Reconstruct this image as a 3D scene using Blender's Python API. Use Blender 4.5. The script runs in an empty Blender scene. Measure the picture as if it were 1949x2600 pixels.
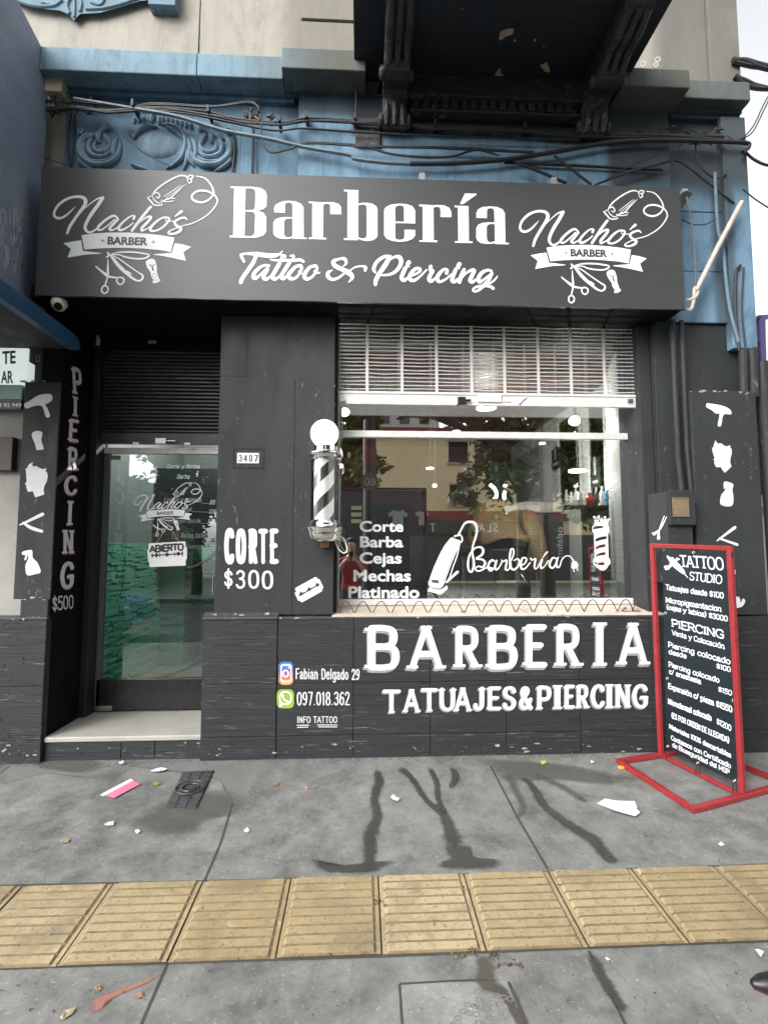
import bpy, bmesh, math, random
from mathutils import Vector, Matrix
from mathutils.geometry import delaunay_2d_cdt
R = math.radians
random.seed(7)

# ------------------------------------------------------------------ camera
scene = bpy.context.scene
COL = scene.collection
F, CXP, CYP = 1270.0, 974.5, 1300.0          # focal length and centre in photo pixels (1949 x 2600)
PITCH, YAW = math.atan(95 / F), math.atan(57 / F)
CAM = Vector((0, -3.58, 1.49))
cd = bpy.data.cameras.new('camera')
cam = bpy.data.objects.new('camera', cd)
COL.objects.link(cam)
cam.location = CAM
cam.rotation_euler = (math.pi / 2 + PITCH, 0, -YAW)
cd.sensor_fit = 'VERTICAL'
cd.sensor_height = 36
cd.lens = 36 * F / 2600
cd.clip_start, cd.clip_end = 0.05, 400
scene.camera = cam

# ------------------------------------------------------------------ sky, sun, exposure
SUN_EL, SUN_AZ = R(36), R(222)               # veiled sun in front of the shop, to the left
world = bpy.data.worlds.new('World')
scene.world = world
world.use_nodes = True
wn = world.node_tree
wn.nodes.clear()
sky = wn.nodes.new('ShaderNodeTexSky')
sky.sky_type = 'NISHITA'
sky.sun_disc = False
sky.sun_elevation, sky.sun_rotation = SUN_EL, SUN_AZ
sky.air_density, sky.dust_density, sky.ozone_density = 1.0, 4.0, 1.0
hs = wn.nodes.new('ShaderNodeHueSaturation')
hs.inputs['Saturation'].default_value = 0.12
bg = wn.nodes.new('ShaderNodeBackground')
bg.inputs['Strength'].default_value = 0.15
wo = wn.nodes.new('ShaderNodeOutputWorld')
wn.links.new(sky.outputs[0], hs.inputs['Color'])
wn.links.new(hs.outputs[0], bg.inputs['Color'])
wn.links.new(bg.outputs[0], wo.inputs['Surface'])
sd = bpy.data.lights.new('sun', 'SUN')
sd.energy, sd.angle, sd.color = 0.6, R(45), (1.0, 0.97, 0.93)
sun = bpy.data.objects.new('sun', sd)
COL.objects.link(sun)
sdir = Vector((math.sin(SUN_AZ) * math.cos(SUN_EL), math.cos(SUN_AZ) * math.cos(SUN_EL), math.sin(SUN_EL)))
sun.rotation_euler = sdir.to_track_quat('Z', 'Y').to_euler()
scene.view_settings.view_transform = 'Standard'
scene.view_settings.look = 'None'
scene.view_settings.gamma = 1
scene.view_settings.exposure = 1.5
scene.cycles.max_bounces = 8
scene.cycles.transparent_max_bounces = 12
scene.cycles.use_denoising = True

# ------------------------------------------------------------------ photo pixel -> point on a real surface
def ray(px, py):
    x, z = (px - CXP) / F, -(py - CYP) / F
    c, s = math.cos(PITCH), math.sin(PITCH)
    y, z = c - s * z, s + c * z
    c, s = math.cos(YAW), math.sin(YAW)
    return Vector((c * x + s * y, -s * x + c * y, z))

def on_plane(px, py, p, n):
    d = ray(px, py)
    n = Vector(n)
    return CAM + d * ((Vector(p) - CAM).dot(n) / d.dot(n))

def wall(px, py, y=0.0):                      # point on the facade plane at depth y
    return on_plane(px, py, (0, y, 0), (0, 1, 0))

def side(px, py, x):
    return on_plane(px, py, (x, 0, 0), (1, 0, 0))

GS, GZ = 0.045, 0.078                         # the pavement rises towards the wall
def gz(y):
    return GZ + GS * y

def ground(px, py, up=0.0):
    return on_plane(px, py, (0, 0, GZ + up), (0, -GS, 1))

# ------------------------------------------------------------------ mesh building
class MB:
    def __init__(s):
        s.v, s.f, s.m = [], [], []
    def add(s, verts, faces, mi=0):
        b = len(s.v)
        s.v += [tuple(p) for p in verts]
        s.f += [tuple(b + i for i in f) for f in faces]
        s.m += [mi] * len(faces)
        return s
    def box(s, x0, x1, y0, y1, z0, z1, mi=0):
        x0, x1 = min(x0, x1), max(x0, x1); y0, y1 = min(y0, y1), max(y0, y1); z0, z1 = min(z0, z1), max(z0, z1)
        v = [(x0, y0, z0), (x1, y0, z0), (x1, y1, z0), (x0, y1, z0), (x0, y0, z1), (x1, y0, z1), (x1, y1, z1), (x0, y1, z1)]
        return s.add(v, [(3, 2, 1, 0), (4, 5, 6, 7), (0, 1, 5, 4), (1, 2, 6, 5), (2, 3, 7, 6), (3, 0, 4, 7)], mi)
    def hexa(s, a, b, mi=0):                  # two quads (bottom loop, top loop)
        return s.add(list(a) + list(b), [(3, 2, 1, 0), (4, 5, 6, 7), (0, 1, 5, 4), (1, 2, 6, 5), (2, 3, 7, 6), (3, 0, 4, 7)], mi)
    def quad(s, a, b, c, d, mi=0):
        return s.add([a, b, c, d], [(0, 1, 2, 3)], mi)
    def bar(s, a, b, w, h=None, mi=0, up=(0, 0, 1)):   # rectangular bar from a to b
        a, b = Vector(a), Vector(b)
        h = h or w
        d = (b - a).normalized()
        u = Vector(up)
        if abs(d.dot(u)) > 0.95:
            u = Vector((0, 1, 0))
        x = d.cross(u).normalized() * w / 2
        y = x.cross(d).normalized() * h / 2
        L = lambda p: [p - x - y, p + x - y, p + x + y, p - x + y]
        return s.add(L(a) + L(b), [(0, 1, 2, 3), (7, 6, 5, 4), (4, 5, 1, 0), (5, 6, 2, 1), (6, 7, 3, 2), (7, 4, 0, 3)], mi)
    def tube(s, pts, r, n=8, mi=0, cap=True, flat=None):
        pts = [Vector(p) for p in pts]
        rr = r if isinstance(r, (list, tuple)) else [r] * len(pts)
        rings, prev = [], None
        for i, p in enumerate(pts):
            d = (pts[min(i + 1, len(pts) - 1)] - pts[max(i - 1, 0)])
            d = d.normalized() if d.length > 1e-9 else Vector((0, 0, 1))
            if prev is None:
                u = Vector((0, 1, 0)) if abs(d.y) < 0.9 else Vector((1, 0, 0))
            else:
                u = prev
            u = (u - d * u.dot(d))
            u = u.normalized() if u.length > 1e-6 else d.orthogonal().normalized()
            prev = u
            w = d.cross(u)
            ring = []
            for k in range(n):
                a = 2 * math.pi * k / n
                o = (u * math.cos(a) + w * math.sin(a)) * rr[i]
                if flat:
                    o = Vector((o.x, o.y * flat, o.z))
                ring.append(p + o)
            rings.append(ring)
        v = [q for g in rings for q in g]
        f = []
        for i in range(len(rings) - 1):
            for k in range(n):
                k2 = (k + 1) % n
                f.append((i * n + k, i * n + k2, (i + 1) * n + k2, (i + 1) * n + k))
        if cap:
            f.append(tuple(range(n))[::-1])
            f.append(tuple((len(rings) - 1) * n + k for k in range(n)))
        return s.add(v, f, mi)
    def lathe(s, prof, c=(0, 0, 0), n=24, mi=0, axis='z'):   # prof = [(radius, height)]
        c = Vector(c)
        v, f = [], []
        for (r, h) in prof:
            for k in range(n):
                a = 2 * math.pi * k / n
                p = (r * math.cos(a), r * math.sin(a), h)
                if axis == 'y':
                    p = (p[0], h, p[1])
                elif axis == 'x':
                    p = (h, p[0], p[1])
                v.append(c + Vector(p))
        for i in range(len(prof) - 1):
            for k in range(n):
                k2 = (k + 1) % n
                f.append((i * n + k, i * n + k2, (i + 1) * n + k2, (i + 1) * n + k))
        f.append(tuple(range(n))[::-1])
        f.append(tuple((len(prof) - 1) * n + k for k in range(n)))
        return s.add(v, f, mi)
    def ball(s, c, r, n=16, sc=(1, 1, 1), mi=0):
        m = max(6, n // 2)
        c = Vector(c)
        v, f = [], []
        for i in range(m + 1):
            t = math.pi * i / m
            for k in range(n):
                a = 2 * math.pi * k / n
                v.append(c + Vector((r * sc[0] * math.sin(t) * math.cos(a), r * sc[1] * math.sin(t) * math.sin(a), r * sc[2] * math.cos(t))))
        for i in range(m):
            for k in range(n):
                k2 = (k + 1) % n
                f.append((i * n + k, (i + 1) * n + k, (i + 1) * n + k2, i * n + k2))
        return s.add(v, f, mi)
    def prism(s, poly, f0, f1, mi=0):         # poly 2D list, f0 / f1 map (u,v) -> 3D for the two end faces
        n = len(poly)
        v = [f0(*p) for p in poly] + [f1(*p) for p in poly]
        return s.add(v, [tuple(range(n)), tuple(range(2 * n - 1, n - 1, -1))] + [(i, i + n, (i + 1) % n + n, (i + 1) % n) for i in range(n)], mi)
    def obj(s, name, mat, parent=None, bevel=0, smooth=False, fix=True, seg=2):
        me = bpy.data.meshes.new(name)
        me.from_pydata(s.v, [], s.f)
        for i, m in enumerate(mat if isinstance(mat, (list, tuple)) else [mat]):
            me.materials.append(m)
        for i, p in enumerate(me.polygons):
            p.material_index = s.m[i]
        if fix:
            b = bmesh.new(); b.from_mesh(me)
            bmesh.ops.remove_doubles(b, verts=b.verts, dist=1e-6)
            bmesh.ops.recalc_face_normals(b, faces=b.faces)
            b.to_mesh(me); b.free()
        if smooth:
            for p in me.polygons:
                p.use_smooth = True
        me.update()
        o = bpy.data.objects.new(name, me)
        COL.objects.link(o)
        if parent:
            o.parent = parent
        if bevel:
            md = o.modifiers.new('bevel', 'BEVEL')
            md.width, md.segments, md.limit_method, md.angle_limit = bevel, seg, 'ANGLE', R(40)
            md.harden_normals = False
        if smooth and bevel == 0:
            try:
                md = o.modifiers.new('split', 'EDGE_SPLIT'); md.split_angle = R(50)
            except Exception:
                pass
        return o

def tag(o, label=None, cat=None, group=None, kind=None):
    if label: o['label'] = label
    if cat: o['category'] = cat
    if group: o['group'] = group
    if kind: o['kind'] = kind
    return o

def thing(name, label, cat, group=None):
    o = bpy.data.objects.new(name, None)
    o.empty_display_size = 0.1
    COL.objects.link(o)
    return tag(o, label, cat, group)

def smooth_pts(pts, k=6):                     # Catmull-Rom through points of any dimension
    if len(pts) < 3:
        return [tuple(p) for p in pts]
    closed = all(abs(a - b) < 1e-9 for a, b in zip(pts[0], pts[-1]))
    out = []
    n = len(pts)
    for i in range(n - 1):
        p1, p2 = pts[i], pts[i + 1]
        p0 = pts[i - 1] if i > 0 else (pts[-2] if closed else tuple(2 * a - b for a, b in zip(p1, p2)))
        p3 = pts[i + 2] if i + 2 < n else (pts[1] if closed else tuple(2 * b - a for a, b in zip(p1, p2)))
        for j in range(k):
            t = j / k
            out.append(tuple(0.5 * (2 * b + (c - a) * t + (2 * a - 5 * b + 4 * c - d) * t * t + (3 * b - a - 3 * c + d) * t ** 3)
                             for a, b, c, d in zip(p0, p1, p2, p3)))
    out.append(tuple(pts[-1]))
    return out

# ------------------------------------------------------------------ materials
def newmat(name):
    m = bpy.data.materials.new(name)
    m.use_nodes = True
    nt = m.node_tree
    b = nt.nodes.get('Principled BSDF')
    return m, nt, b

def node(nt, t, **kw):
    n = nt.nodes.new('ShaderNode' + t)
    for k, v in kw.items():
        setattr(n, k, v)
    return n

def coords(nt, scale=(1, 1, 1)):
    g = node(nt, 'NewGeometry')
    mp = node(nt, 'Mapping')
    mp.inputs['Scale'].default_value = scale
    nt.links.new(g.outputs['Position'], mp.inputs['Vector'])
    return mp.outputs[0]

def noise(nt, vec, scale, detail=6, rough=0.6, dist=0.0):
    n = node(nt, 'TexNoise')
    n.inputs['Scale'].default_value = scale
    n.inputs['Detail'].default_value = detail
    n.inputs['Roughness'].default_value = rough
    n.inputs['Distortion'].default_value = dist
    if vec is not None:
        nt.links.new(vec, n.inputs['Vector'])
    return n.outputs['Fac']

def ramp(nt, fac, stops):
    r = node(nt, 'ValToRGB')
    el = r.color_ramp.elements
    while len(el) < len(stops):
        el.new(0.5)
    for e, (p, c) in zip(el, stops):
        e.position = p
        e.color = (c, c, c, 1) if isinstance(c, (int, float)) else (*c, 1)
    nt.links.new(fac, r.inputs['Fac'])
    return r.outputs['Color']

def mix(nt, fac, a, b, mode='MIX'):
    n = node(nt, 'MixRGB', blend_type=mode)
    for sock, val in ((0, fac), (1, a), (2, b)):
        if hasattr(val, 'is_output') or hasattr(val, 'links'):
            nt.links.new(val, n.inputs[sock])
        elif sock == 0:
            n.inputs[0].default_value = val
        else:
            n.inputs[sock].default_value = (*val, 1) if len(val) == 3 else val
    return n.outputs[0]

def bump(nt, b, h, strength=0.3, dist=0.01):
    n = node(nt, 'Bump')
    n.inputs['Strength'].default_value = strength
    n.inputs['Distance'].default_value = dist
    nt.links.new(h, n.inputs['Height'])
    nt.links.new(n.outputs[0], b.inputs['Normal'])

def worn(name, col, col2=None, scale=3, rough=0.6, bumps=0.25, stretch=(1, 1, 1), spots=None, spot_col=(0.3, 0.3, 0.29),
         rough2=None, metal=0.0, fine=60, spec=0.5, bd=0.01):
    """base colour broken by soft blotches, optional pale specks / scratches, fine bump"""
    m, nt, b = newmat(name)
    v = coords(nt, stretch)
    col2 = col2 or tuple(c * 0.7 for c in col)
    n1 = noise(nt, v, scale, 7, 0.62)
    c = mix(nt, ramp(nt, n1, [(0.32, 0.0), (0.68, 1.0)]), col2, col)
    n2 = noise(nt, v, fine, 5, 0.7)
    c = mix(nt, 0.35, c, mix(nt, n2, tuple(x * 0.55 for x in col), tuple(min(1, x * 1.5) for x in col)), 'MIX')
    if spots:
        n3 = noise(nt, v, spots[0], 4, 0.75)
        n4 = noise(nt, v, spots[0] * 0.13, 3, 0.6)
        s = ramp(nt, n3, [(spots[1], 0.0), (min(1, spots[1] + 0.03), 1.0)])
        s2 = ramp(nt, n4, [(0.48, 0.0), (0.62, 1.0)])
        c = mix(nt, mix(nt, 1.0, s, s2, 'MULTIPLY'), c, spot_col)
    nt.links.new(c, b.inputs['Base Color'])
    r1 = noise(nt, v, scale * 2.3, 4, 0.6)
    rr = ramp(nt, r1, [(0.3, max(0, rough - 0.12)), (0.7, min(1, (rough2 or rough + 0.12)))])
    nt.links.new(rr, b.inputs['Roughness'])
    b.inputs['Metallic'].default_value = metal
    b.inputs['Specular IOR Level'].default_value = spec
    if bumps:
        bump(nt, b, mix(nt, 0.5, n2, n1), bumps, bd)
    return m

def plain(name, col, rough=0.5, metal=0.0, var=0.15, emit=None, spec=0.5):
    m, nt, b = newmat(name)
    v = coords(nt)
    n = noise(nt, v, 9, 4)
    nt.links.new(mix(nt, ramp(nt, n, [(0.3, 0), (0.7, 1)]), tuple(c * (1 - var) for c in col), tuple(min(1, c * (1 + var)) for c in col)), b.inputs['Base Color'])
    b.inputs['Roughness'].default_value = rough
    b.inputs['Metallic'].default_value = metal
    b.inputs['Specular IOR Level'].default_value = spec
    if emit:
        b.inputs['Emission Color'].default_value = (*emit[0], 1)
        b.inputs['Emission Strength'].default_value = emit[1]
    return m

def glassmat(name, tint=(0.93, 0.96, 0.94), base=0.10, rough=0.0):
    m, nt, b = newmat(name)
    nt.nodes.remove(b)
    out = nt.nodes.get('Material Output')
    tr = node(nt, 'BsdfTransparent'); tr.inputs[0].default_value = (*tint, 1)
    gl = node(nt, 'BsdfGlossy'); gl.inputs['Roughness'].default_value = rough
    gl.inputs[0].default_value = (0.95, 0.97, 0.96, 1)
    fr = node(nt, 'Fresnel'); fr.inputs[0].default_value = 1.5
    ad = node(nt, 'Math', operation='ADD', use_clamp=True)
    nt.links.new(fr.outputs[0], ad.inputs[0]); ad.inputs[1].default_value = base
    mx = node(nt, 'MixShader')
    nt.links.new(ad.outputs[0], mx.inputs[0]); nt.links.new(tr.outputs[0], mx.inputs[1]); nt.links.new(gl.outputs[0], mx.inputs[2])
    nt.links.new(mx.outputs[0], out.inputs['Surface'])
    return m

M = {}
M['black_paint'] = worn('black wall paint', (0.034, 0.0375, 0.039), (0.019, 0.021, 0.0225), 3.4, 0.62, 0.18, (1, 1, 0.35), (30, 0.625), (0.13, 0.135, 0.135), fine=45, spec=.3)
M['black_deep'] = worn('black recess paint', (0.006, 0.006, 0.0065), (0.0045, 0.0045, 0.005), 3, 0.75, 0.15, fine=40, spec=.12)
M['black_metal'] = worn('black painted metal', (0.02, 0.021, 0.022), None, 4, 0.42, 0.06, fine=30)
M['sign_face'] = worn('charcoal sign sheet', (0.040, 0.043, 0.044), (0.033, 0.035, 0.036), 1.3, 0.56, 0.02, (0.45, 1, 1.6), fine=25, spec=.6, rough2=.48)
M['vinyl_white'] = plain('white vinyl', (0.80, 0.81, 0.81), 0.45, var=0.03)
M['paint_white'] = worn('white brushed paint', (0.74, 0.75, 0.74), (0.58, 0.59, 0.59), 20, 0.7, 0.1, (0.3, 1, 3.5), (24, .60), (.30, .30, .30), fine=80, spec=.2)
M['stencil_white'] = worn('white stencil paint', (0.74, 0.78, 0.79), (0.60, 0.64, 0.66), 14, 0.6, 0.05, fine=60)
M['paint_grey'] = worn('grey shading paint', (0.30, 0.30, 0.30), (0.20, 0.20, 0.20), 22, 0.6, 0.05)
M['paint_red'] = plain('dark red paint', (0.20, 0.012, 0.018), 0.55)
M['paint_pale'] = worn('worn pale paint', (0.82, 0.78, 0.77), (0.62, 0.57, 0.57), 26, 0.6, 0.05)
M['alu'] = worn('white aluminium', (0.64, 0.64, 0.62), (0.54, 0.54, 0.52), 5, 0.38, 0.03, spots=(30, 0.68), spot_col=(0.36, 0.34, 0.31), fine=20)
M['alu_dull'] = plain('dull aluminium', (0.42, 0.42, 0.42), 0.4, 0.7)
M['chrome'] = plain('chrome', (0.85, 0.84, 0.80), 0.08, 1.0, 0.02)
M['steel'] = plain('steel', (0.45, 0.45, 0.44), 0.35, 1.0)
M['dark_tile'] = worn('painted stone strip tile', (0.030, 0.032, 0.0345), (0.021, 0.0225, 0.0245), 6, 0.55, 0.5, (0.22, 1, 4.5), (22, 0.60), (0.20, 0.205, 0.205), fine=55, spec=.35)
M['ledge'] = worn('painted ledge', (0.055, 0.057, 0.058), (0.040, 0.042, 0.043), 5, 0.6, 0.2, (1, 1, 1), (34, 0.62), (0.24, 0.24, 0.235))
M['threshold'] = worn('pale stone threshold', (0.38, 0.37, 0.335), (0.28, 0.27, 0.245), 4, 0.55, 0.1, spots=(22, 0.68), spot_col=(0.22, 0.21, 0.19))
M['sill'] = worn('dirty sill', (0.55, 0.48, 0.40), (0.40, 0.34, 0.28), 7, 0.75, 0.2, spots=(24, 0.6), spot_col=(0.22, 0.13, 0.08))
M['glass'] = glassmat('window glass', (0.90, 0.93, 0.92), 0.42)
M['door_glass'] = glassmat('door glass', (0.88, 0.95, 0.92), 0.05)
M['cable'] = plain('cable rubber', (0.018, 0.018, 0.02), 0.55)
M['pvc'] = worn('aged pvc', (0.58, 0.54, 0.46), (0.48, 0.43, 0.36), 8, 0.5, 0.03)
M['red_metal'] = worn('red painted steel', (0.31, 0.026, 0.030), (0.23, 0.020, 0.024), 6, 0.36, 0.03, spots=(70, 0.66), spot_col=(0.55, 0.3, 0.28), fine=30)
M['banner'] = plain('banner vinyl', (0.010, 0.017, 0.022), 0.38, var=0.1)
M['plastic_black'] = plain('black plastic', (0.013, 0.013, 0.014), 0.42)
M['plastic_white'] = plain('white plastic', (0.70, 0.68, 0.60), 0.4)

def fademat(name, col, col2, rough, top=.85):
    """a stain that thins out towards its rim (rim value stored on the mesh), broken by noise"""
    m, nt, b = newmat(name)
    at = node(nt, 'Attribute', attribute_name='fade')
    v = coords(nt)
    n = noise(nt, v, 34, 7, .78); n2 = noise(nt, v, 5, 4, .6)
    a1 = node(nt, 'Math', operation='ADD'); nt.links.new(at.outputs['Fac'], a1.inputs[0])
    m1 = node(nt, 'Math', operation='MULTIPLY_ADD'); nt.links.new(n, m1.inputs[0]); m1.inputs[1].default_value = 1.3; m1.inputs[2].default_value = -.65
    nt.links.new(m1.outputs[0], a1.inputs[1])
    al = ramp(nt, a1.outputs[0], [(.18, 0.0), (.80, 1.0)])
    nt.links.new(mix(nt, ramp(nt, n2, [(.3, 0), (.7, 1)]), col, col2), b.inputs['Base Color'])
    b.inputs['Roughness'].default_value = rough
    nt.links.new(mix(nt, 1.0, al, (top, top, top), 'MULTIPLY'), b.inputs['Alpha'])
    return m

def fade_obj(name, verts, faces, fade, mat):
    me = bpy.data.meshes.new(name)
    me.from_pydata([tuple(q) for q in verts], [], faces)
    a = me.attributes.new('fade', 'FLOAT', 'POINT')
    for i, f in enumerate(fade):
        a.data[i].value = f
    me.materials.append(mat)
    o = bpy.data.objects.new(name, me); COL.objects.link(o)
    return o
# ------------------------------------------------------------------ flat lettering: union of polygons, minus cut-outs
def winding(p, poly):
    w = 0
    x, y = p
    n = len(poly)
    for i in range(n):
        x0, y0 = poly[i]
        x1, y1 = poly[(i + 1) % n]
        if y0 <= y:
            if y1 > y and (x1 - x0) * (y - y0) - (x - x0) * (y1 - y0) > 0:
                w += 1
        elif y1 <= y and (x1 - x0) * (y - y0) - (x - x0) * (y1 - y0) < 0:
            w -= 1
    return w

def bbox(poly):
    xs = [p[0] for p in poly]; ys = [p[1] for p in poly]
    return min(xs), max(xs), min(ys), max(ys)

def union(pos, neg=()):
    """triangles covering union(pos) - union(neg)"""
    polys = [list(p) for p in pos] + [list(p) for p in neg]
    vs, es = [], []
    for p in polys:
        b = len(vs)
        vs += [Vector(q) for q in p]
        es += [(b + i, b + (i + 1) % len(p)) for i in range(len(p))]
    x0 = min(v.x for v in vs); x1 = max(v.x for v in vs)
    eps = max(1e-7, (x1 - x0) * 1e-6)
    r = delaunay_2d_cdt(vs, es, [], 0, eps)
    V, T = r[0], r[2]
    bp = [(bbox(p), p) for p in pos]; bn = [(bbox(p), p) for p in neg]
    out = []
    for t in T:
        c = ((V[t[0]].x + V[t[1]].x + V[t[2]].x) / 3, (V[t[0]].y + V[t[1]].y + V[t[2]].y) / 3)
        hit = lambda L: any(b[0] <= c[0] <= b[1] and b[2] <= c[1] <= b[3] and winding(c, p) for b, p in L)
        if hit(bp) and not hit(bn):
            out.append(tuple(t))
    return [(v.x, v.y) for v in V], out

def ribbon(pts, caps=True):
    """variable width stroke (x, y, full width) -> polygons"""
    q = [pts[0]]
    for p in pts[1:]:
        if math.hypot(p[0] - q[-1][0], p[1] - q[-1][1]) > 1e-9:
            q.append(p)
    if len(q) < 2:
        q.append((q[0][0] + 1e-4, q[0][1], q[0][2]))
    Lf, Rt = [], []
    n = len(q)
    for i, (x, y, w) in enumerate(q):
        a, b = q[max(i - 1, 0)], q[min(i + 1, n - 1)]
        dx, dy = b[0] - a[0], b[1] - a[1]
        l = math.hypot(dx, dy) or 1
        nx, ny = -dy / l * w / 2, dx / l * w / 2
        Lf.append((x + nx, y + ny)); Rt.append((x - nx, y - ny))
    out = []
    for i in range(n - 1):
        out.append([Rt[i], Rt[i + 1], Lf[i + 1], Lf[i]])
    if caps:
        for (x, y, w) in (q[0], q[-1]):
            out.append([(x + w / 2 * math.cos(k * math.pi / 5), y + w / 2 * math.sin(k * math.pi / 5)) for k in range(10)])
    return out

def orient(p):
    a = sum(p[i][0] * p[(i + 1) % len(p)][1] - p[(i + 1) % len(p)][0] * p[i][1] for i in range(len(p)))
    return p if a >= 0 else p[::-1]

def stroke(s, w=None, smooth=True, k=6):
    """'x,y[,w] x,y ...' -> polygons"""
    pts, cw = [], w
    for tok in s.split():
        a = [float(t) for t in tok.split(',')]
        if len(a) > 2:
            cw = a[2]
        pts.append((a[0], a[1], cw))
    if smooth:
        return ribbon(smooth_pts(pts, k))
    out = []
    for a, b in zip(pts, pts[1:]):
        out += ribbon([a, b])
    return out

def poly(s, smooth=False, k=5):
    p = [tuple(float(t) for t in tok.split(',')) for tok in s.split()]
    if smooth:
        p = smooth_pts(p + [p[0]], k)[:-1]
    return [p]

def disc(x, y, r, ry=None, n=20):
    ry = ry or r
    return [[(x + r * math.cos(2 * math.pi * i / n), y + ry * math.sin(2 * math.pi * i / n)) for i in range(n)]]

class Paint:
    """collects flat shapes, maps them on to a surface, builds one mesh"""
    def __init__(s):
        s.mb = MB()
        s.k = 0
    def put(s, pos, fn, neg=()):
        if not pos:
            return
        V, T = union([orient(p) for p in pos], [orient(p) for p in neg])
        P = [Vector(fn(*v)) for v in V]
        if T:                                 # every coat a hair above the one before, so that coats never share a plane
            t = T[0]
            n = (P[t[1]] - P[t[0]]).cross(P[t[2]] - P[t[0]]).normalized()
            if n.dot(CAM - P[t[0]]) < 0:
                n = -n
            P = [q + n * (.00015 * (s.k % 7)) for q in P]
        s.k += 1
        s.mb.add(P, T)
    def obj(s, name, mat, parent, thick=0.0):
        o = s.mb.obj(name, mat, parent)
        # make the faces look towards the street side
        me = o.data
        b = bmesh.new(); b.from_mesh(me)
        for f in b.faces:
            if f.normal.dot(CAM - f.calc_center_median()) < 0:
                f.normal_flip()
        b.to_mesh(me); b.free()
        if thick:
            md = o.modifiers.new('thick', 'SOLIDIFY'); md.thickness = thick; md.offset = 1.0
        return o

def crop(ox, oy, s, y=0.0):                   # enlarged-photo coordinates -> facade plane at depth y
    return lambda u, v: wall(ox + u / s, oy + v / s, y)

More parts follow.
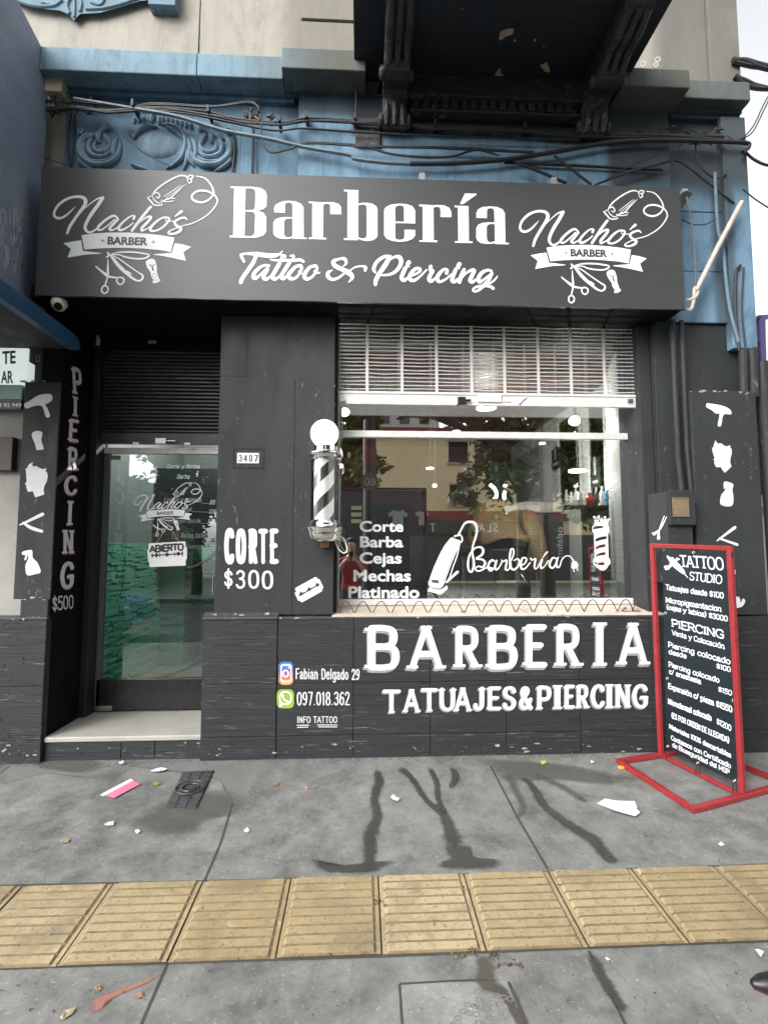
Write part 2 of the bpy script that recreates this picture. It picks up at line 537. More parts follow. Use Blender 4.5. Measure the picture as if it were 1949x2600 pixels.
# ------------------------------------------------------------------ a skeleton alphabet (cap height 10, x height 7)
GL = {
'A': (8, "0,0 4,10|4,10 8,0|1.5,3.4 6.5,3.4"),
'B': (7.4, "1,0 1,10|~1,10 3.8,10 6,9.4 6.5,7.6 5.9,5.9 3.8,5.3 1,5.3|~1,5.3 4,5.3 6.4,4.7 7,2.7 6.3,.6 4,0 1,0"),
'C': (7.8, "~7.2,8 6.4,9.4 4.4,10 1.9,8.8 .6,5 1.9,1.2 4.4,0 6.4,.6 7.2,2"),
'D': (8, "1,0 1,10|~1,10 4,10 6.6,8.6 7.5,5 6.6,1.4 4,0 1,0"),
'E': (6.8, "1,0 1,10|1,10 6.4,10|1,5.2 5.2,5.2|1,0 6.6,0"),
'F': (6.6, "1,0 1,10|1,10 6.4,10|1,5.2 5.2,5.2"),
'G': (8, "~7.2,8 6.4,9.4 4.4,10 1.9,8.8 .6,5 1.9,1.2 4.4,0 6.4,.5 7.3,1.6|7.3,1.4 7.3,4.4|5,4.4 7.6,4.4"),
'H': (8, "1,0 1,10|7,0 7,10|1,5.2 7,5.2"),
'I': (3.2, "1.6,0 1.6,10"),
'J': (6, "~4.6,10 4.6,3 4.2,.9 2.6,0 1,.5 .6,2"),
'K': (7.4, "1,0 1,10|1,4 6.4,10|3,6 7,0"),
'L': (6.4, "1,0 1,10|1,0 6.2,0"),
'M': (9.6, "1,0 1,10|1,10 4.8,2|4.8,2 8.6,10|8.6,10 8.6,0"),
'N': (8, "1,0 1,10|1,10 7,0|7,0 7,10"),
'O': (8.4, "~4.2,10 1.6,8.8 .6,5 1.6,1.2 4.2,0 6.8,1.2 7.8,5 6.8,8.8 4.2,10"),
'P': (7, "1,0 1,10|~1,10 3.8,10 6,9.4 6.6,7.3 6,5.2 3.8,4.6 1,4.6"),
'Q': (8.4, "~4.2,10 1.6,8.8 .6,5 1.6,1.2 4.2,0 6.8,1.2 7.8,5 6.8,8.8 4.2,10|5,2.4 8,-.6"),
'R': (7.6, "1,0 1,10|~1,10 3.8,10 6,9.4 6.6,7.4 6,5.5 3.8,4.9 1,4.9|3.6,4.9 7,0"),
'S': (7, "~6.3,8.2 5.4,9.6 3.5,10 1.5,9.4 .9,7.6 1.7,6 3.5,5.2 5.4,4.3 6.3,2.6 5.5,.7 3.5,0 1.5,.4 .6,2"),
'T': (7.4, "3.7,0 3.7,10|.2,10 7.2,10"),
'U': (8, "~1,10 1,4 1.6,1.2 4,0 6.4,1.2 7,4 7,10"),
'V': (8, "0.2,10 4,0|4,0 7.8,10"),
'W': (11, "0.2,10 2.8,0|2.8,0 5.5,9|5.5,9 8.2,0|8.2,0 10.8,10"),
'X': (8, "0.6,0 7.4,10|.6,10 7.4,0"),
'Y': (8, "0.4,10 4,5|7.6,10 4,5|4,5 4,0"),
'Z': (7.4, ".6,10 6.8,10|6.8,10 .6,0|.6,0 7,0"),
'a': (6.4, "~5,5.4 4.4,6.6 3.2,7 1.6,6.6 .9,5.6|~5,5.4 5,2 5.2,.6 6,0|~5,4 3,3.8 1.2,3.2 .6,1.8 1.2,.4 2.6,0 4.2,.6 5,2"),
'b': (6.6, "1,0 1,10|~1,5 2,6.6 3.6,7 5.4,5.8 6,3.5 5.4,1.2 3.6,0 2,.4 1,2"),
'c': (6, "~5.4,5.6 4.6,6.8 3.2,7 1.4,5.8 .7,3.5 1.4,1.2 3.2,0 4.6,.3 5.5,1.5"),
'd': (6.8, "5.6,0 5.6,10|~5.6,5 4.6,6.6 3,7 1.3,5.8 .6,3.5 1.3,1.2 3,0 4.6,.4 5.6,2"),
'e': (6.2, ".8,3.7 5.6,3.7|~5.6,3.7 5.3,5.8 4.3,6.9 3.2,7 1.4,5.8 .7,3.5 1.4,1.2 3.2,0 4.8,.4 5.6,1.6"),
'f': (4.4, "~4.2,9.4 3.2,10 2.2,9.4 1.8,8 1.8,4 1.8,0|.4,6.8 3.8,6.8"),
'g': (6.8, "~5.6,5 4.6,6.6 3,7 1.3,5.8 .6,3.5 1.3,1.2 3,.2 4.6,.6 5.6,2|~5.6,7 5.6,2 5.5,-1 4.6,-2.6 3,-3 1,-2.3"),
'h': (6.8, "1,0 1,10|~1,4.6 2,6.4 3.6,7 5.2,6.2 5.7,4.4 5.7,2 5.7,0"),
'i': (3, "1.5,0 1.5,7|1.5,9.3 1.5,9.4"),
'j': (3.4, "~2,7 2,1 1.8,-1.6 .6,-2.8|2,9.3 2,9.4"),
'k': (6.4, "1,0 1,10|1,3 5.4,7|2.8,4.6 6,0"),
'l': (3, "1.5,0 1.5,10"),
'm': (10, "1,0 1,7|~1,4.8 1.8,6.5 3.2,7 4.6,6.2 5,4.4 5,2 5,0|~5,4.8 5.8,6.5 7.2,7 8.6,6.2 9,4.4 9,2 9,0"),
'n': (6.8, "1,0 1,7|~1,4.6 2,6.4 3.6,7 5.2,6.2 5.7,4.4 5.7,2 5.7,0"),
'o': (6.6, "~3.3,7 1.4,6 .6,3.5 1.4,1 3.3,0 5.2,1 6,3.5 5.2,6 3.3,7"),
'p': (6.8, "1,-3 1,7|~1,5 2,6.6 3.6,7 5.4,5.8 6,3.5 5.4,1.2 3.6,0 2,.4 1,2"),
'q': (6.8, "5.6,-3 5.6,7|~5.6,5 4.6,6.6 3,7 1.3,5.8 .6,3.5 1.3,1.2 3,0 4.6,.4 5.6,2"),
'r': (5, "1.2,0 1.2,7|~1.2,4.4 2,6.3 3.4,7 4.8,6.4"),
's': (5.6, "~5,5.6 4.2,6.7 2.8,7 1.3,6.5 .9,5.2 1.6,4.2 2.8,3.7 4.2,3.1 5,1.9 4.3,.5 2.8,0 1.3,.3 .6,1.5"),
't': (4.6, "~1.8,9.2 1.8,5 1.8,2 2.3,.5 3.4,0 4.4,.6|.4,6.8 4,6.8"),
'u': (6.8, "~1,7 1,3 1.4,.8 3,0 4.6,.6 5.7,2.6|5.7,0 5.7,7"),
'v': (6.4, ".4,7 3.2,0|3.2,0 6,7"),
'w': (9, ".4,7 2.4,0|2.4,0 4.5,6.4|4.5,6.4 6.6,0|6.6,0 8.6,7"),
'x': (6.4, ".6,0 5.8,7|.6,7 5.8,0"),
'y': (6.6, ".5,7 3.4,.4|~6.2,7 3.4,.2 2.4,-2.2 .8,-3"),
'z': (6, ".6,7 5.4,7|5.4,7 .6,0|.6,0 5.6,0"),
'0': (7, "~3.5,10 1.4,8.8 .7,5 1.4,1.2 3.5,0 5.6,1.2 6.3,5 5.6,8.8 3.5,10"),
'1': (4.4, "2.6,0 2.6,10|2.6,10 .8,8.4"),
'2': (6.8, "~.8,7.8 1.6,9.5 3.4,10 5.2,9.4 6,7.6 5,5.4 2.6,2.6 .8,0|.8,0 6.3,0"),
'3': (6.8, "~.9,8.6 2.2,9.8 3.6,10 5.4,9.2 5.8,7.6 5,6 3,5.4|~3,5.4 5.2,4.9 6.2,2.9 5.4,.8 3.4,0 1.8,.3 .6,1.6"),
'4': (7, "5,0 5,10|5,10 .6,3|.6,3 6.8,3"),
'5': (6.8, "1.6,10 6,10|1.6,10 1.2,5.6|~1.2,5.4 3.2,6.2 5.2,5.6 6.2,3.2 5.4,.9 3.2,0 1.6,.3 .6,1.4"),
'6': (6.8, "~5.8,9 4.4,10 2.6,9.4 1.1,7 .7,4 1.2,1.4 3.4,0 5.4,.8 6.2,3 5.4,5.2 3.4,6 1.6,5 .9,3.4"),
'7': (6.6, ".6,10 6.2,10|6.2,10 2.6,0"),
'8': (6.8, "~3.4,10 1.6,9.4 1,7.7 1.8,6 3.4,5.3 5.4,4.5 6.2,2.6 5.4,.6 3.4,0 1.4,.6 .6,2.6 1.4,4.5 3.4,5.3 5,6 5.8,7.7 5.2,9.4 3.4,10"),
'9': (6.8, "~5.9,6.6 5.2,5 3.4,4.2 1.4,5 .7,7 1.4,9.2 3.4,10 5.4,9 6.1,6.4 5.8,3.4 4.4,.8 2.6,0 1,.8"),
'$': (6.8, "~6,7.6 5.2,8.8 3.4,9.2 1.6,8.6 1,7.2 1.8,5.7 3.4,5.1 5.2,4.3 6,2.8 5.2,1.3 3.4,.8 1.6,1.3 .8,2.5|3.4,-.8 3.4,10.8"),
'&': (8.6, "~8,0 5.5,2.8 2.4,6.2 1.8,8.2 2.6,9.7 4,10 5.4,9.2 5.2,7.4 3.4,5.6 1.4,3.8 .8,2 1.8,.4 3.8,0 6,1.2 7.6,4.4"),
'(': (4, "~3.2,11 1.6,8.6 1,5 1.6,1.4 3.2,-1"), ')': (4, "~.8,11 2.4,8.6 3,5 2.4,1.4 .8,-1"),
'.': (2.6, "1.3,.2 1.3,.3"), '/': (5, ".4,-.6 4.4,10.6"), '_': (6.6, "0,-1 6.6,-1"), "'": (2.6, "1.3,10 1.2,8"),
'%': (9, "~2.4,10 1,8.6 1,7 2.4,5.6 3.8,7 3.8,8.6 2.4,10|~6.6,4.4 5.2,3 5.2,1.4 6.6,0 8,1.4 8,3 6.6,4.4|1.6,0 7.4,10"),
'-': (5, "1,4 4,4"),
' ': (4, ""),
}
for ch, bc in (('ó', 'o'), ('á', 'a'), ('é', 'e')):
    GL[ch] = (GL[bc][0], GL[bc][1] + "|2.6,8.2 4.4,10")
GL['í'] = (3, "1.5,0 1.5,7|1.3,8.2 2.6,10")

def glyphs(text, wt=1.4, serif=0.0, st=None, slant=0.0, wide=1.0, gap=0.6, contrast=1.0, spread=None):
    """list of (polygons) per letter and total width; serif = half slab length, contrast = horizontal stroke weight factor"""
    out, x = [], 0.0
    st = st or wt * 0.8
    for ch in text:
        adv, desc = GL.get(ch, GL[' '])
        ps = []
        if desc:
            for sk in desc.split('|'):
                sm = sk.startswith('~')
                pts = [tuple(float(t) for t in q.split(',')) for q in sk.lstrip('~').split()]
                if sm:
                    pts = smooth_pts(pts, 4)
                P = []
                for i, (a, b) in enumerate(pts):
                    c, d = pts[max(i - 1, 0)], pts[min(i + 1, len(pts) - 1)]
                    dx, dy = d[0] - c[0], d[1] - c[1]
                    l = math.hypot(dx, dy) or 1
                    wloc = wt * (contrast + (1 - contrast) * abs(dy) / l)
                    P.append((x + a * wide + slant * b, b, wloc))
                ps += ribbon(P, caps=(serif == 0 or sm or len(pts) == 2 and abs(pts[0][1] - pts[1][1]) < .5))
                if serif:
                    ends = [(pts[0], pts[1]), (pts[-1], pts[-2])]
                    for e, o in ends:
                        dx, dy = abs(o[0] - e[0]), abs(o[1] - e[1])
                        if dy > dx * 0.8 and dy > .3 and any(abs(e[1] - h) < .1 for h in (0, 10, 7, -3)) and (not sm or ch in 'hnmujJUrfy'):
                            if sm and abs(e[1] - 0.0) > .1 and ch in 'hnm':
                                continue
                            up = 1 if o[1] < e[1] else -1
                            y0 = e[1] + up * wt * 0.02
                            y1 = y0 - up * st
                            cx = x + e[0] * wide + slant * e[1]
                            ps.append([(cx - serif, y0), (cx + serif, y0), (cx + serif, y1), (cx - serif, y1)])
        out.append(ps)
        x += adv * wide + gap
    return out, x - gap

def text_put(paint, text, fn, **kw):
    """fn maps text units (baseline 0, cap height 10) to 3D"""
    gs, w = glyphs(text, **kw)
    for ps in gs:
        if ps:
            paint.put(ps, fn)
    return w

def box_fn(p00, p10, p01, width, height=10.0):
    """affine map: text box [0..width] x [0..height] -> 3 corner points (bottom-left, bottom-right, top-left)"""
    o, ex, ey = Vector(p00), (Vector(p10) - Vector(p00)) / width, (Vector(p01) - Vector(p00)) / height
    return lambda u, v: o + ex * u + ey * v

def text_box(paint, text, p00, p10, p01, fit=True, **kw):
    if fit:                                   # choose the letter width so that the strokes keep their weight
        asp = 10 * (Vector(p10) - Vector(p00)).length / (Vector(p01) - Vector(p00)).length
        gap = kw.get('gap', 0.6)
        pad = kw.get('serif', 0) * 1.0
        kw['wide'] = max(.2, (asp - gap * (len(text) - 1)) / sum(GL.get(c, GL[' '])[0] for c in text))
    gs, w = glyphs(text, **kw)
    fn = box_fn(p00, p10, p01, w)
    for ps in gs:
        if ps:
            paint.put(ps, fn)

def sans_mesh(text, bold=0.0):
    """outline of the built-in font as triangles: verts, faces, extents"""
    cu = bpy.data.curves.new('t', 'FONT')
    cu.body = text
    cu.offset = bold
    cu.resolution_u = 4
    o = bpy.data.objects.new('t', cu)
    COL.objects.link(o)
    dg = bpy.context.evaluated_depsgraph_get()
    me = o.evaluated_get(dg).to_mesh()
    V = [(v.co.x, v.co.y) for v in me.vertices]
    Fc = [tuple(p.vertices) for p in me.polygons]
    o.evaluated_get(dg).to_mesh_clear()
    bpy.data.objects.remove(o)
    bpy.data.curves.remove(cu)
    return V, Fc

def sans_box(paint, text, p00, p10, p01, bold=0.02, cap=0.73):
    """p01 is the top-left of the capitals"""
    V, Fc = sans_mesh(text, bold)
    x0 = min(v[0] for v in V); x1 = max(v[0] for v in V)
    o, ex, ey = Vector(p00), (Vector(p10) - Vector(p00)) / (x1 - x0), (Vector(p01) - Vector(p00)) / cap
    paint.mb.add([o + ex * (a - x0) + ey * b for a, b in V], Fc)
# ------------------------------------------------------------------ pavement, kerb, road
def concrete(name, a, b2, seed):
    m, nt, b = newmat(name)
    v = coords(nt)
    n1 = noise(nt, v, 1.1 + seed * .2, 8, 0.62, 0.4)
    n2 = noise(nt, v, 7, 8, 0.68)
    n3 = noise(nt, v, 62, 5, 0.85)
    c = mix(nt, ramp(nt, n1, [(0.34, 0), (0.66, 1)]), a, b2)
    n5 = noise(nt, v, 2.6 + seed, 9, 0.7, .8)
    c = mix(nt, ramp(nt, n5, [(0.50, 0), (0.60, .62)]), c, tuple(x * .62 for x in a))
    c = mix(nt, ramp(nt, n5, [(0.33, .5), (0.43, 0)]), c, tuple(min(1, x * 1.25) for x in b2))
    c = mix(nt, 0.55, c, mix(nt, ramp(nt, n2, [(0.35, 0), (0.7, 1)]), tuple(x * .62 for x in a), tuple(x * 1.25 for x in b2)))
    sp = ramp(nt, n3, [(0.595, 0), (0.64, 1)])
    c = mix(nt, mix(nt, 1.0, sp, ramp(nt, noise(nt, v, 5, 3), [(0.36, .25), (0.6, .9)]), 'MULTIPLY'), c, tuple(min(1, x * 1.75) for x in b2))
    dk = ramp(nt, noise(nt, v, 48, 5, 0.85), [(0.36, 1), (0.40, 0)])
    c = mix(nt, mix(nt, 1.0, dk, (.7, .7, .7), 'MULTIPLY'), c, tuple(x * .4 for x in a))
    nt.links.new(c, b.inputs['Base Color'])
    nt.links.new(ramp(nt, n2, [(.3, .62), (.7, .85)]), b.inputs['Roughness'])
    bump(nt, b, mix(nt, .5, mix(nt, .5, n2, n3), n5), .6, .008)
    return m
M['pavement'] = concrete('pavement concrete', (0.115, 0.118, 0.114), (0.220, 0.222, 0.208), 0)
M['patch'] = concrete('patched concrete', (0.19, 0.195, 0.19), (0.27, 0.272, 0.262), 2)
M['wet'] = fademat('damp stain', (0.042, 0.041, 0.038), (0.060, 0.058, 0.054), .42, .82)
M['damp'] = fademat('drying stain', (0.085, 0.083, 0.077), (0.115, 0.112, 0.104), .6, .6)
M['asphalt'] = worn('asphalt', (0.05, 0.05, 0.052), (0.04, 0.04, 0.042), 3, 0.8, 0.3, fine=120)
M['kerb'] = worn('kerb stone', (0.26, 0.26, 0.25), (0.2, 0.2, 0.19), 4, 0.75, 0.2)

# pavement: one dense sheet with a very slight unevenness, long joints are dark grooves cut as thin sheets
def G3(px, py, up=0.0):
    return ground(px, py, up)
jy0, jy1 = G3(960, 2226).y, G3(968, 2428).y       # the tactile strip runs between these depths
KERB = -4.15
for nm, ya, yb in (('pavement', jy0, 0.35), ('pavement_outer', KERB, jy1)):
    mb = MB()
    nx, ny = 80, 12
    for j in range(ny + 1):
        for i in range(nx + 1):
            y = ya + (yb - ya) * j / ny
            mb.v.append((-14 + 30 * i / nx, y, gz(y)))
    for j in range(ny):
        for i in range(nx):
            a = j * (nx + 1) + i
            mb.f.append((a, a + 1, a + nx + 2, a + nx + 1)); mb.m.append(0)
    tag(mb.obj(nm, M['pavement']), kind='structure')
tag(MB().box(-14, 16, KERB - .16, KERB, gz(KERB) - .3, gz(KERB) + .002).obj('kerb', M['kerb'], bevel=.015), kind='structure')
tag(MB().box(-80, 80, -12.2, KERB - .16, -.8, gz(KERB) - .14).obj('road', M['asphalt']), kind='structure')
tag(MB().box(-80, 80, -60, -12.2, -.8, gz(KERB) - .02).obj('far_pavement', M['pavement']), kind='structure')
tag(MB().box(-120, 120, -120, 60, -1.2, -.81).obj('ground', M['asphalt']), kind='structure')

# joints of the pavement
def floor_strip(pts, w, mat, name, up=0.0022, parent=None):
    P = [G3(*p, up) for p in pts]
    mb = MB()
    for a, b in zip(P, P[1:]):
        d = (b - a); d.z = 0
        n = Vector((-d.y, d.x, 0)).normalized() * w / 2
        q = [a - n, b - n, b + n, a + n]
        mb.quad(*[Vector((p.x, p.y, gz(p.y) + up)) for p in q])
    return tag(mb.obj(name, mat, parent), kind='structure')
JM = plain('joint dirt', (0.05, 0.05, 0.047), .9)
floor_strip([(590, 2040), (560, 2140), (519, 2236)], .010, JM, 'pavement_joint')
floor_strip([(425, 2446), (395, 2515), (350, 2620)], .009, JM, 'pavement_joint')
floor_strip([(1245, 1945), (1310, 2070), (1390, 2207)], .012, JM, 'pavement_joint')
floor_strip([(1494, 2414), (1540, 2505), (1592, 2612)], .011, JM, 'pavement_joint')
floor_strip([(0, 1964), (30, 1942)], .008, JM, 'pavement_joint')
floor_strip([(-400, 2258), (960, 2226.5), (2400, 2180)], .012, JM, 'pavement_joint')
floor_strip([(-400, 2471), (968, 2427.5), (2400, 2369)], .012, JM, 'pavement_joint')

# damp trails on the pavement, ragged outlines traced on the ground
def ragged(pts, seed, amp=.012):
    rnd = random.Random(seed)
    out = []
    n = len(pts)
    for i in range(n):
        a, b = pts[i], pts[(i + 1) % n]
        L = math.hypot(b[0] - a[0], b[1] - a[1])
        k = max(2, int(L / .03))
        for j in range(k):
            t = j / k
            out.append((a[0] + (b[0] - a[0]) * t + rnd.uniform(-amp, amp), a[1] + (b[1] - a[1]) * t + rnd.uniform(-amp, amp)))
    return out

def trail(pts, name, mat, seed, up=.0032):
    """pts: (px, py, width in metres)"""
    P = [(*G3(p[0], p[1])[:2], p[2] * .84) for p in pts]
    P = [tuple(q) for q in smooth_pts(P, 8)]
    rnd = random.Random(seed)
    V, Fd, Fc = [], [], []
    K = (-1.15, -.38, 0, .38, 1.15)
    for i, (x, y, w) in enumerate(P):
        a, b = P[max(i - 1, 0)], P[min(i + 1, len(P) - 1)]
        dx, dy = b[0] - a[0], b[1] - a[1]
        l = math.hypot(dx, dy) or 1
        nx, ny = -dy / l, dx / l
        end = min(1, .25 + min(i, len(P) - 1 - i) / 3)
        j = rnd.uniform(-.12, .12) * w
        for k in K:
            o = k * w * rnd.uniform(.86, .98) + j * .5
            V.append(Vector((x + nx * o, y + ny * o, gz(y + ny * o) + up)))
            Fd.append((0 if abs(k) > 1 else .75 if k else 1) * end)
    for i in range(len(P) - 1):
        for k in range(4):
            q = i * 5 + k
            Fc.append((q, q + 1, q + 6, q + 5))
    return tag(fade_obj(name, V, Fc, Fd, mat), kind='structure')

def blot(pts, name, mat, seed, up=.0026, amp=.012):
    P = [tuple(G3(*p)[:2]) for p in pts]
    P = [tuple(q) for q in smooth_pts(P + [P[0]], 5)[:-1]]
    cx, cy = sum(q[0] for q in P) / len(P), sum(q[1] for q in P) / len(P)
    V, Fd, Fc = [], [], []
    for (r_, f) in ((1.22, 0), (1.0, .42), (.72, .85), (.4, 1)):
        for (x, y) in P:
            X_, Y_ = cx + (x - cx) * r_, cy + (y - cy) * r_
            V.append(Vector((X_, Y_, gz(Y_) + up))); Fd.append(f)
    n = len(P)
    for k in range(3):
        for i in range(n):
            Fc.append((k * n + i, k * n + (i + 1) % n, (k + 1) * n + (i + 1) % n, (k + 1) * n + i))
    V.append(Vector((cx, cy, gz(cy) + up))); Fd.append(1)
    for i in range(n):
        Fc.append((3 * n + i, 3 * n + (i + 1) % n, 4 * n))
    return tag(fade_obj(name, V, Fc, Fd, mat), kind='structure')

trail([(955, 1955, .03), (962, 1985, .055), (950, 2030, .045), (958, 2075, .05), (940, 2120, .06), (937, 2185, .05), (925, 2210, .06)], 'damp_trail', M['wet'], 1)
blot([(800, 2185), (840, 2200), (900, 2196), (985, 2188), (975, 2204), (930, 2217), (835, 2216), (810, 2205)], 'damp_patch', M['wet'], 2, .0042)
trail([(1015, 1948, .05), (1050, 1985, .04), (1080, 2030, .035), (1120, 2065, .05), (1140, 2100, .06), (1155, 2150, .09)], 'damp_trail', M['wet'], 3)
trail([(1090, 1950, .03), (1108, 1990, .035), (1112, 2030, .03), (1130, 2068, .035)], 'damp_trail', M['wet'], 4, .0036)
trail([(1148, 1950, .035), (1156, 1975, .04), (1142, 2004, .03)], 'damp_trail', M['wet'], 5)
blot([(1130, 2150), (1190, 2150), (1205, 2178), (1262, 2185), (1258, 2203), (1190, 2208), (1120, 2204), (1118, 2192), (1140, 2180)], 'damp_patch', M['wet'], 6, .0042)
trail([(1330, 1975, .03), (1355, 2005, .045), (1385, 2050, .05), (1450, 2100, .06), (1500, 2130, .07), (1530, 2165, .06), (1560, 2195, .06)], 'damp_trail', M['wet'], 7)
trail([(1290, 1965, .05), (1305, 2000, .045), (1322, 2035, .04), (1325, 2060, .035), (1312, 2078, .02)], 'damp_trail', M['damp'], 8)
trail([(1350, 1965, .06), (1400, 1985, .05), (1445, 2010, .05), (1490, 2040, .035)], 'damp_trail', M['damp'], 9)
blot([(1240, 1930), (1330, 1935), (1420, 1940), (1560, 1968), (1600, 1980), (1530, 1990), (1400, 1980), (1330, 1985), (1260, 1965)], 'damp_patch', M['damp'], 10)
blot([(360, 2070), (420, 2040), (540, 2010), (610, 2025), (600, 2065), (520, 2085), (500, 2105), (420, 2115), (350, 2105), (335, 2090)], 'damp_patch', fademat('earthy damp', (0.082, 0.077, 0.066), (0.115, 0.109, 0.097), .75, .55), 11)
trail([(1225, 2428, .03), (1232, 2460, .05), (1238, 2500, .055), (1275, 2520, .03), (1300, 2560, .03), (1330, 2610, .03)], 'damp_trail', fademat('brown damp', (.07, .06, .046), (.09, .078, .06), .5), 12)
trail([(1500, 2425, .03), (1525, 2480, .04), (1550, 2520, .035), (1585, 2575, .03)], 'damp_trail', M['wet'], 13, .0045)
blot([(80, 1930), (200, 1926), (260, 1940), (220, 1962), (150, 1958), (90, 1945)], 'damp_patch', M['damp'], 14)
# pale repaired cement close to the wall and along the joint
blot([(330, 1935), (520, 1925), (705, 1925), (690, 1960), (660, 2000), (640, 2040), (600, 2060), (560, 1985), (470, 1960), (390, 1955)], 'cement_repair', fademat('cement repair', (.20, .198, .188), (.16, .158, .15), .8), 15, .0018, .02)
blot([(0, 1928), (120, 1925), (330, 1930), (250, 1975), (110, 1965), (0, 1990)], 'cement_repair', fademat('cement repair', (.20, .198, .188), (.16, .158, .15), .8), 16, .0016, .02)

# square cement patch with dark rim in front
def quad_px(pts, up):
    return [Vector((p.x, p.y, gz(p.y) + up)) for p in (G3(*q) for q in pts)]
pt = Paint()
pt.put([[tuple(v[:2]) for v in quad_px([(1014, 2498), (1300, 2492), (1345, 2640), (1020, 2650)], 0)]], lambda x, y: Vector((x, y, gz(y) + .0024)))
tag(pt.obj('cement_patch', M['patch'], None), kind='structure')
floor_strip([(1014, 2498), (1018, 2560), (1024, 2640)], .009, JM, 'pavement_joint', .0034)
floor_strip([(1014, 2498), (1150, 2490), (1240, 2488)], .008, JM, 'pavement_joint', .0034)
floor_strip([(1290, 2492), (1318, 2555), (1345, 2630)], .012, JM, 'pavement_joint', .0044)
# rings of gravel-like net print on the patch
pt = Paint()
rnd = random.Random(5)
for r_ in range(6):
    for c_ in range(6):
        u, v = 1210 + c_ * 17 - r_ * 12, 2520 + r_ * 17 + c_ * 4
        if rnd.random() < .18: continue
        ps = [(u + 8 * math.cos(a * .785) , v + 6.5 * math.sin(a * .785)) for a in range(9)]
        P = [(*G3(*q)[:2], .0035) for q in ps]
        pt.put(ribbon(P, False), lambda x, y: Vector((x, y, gz(y) + .0036)))
tag(pt.obj('net_print', plain('print', (.17, .17, .165), .8), None), kind='structure')
# faded pink paint mark
blot([(230, 2570), (236, 2545), (262, 2530), (380, 2485), (388, 2490), (300, 2530), (268, 2545), (262, 2560), (240, 2574)], 'paint_mark', fademat('faded pink paint', (.36, .16, .125), (.28, .13, .10), .75), 17, .003, .004)

# tactile strip: tiles with raised rounded bars
def tilemat():
    m, nt, b = newmat('tactile tile')
    v = coords(nt)
    g = node(nt, 'NewGeometry')
    rn = g.outputs['Random Per Island']
    n1 = noise(nt, v, 6, 7, .65); n2 = noise(nt, v, 70, 4, .7)
    c = mix(nt, ramp(nt, n1, [(.3, 0), (.7, 1)]), (.285, .22, .115), (.39, .315, .18))
    c = mix(nt, .5, c, mix(nt, rn, (.27, .205, .10), (.50, .43, .28)))
    c = mix(nt, ramp(nt, n2, [(.57, 0), (.64, .75)]), c, (.12, .085, .045))
    d = ramp(nt, noise(nt, v, 17, 6, .75), [(.50, 0), (.66, .7)])
    c = mix(nt, d, c, (.22, .17, .10))
    n4 = noise(nt, v, 2.2, 8, .7, .6)
    c = mix(nt, ramp(nt, n4, [(.48, 0), (.64, .6)]), c, (.15, .12, .075))
    c = mix(nt, ramp(nt, noise(nt, v, 11, 7, .75), [(.60, 0), (.70, .5)]), c, (.56, .49, .36))
    nt.links.new(c, b.inputs['Base Color'])
    b.inputs['Roughness'].default_value = .75
    bump(nt, b, n2, .2, .003)
    return m
TM = tilemat()
edge = [G3(292, 2241).x, G3(1805, 2199).x]
tw = (edge[1] - edge[0]) / 7
mb = MB()
gap = .0035
for k in range(-12, 16):
    x0 = edge[0] + k * tw + gap; x1 = edge[0] + (k + 1) * tw - gap
    y0, y1 = jy1 + gap, jy0 - gap
    hz = .004 + random.Random(k).uniform(-.0015, .0015)
    a = [(x0, y0, gz(y0) - .02), (x1, y0, gz(y0) - .02), (x1, y1, gz(y1) - .02), (x0, y1, gz(y1) - .02)]
    b = [(x0, y0, gz(y0) + hz), (x1, y0, gz(y0) + hz), (x1, y1, gz(y1) + hz), (x0, y1, gz(y1) + hz)]
    nb = 9
    # one island per tile: base and bars welded through a shared strip profile
    prof = []
    pitch = (y1 - y0) / nb
    for j in range(nb):
        c = y0 + (j + .5) * pitch
        for dy, up in ((-.5, 0), (-.45, 0), (-.39, 1), (.39, 1), (.45, 0)):
            prof.append((c + dy * pitch, up))
    prof.append((y1, 0))
    xs = [(x0, 0), (x0 + .016, 0), (x0 + .026, 1), (x1 - .026, 1), (x1 - .016, 0), (x1, 0)]
    base = len(mb.v)
    for (y, up) in prof:
        for (x, ux) in xs:
            mb.v.append((x, y, gz(y) + hz + (.007 if up and ux else 0)))
    for j in range(len(prof) - 1):
        for i in range(len(xs) - 1):
            q = base + j * len(xs) + i
            low = (j % 5 != 2) and 0 < i < len(xs) - 2 or (i == 3 and j % 5 in (1, 2, 3))
            mb.f.append((q, q + 1, q + len(xs) + 1, q + len(xs))); mb.m.append(1 if low else 0)
tag(mb.obj('tactile_paving', [TM, worn('groove dirt', (.23, .17, .09), (.085, .062, .034), 16, .85, .1, spots=(50, .6), spot_col=(.04, .03, .02))]), kind='structure')
tag(MB().quad((-14, jy1, gz(jy1) - .004), (16, jy1, gz(jy1) - .004), (16, jy0, gz(jy0) - .004), (-14, jy0, gz(jy0) - .004)).obj('tactile_bed', plain('tile bed', (.12, .085, .05), .9)), kind='structure')
# ------------------------------------------------------------------ the shop building
bld = thing('shop_building', 'black painted shop front under an old blue and beige upper floor with balcony', 'building')

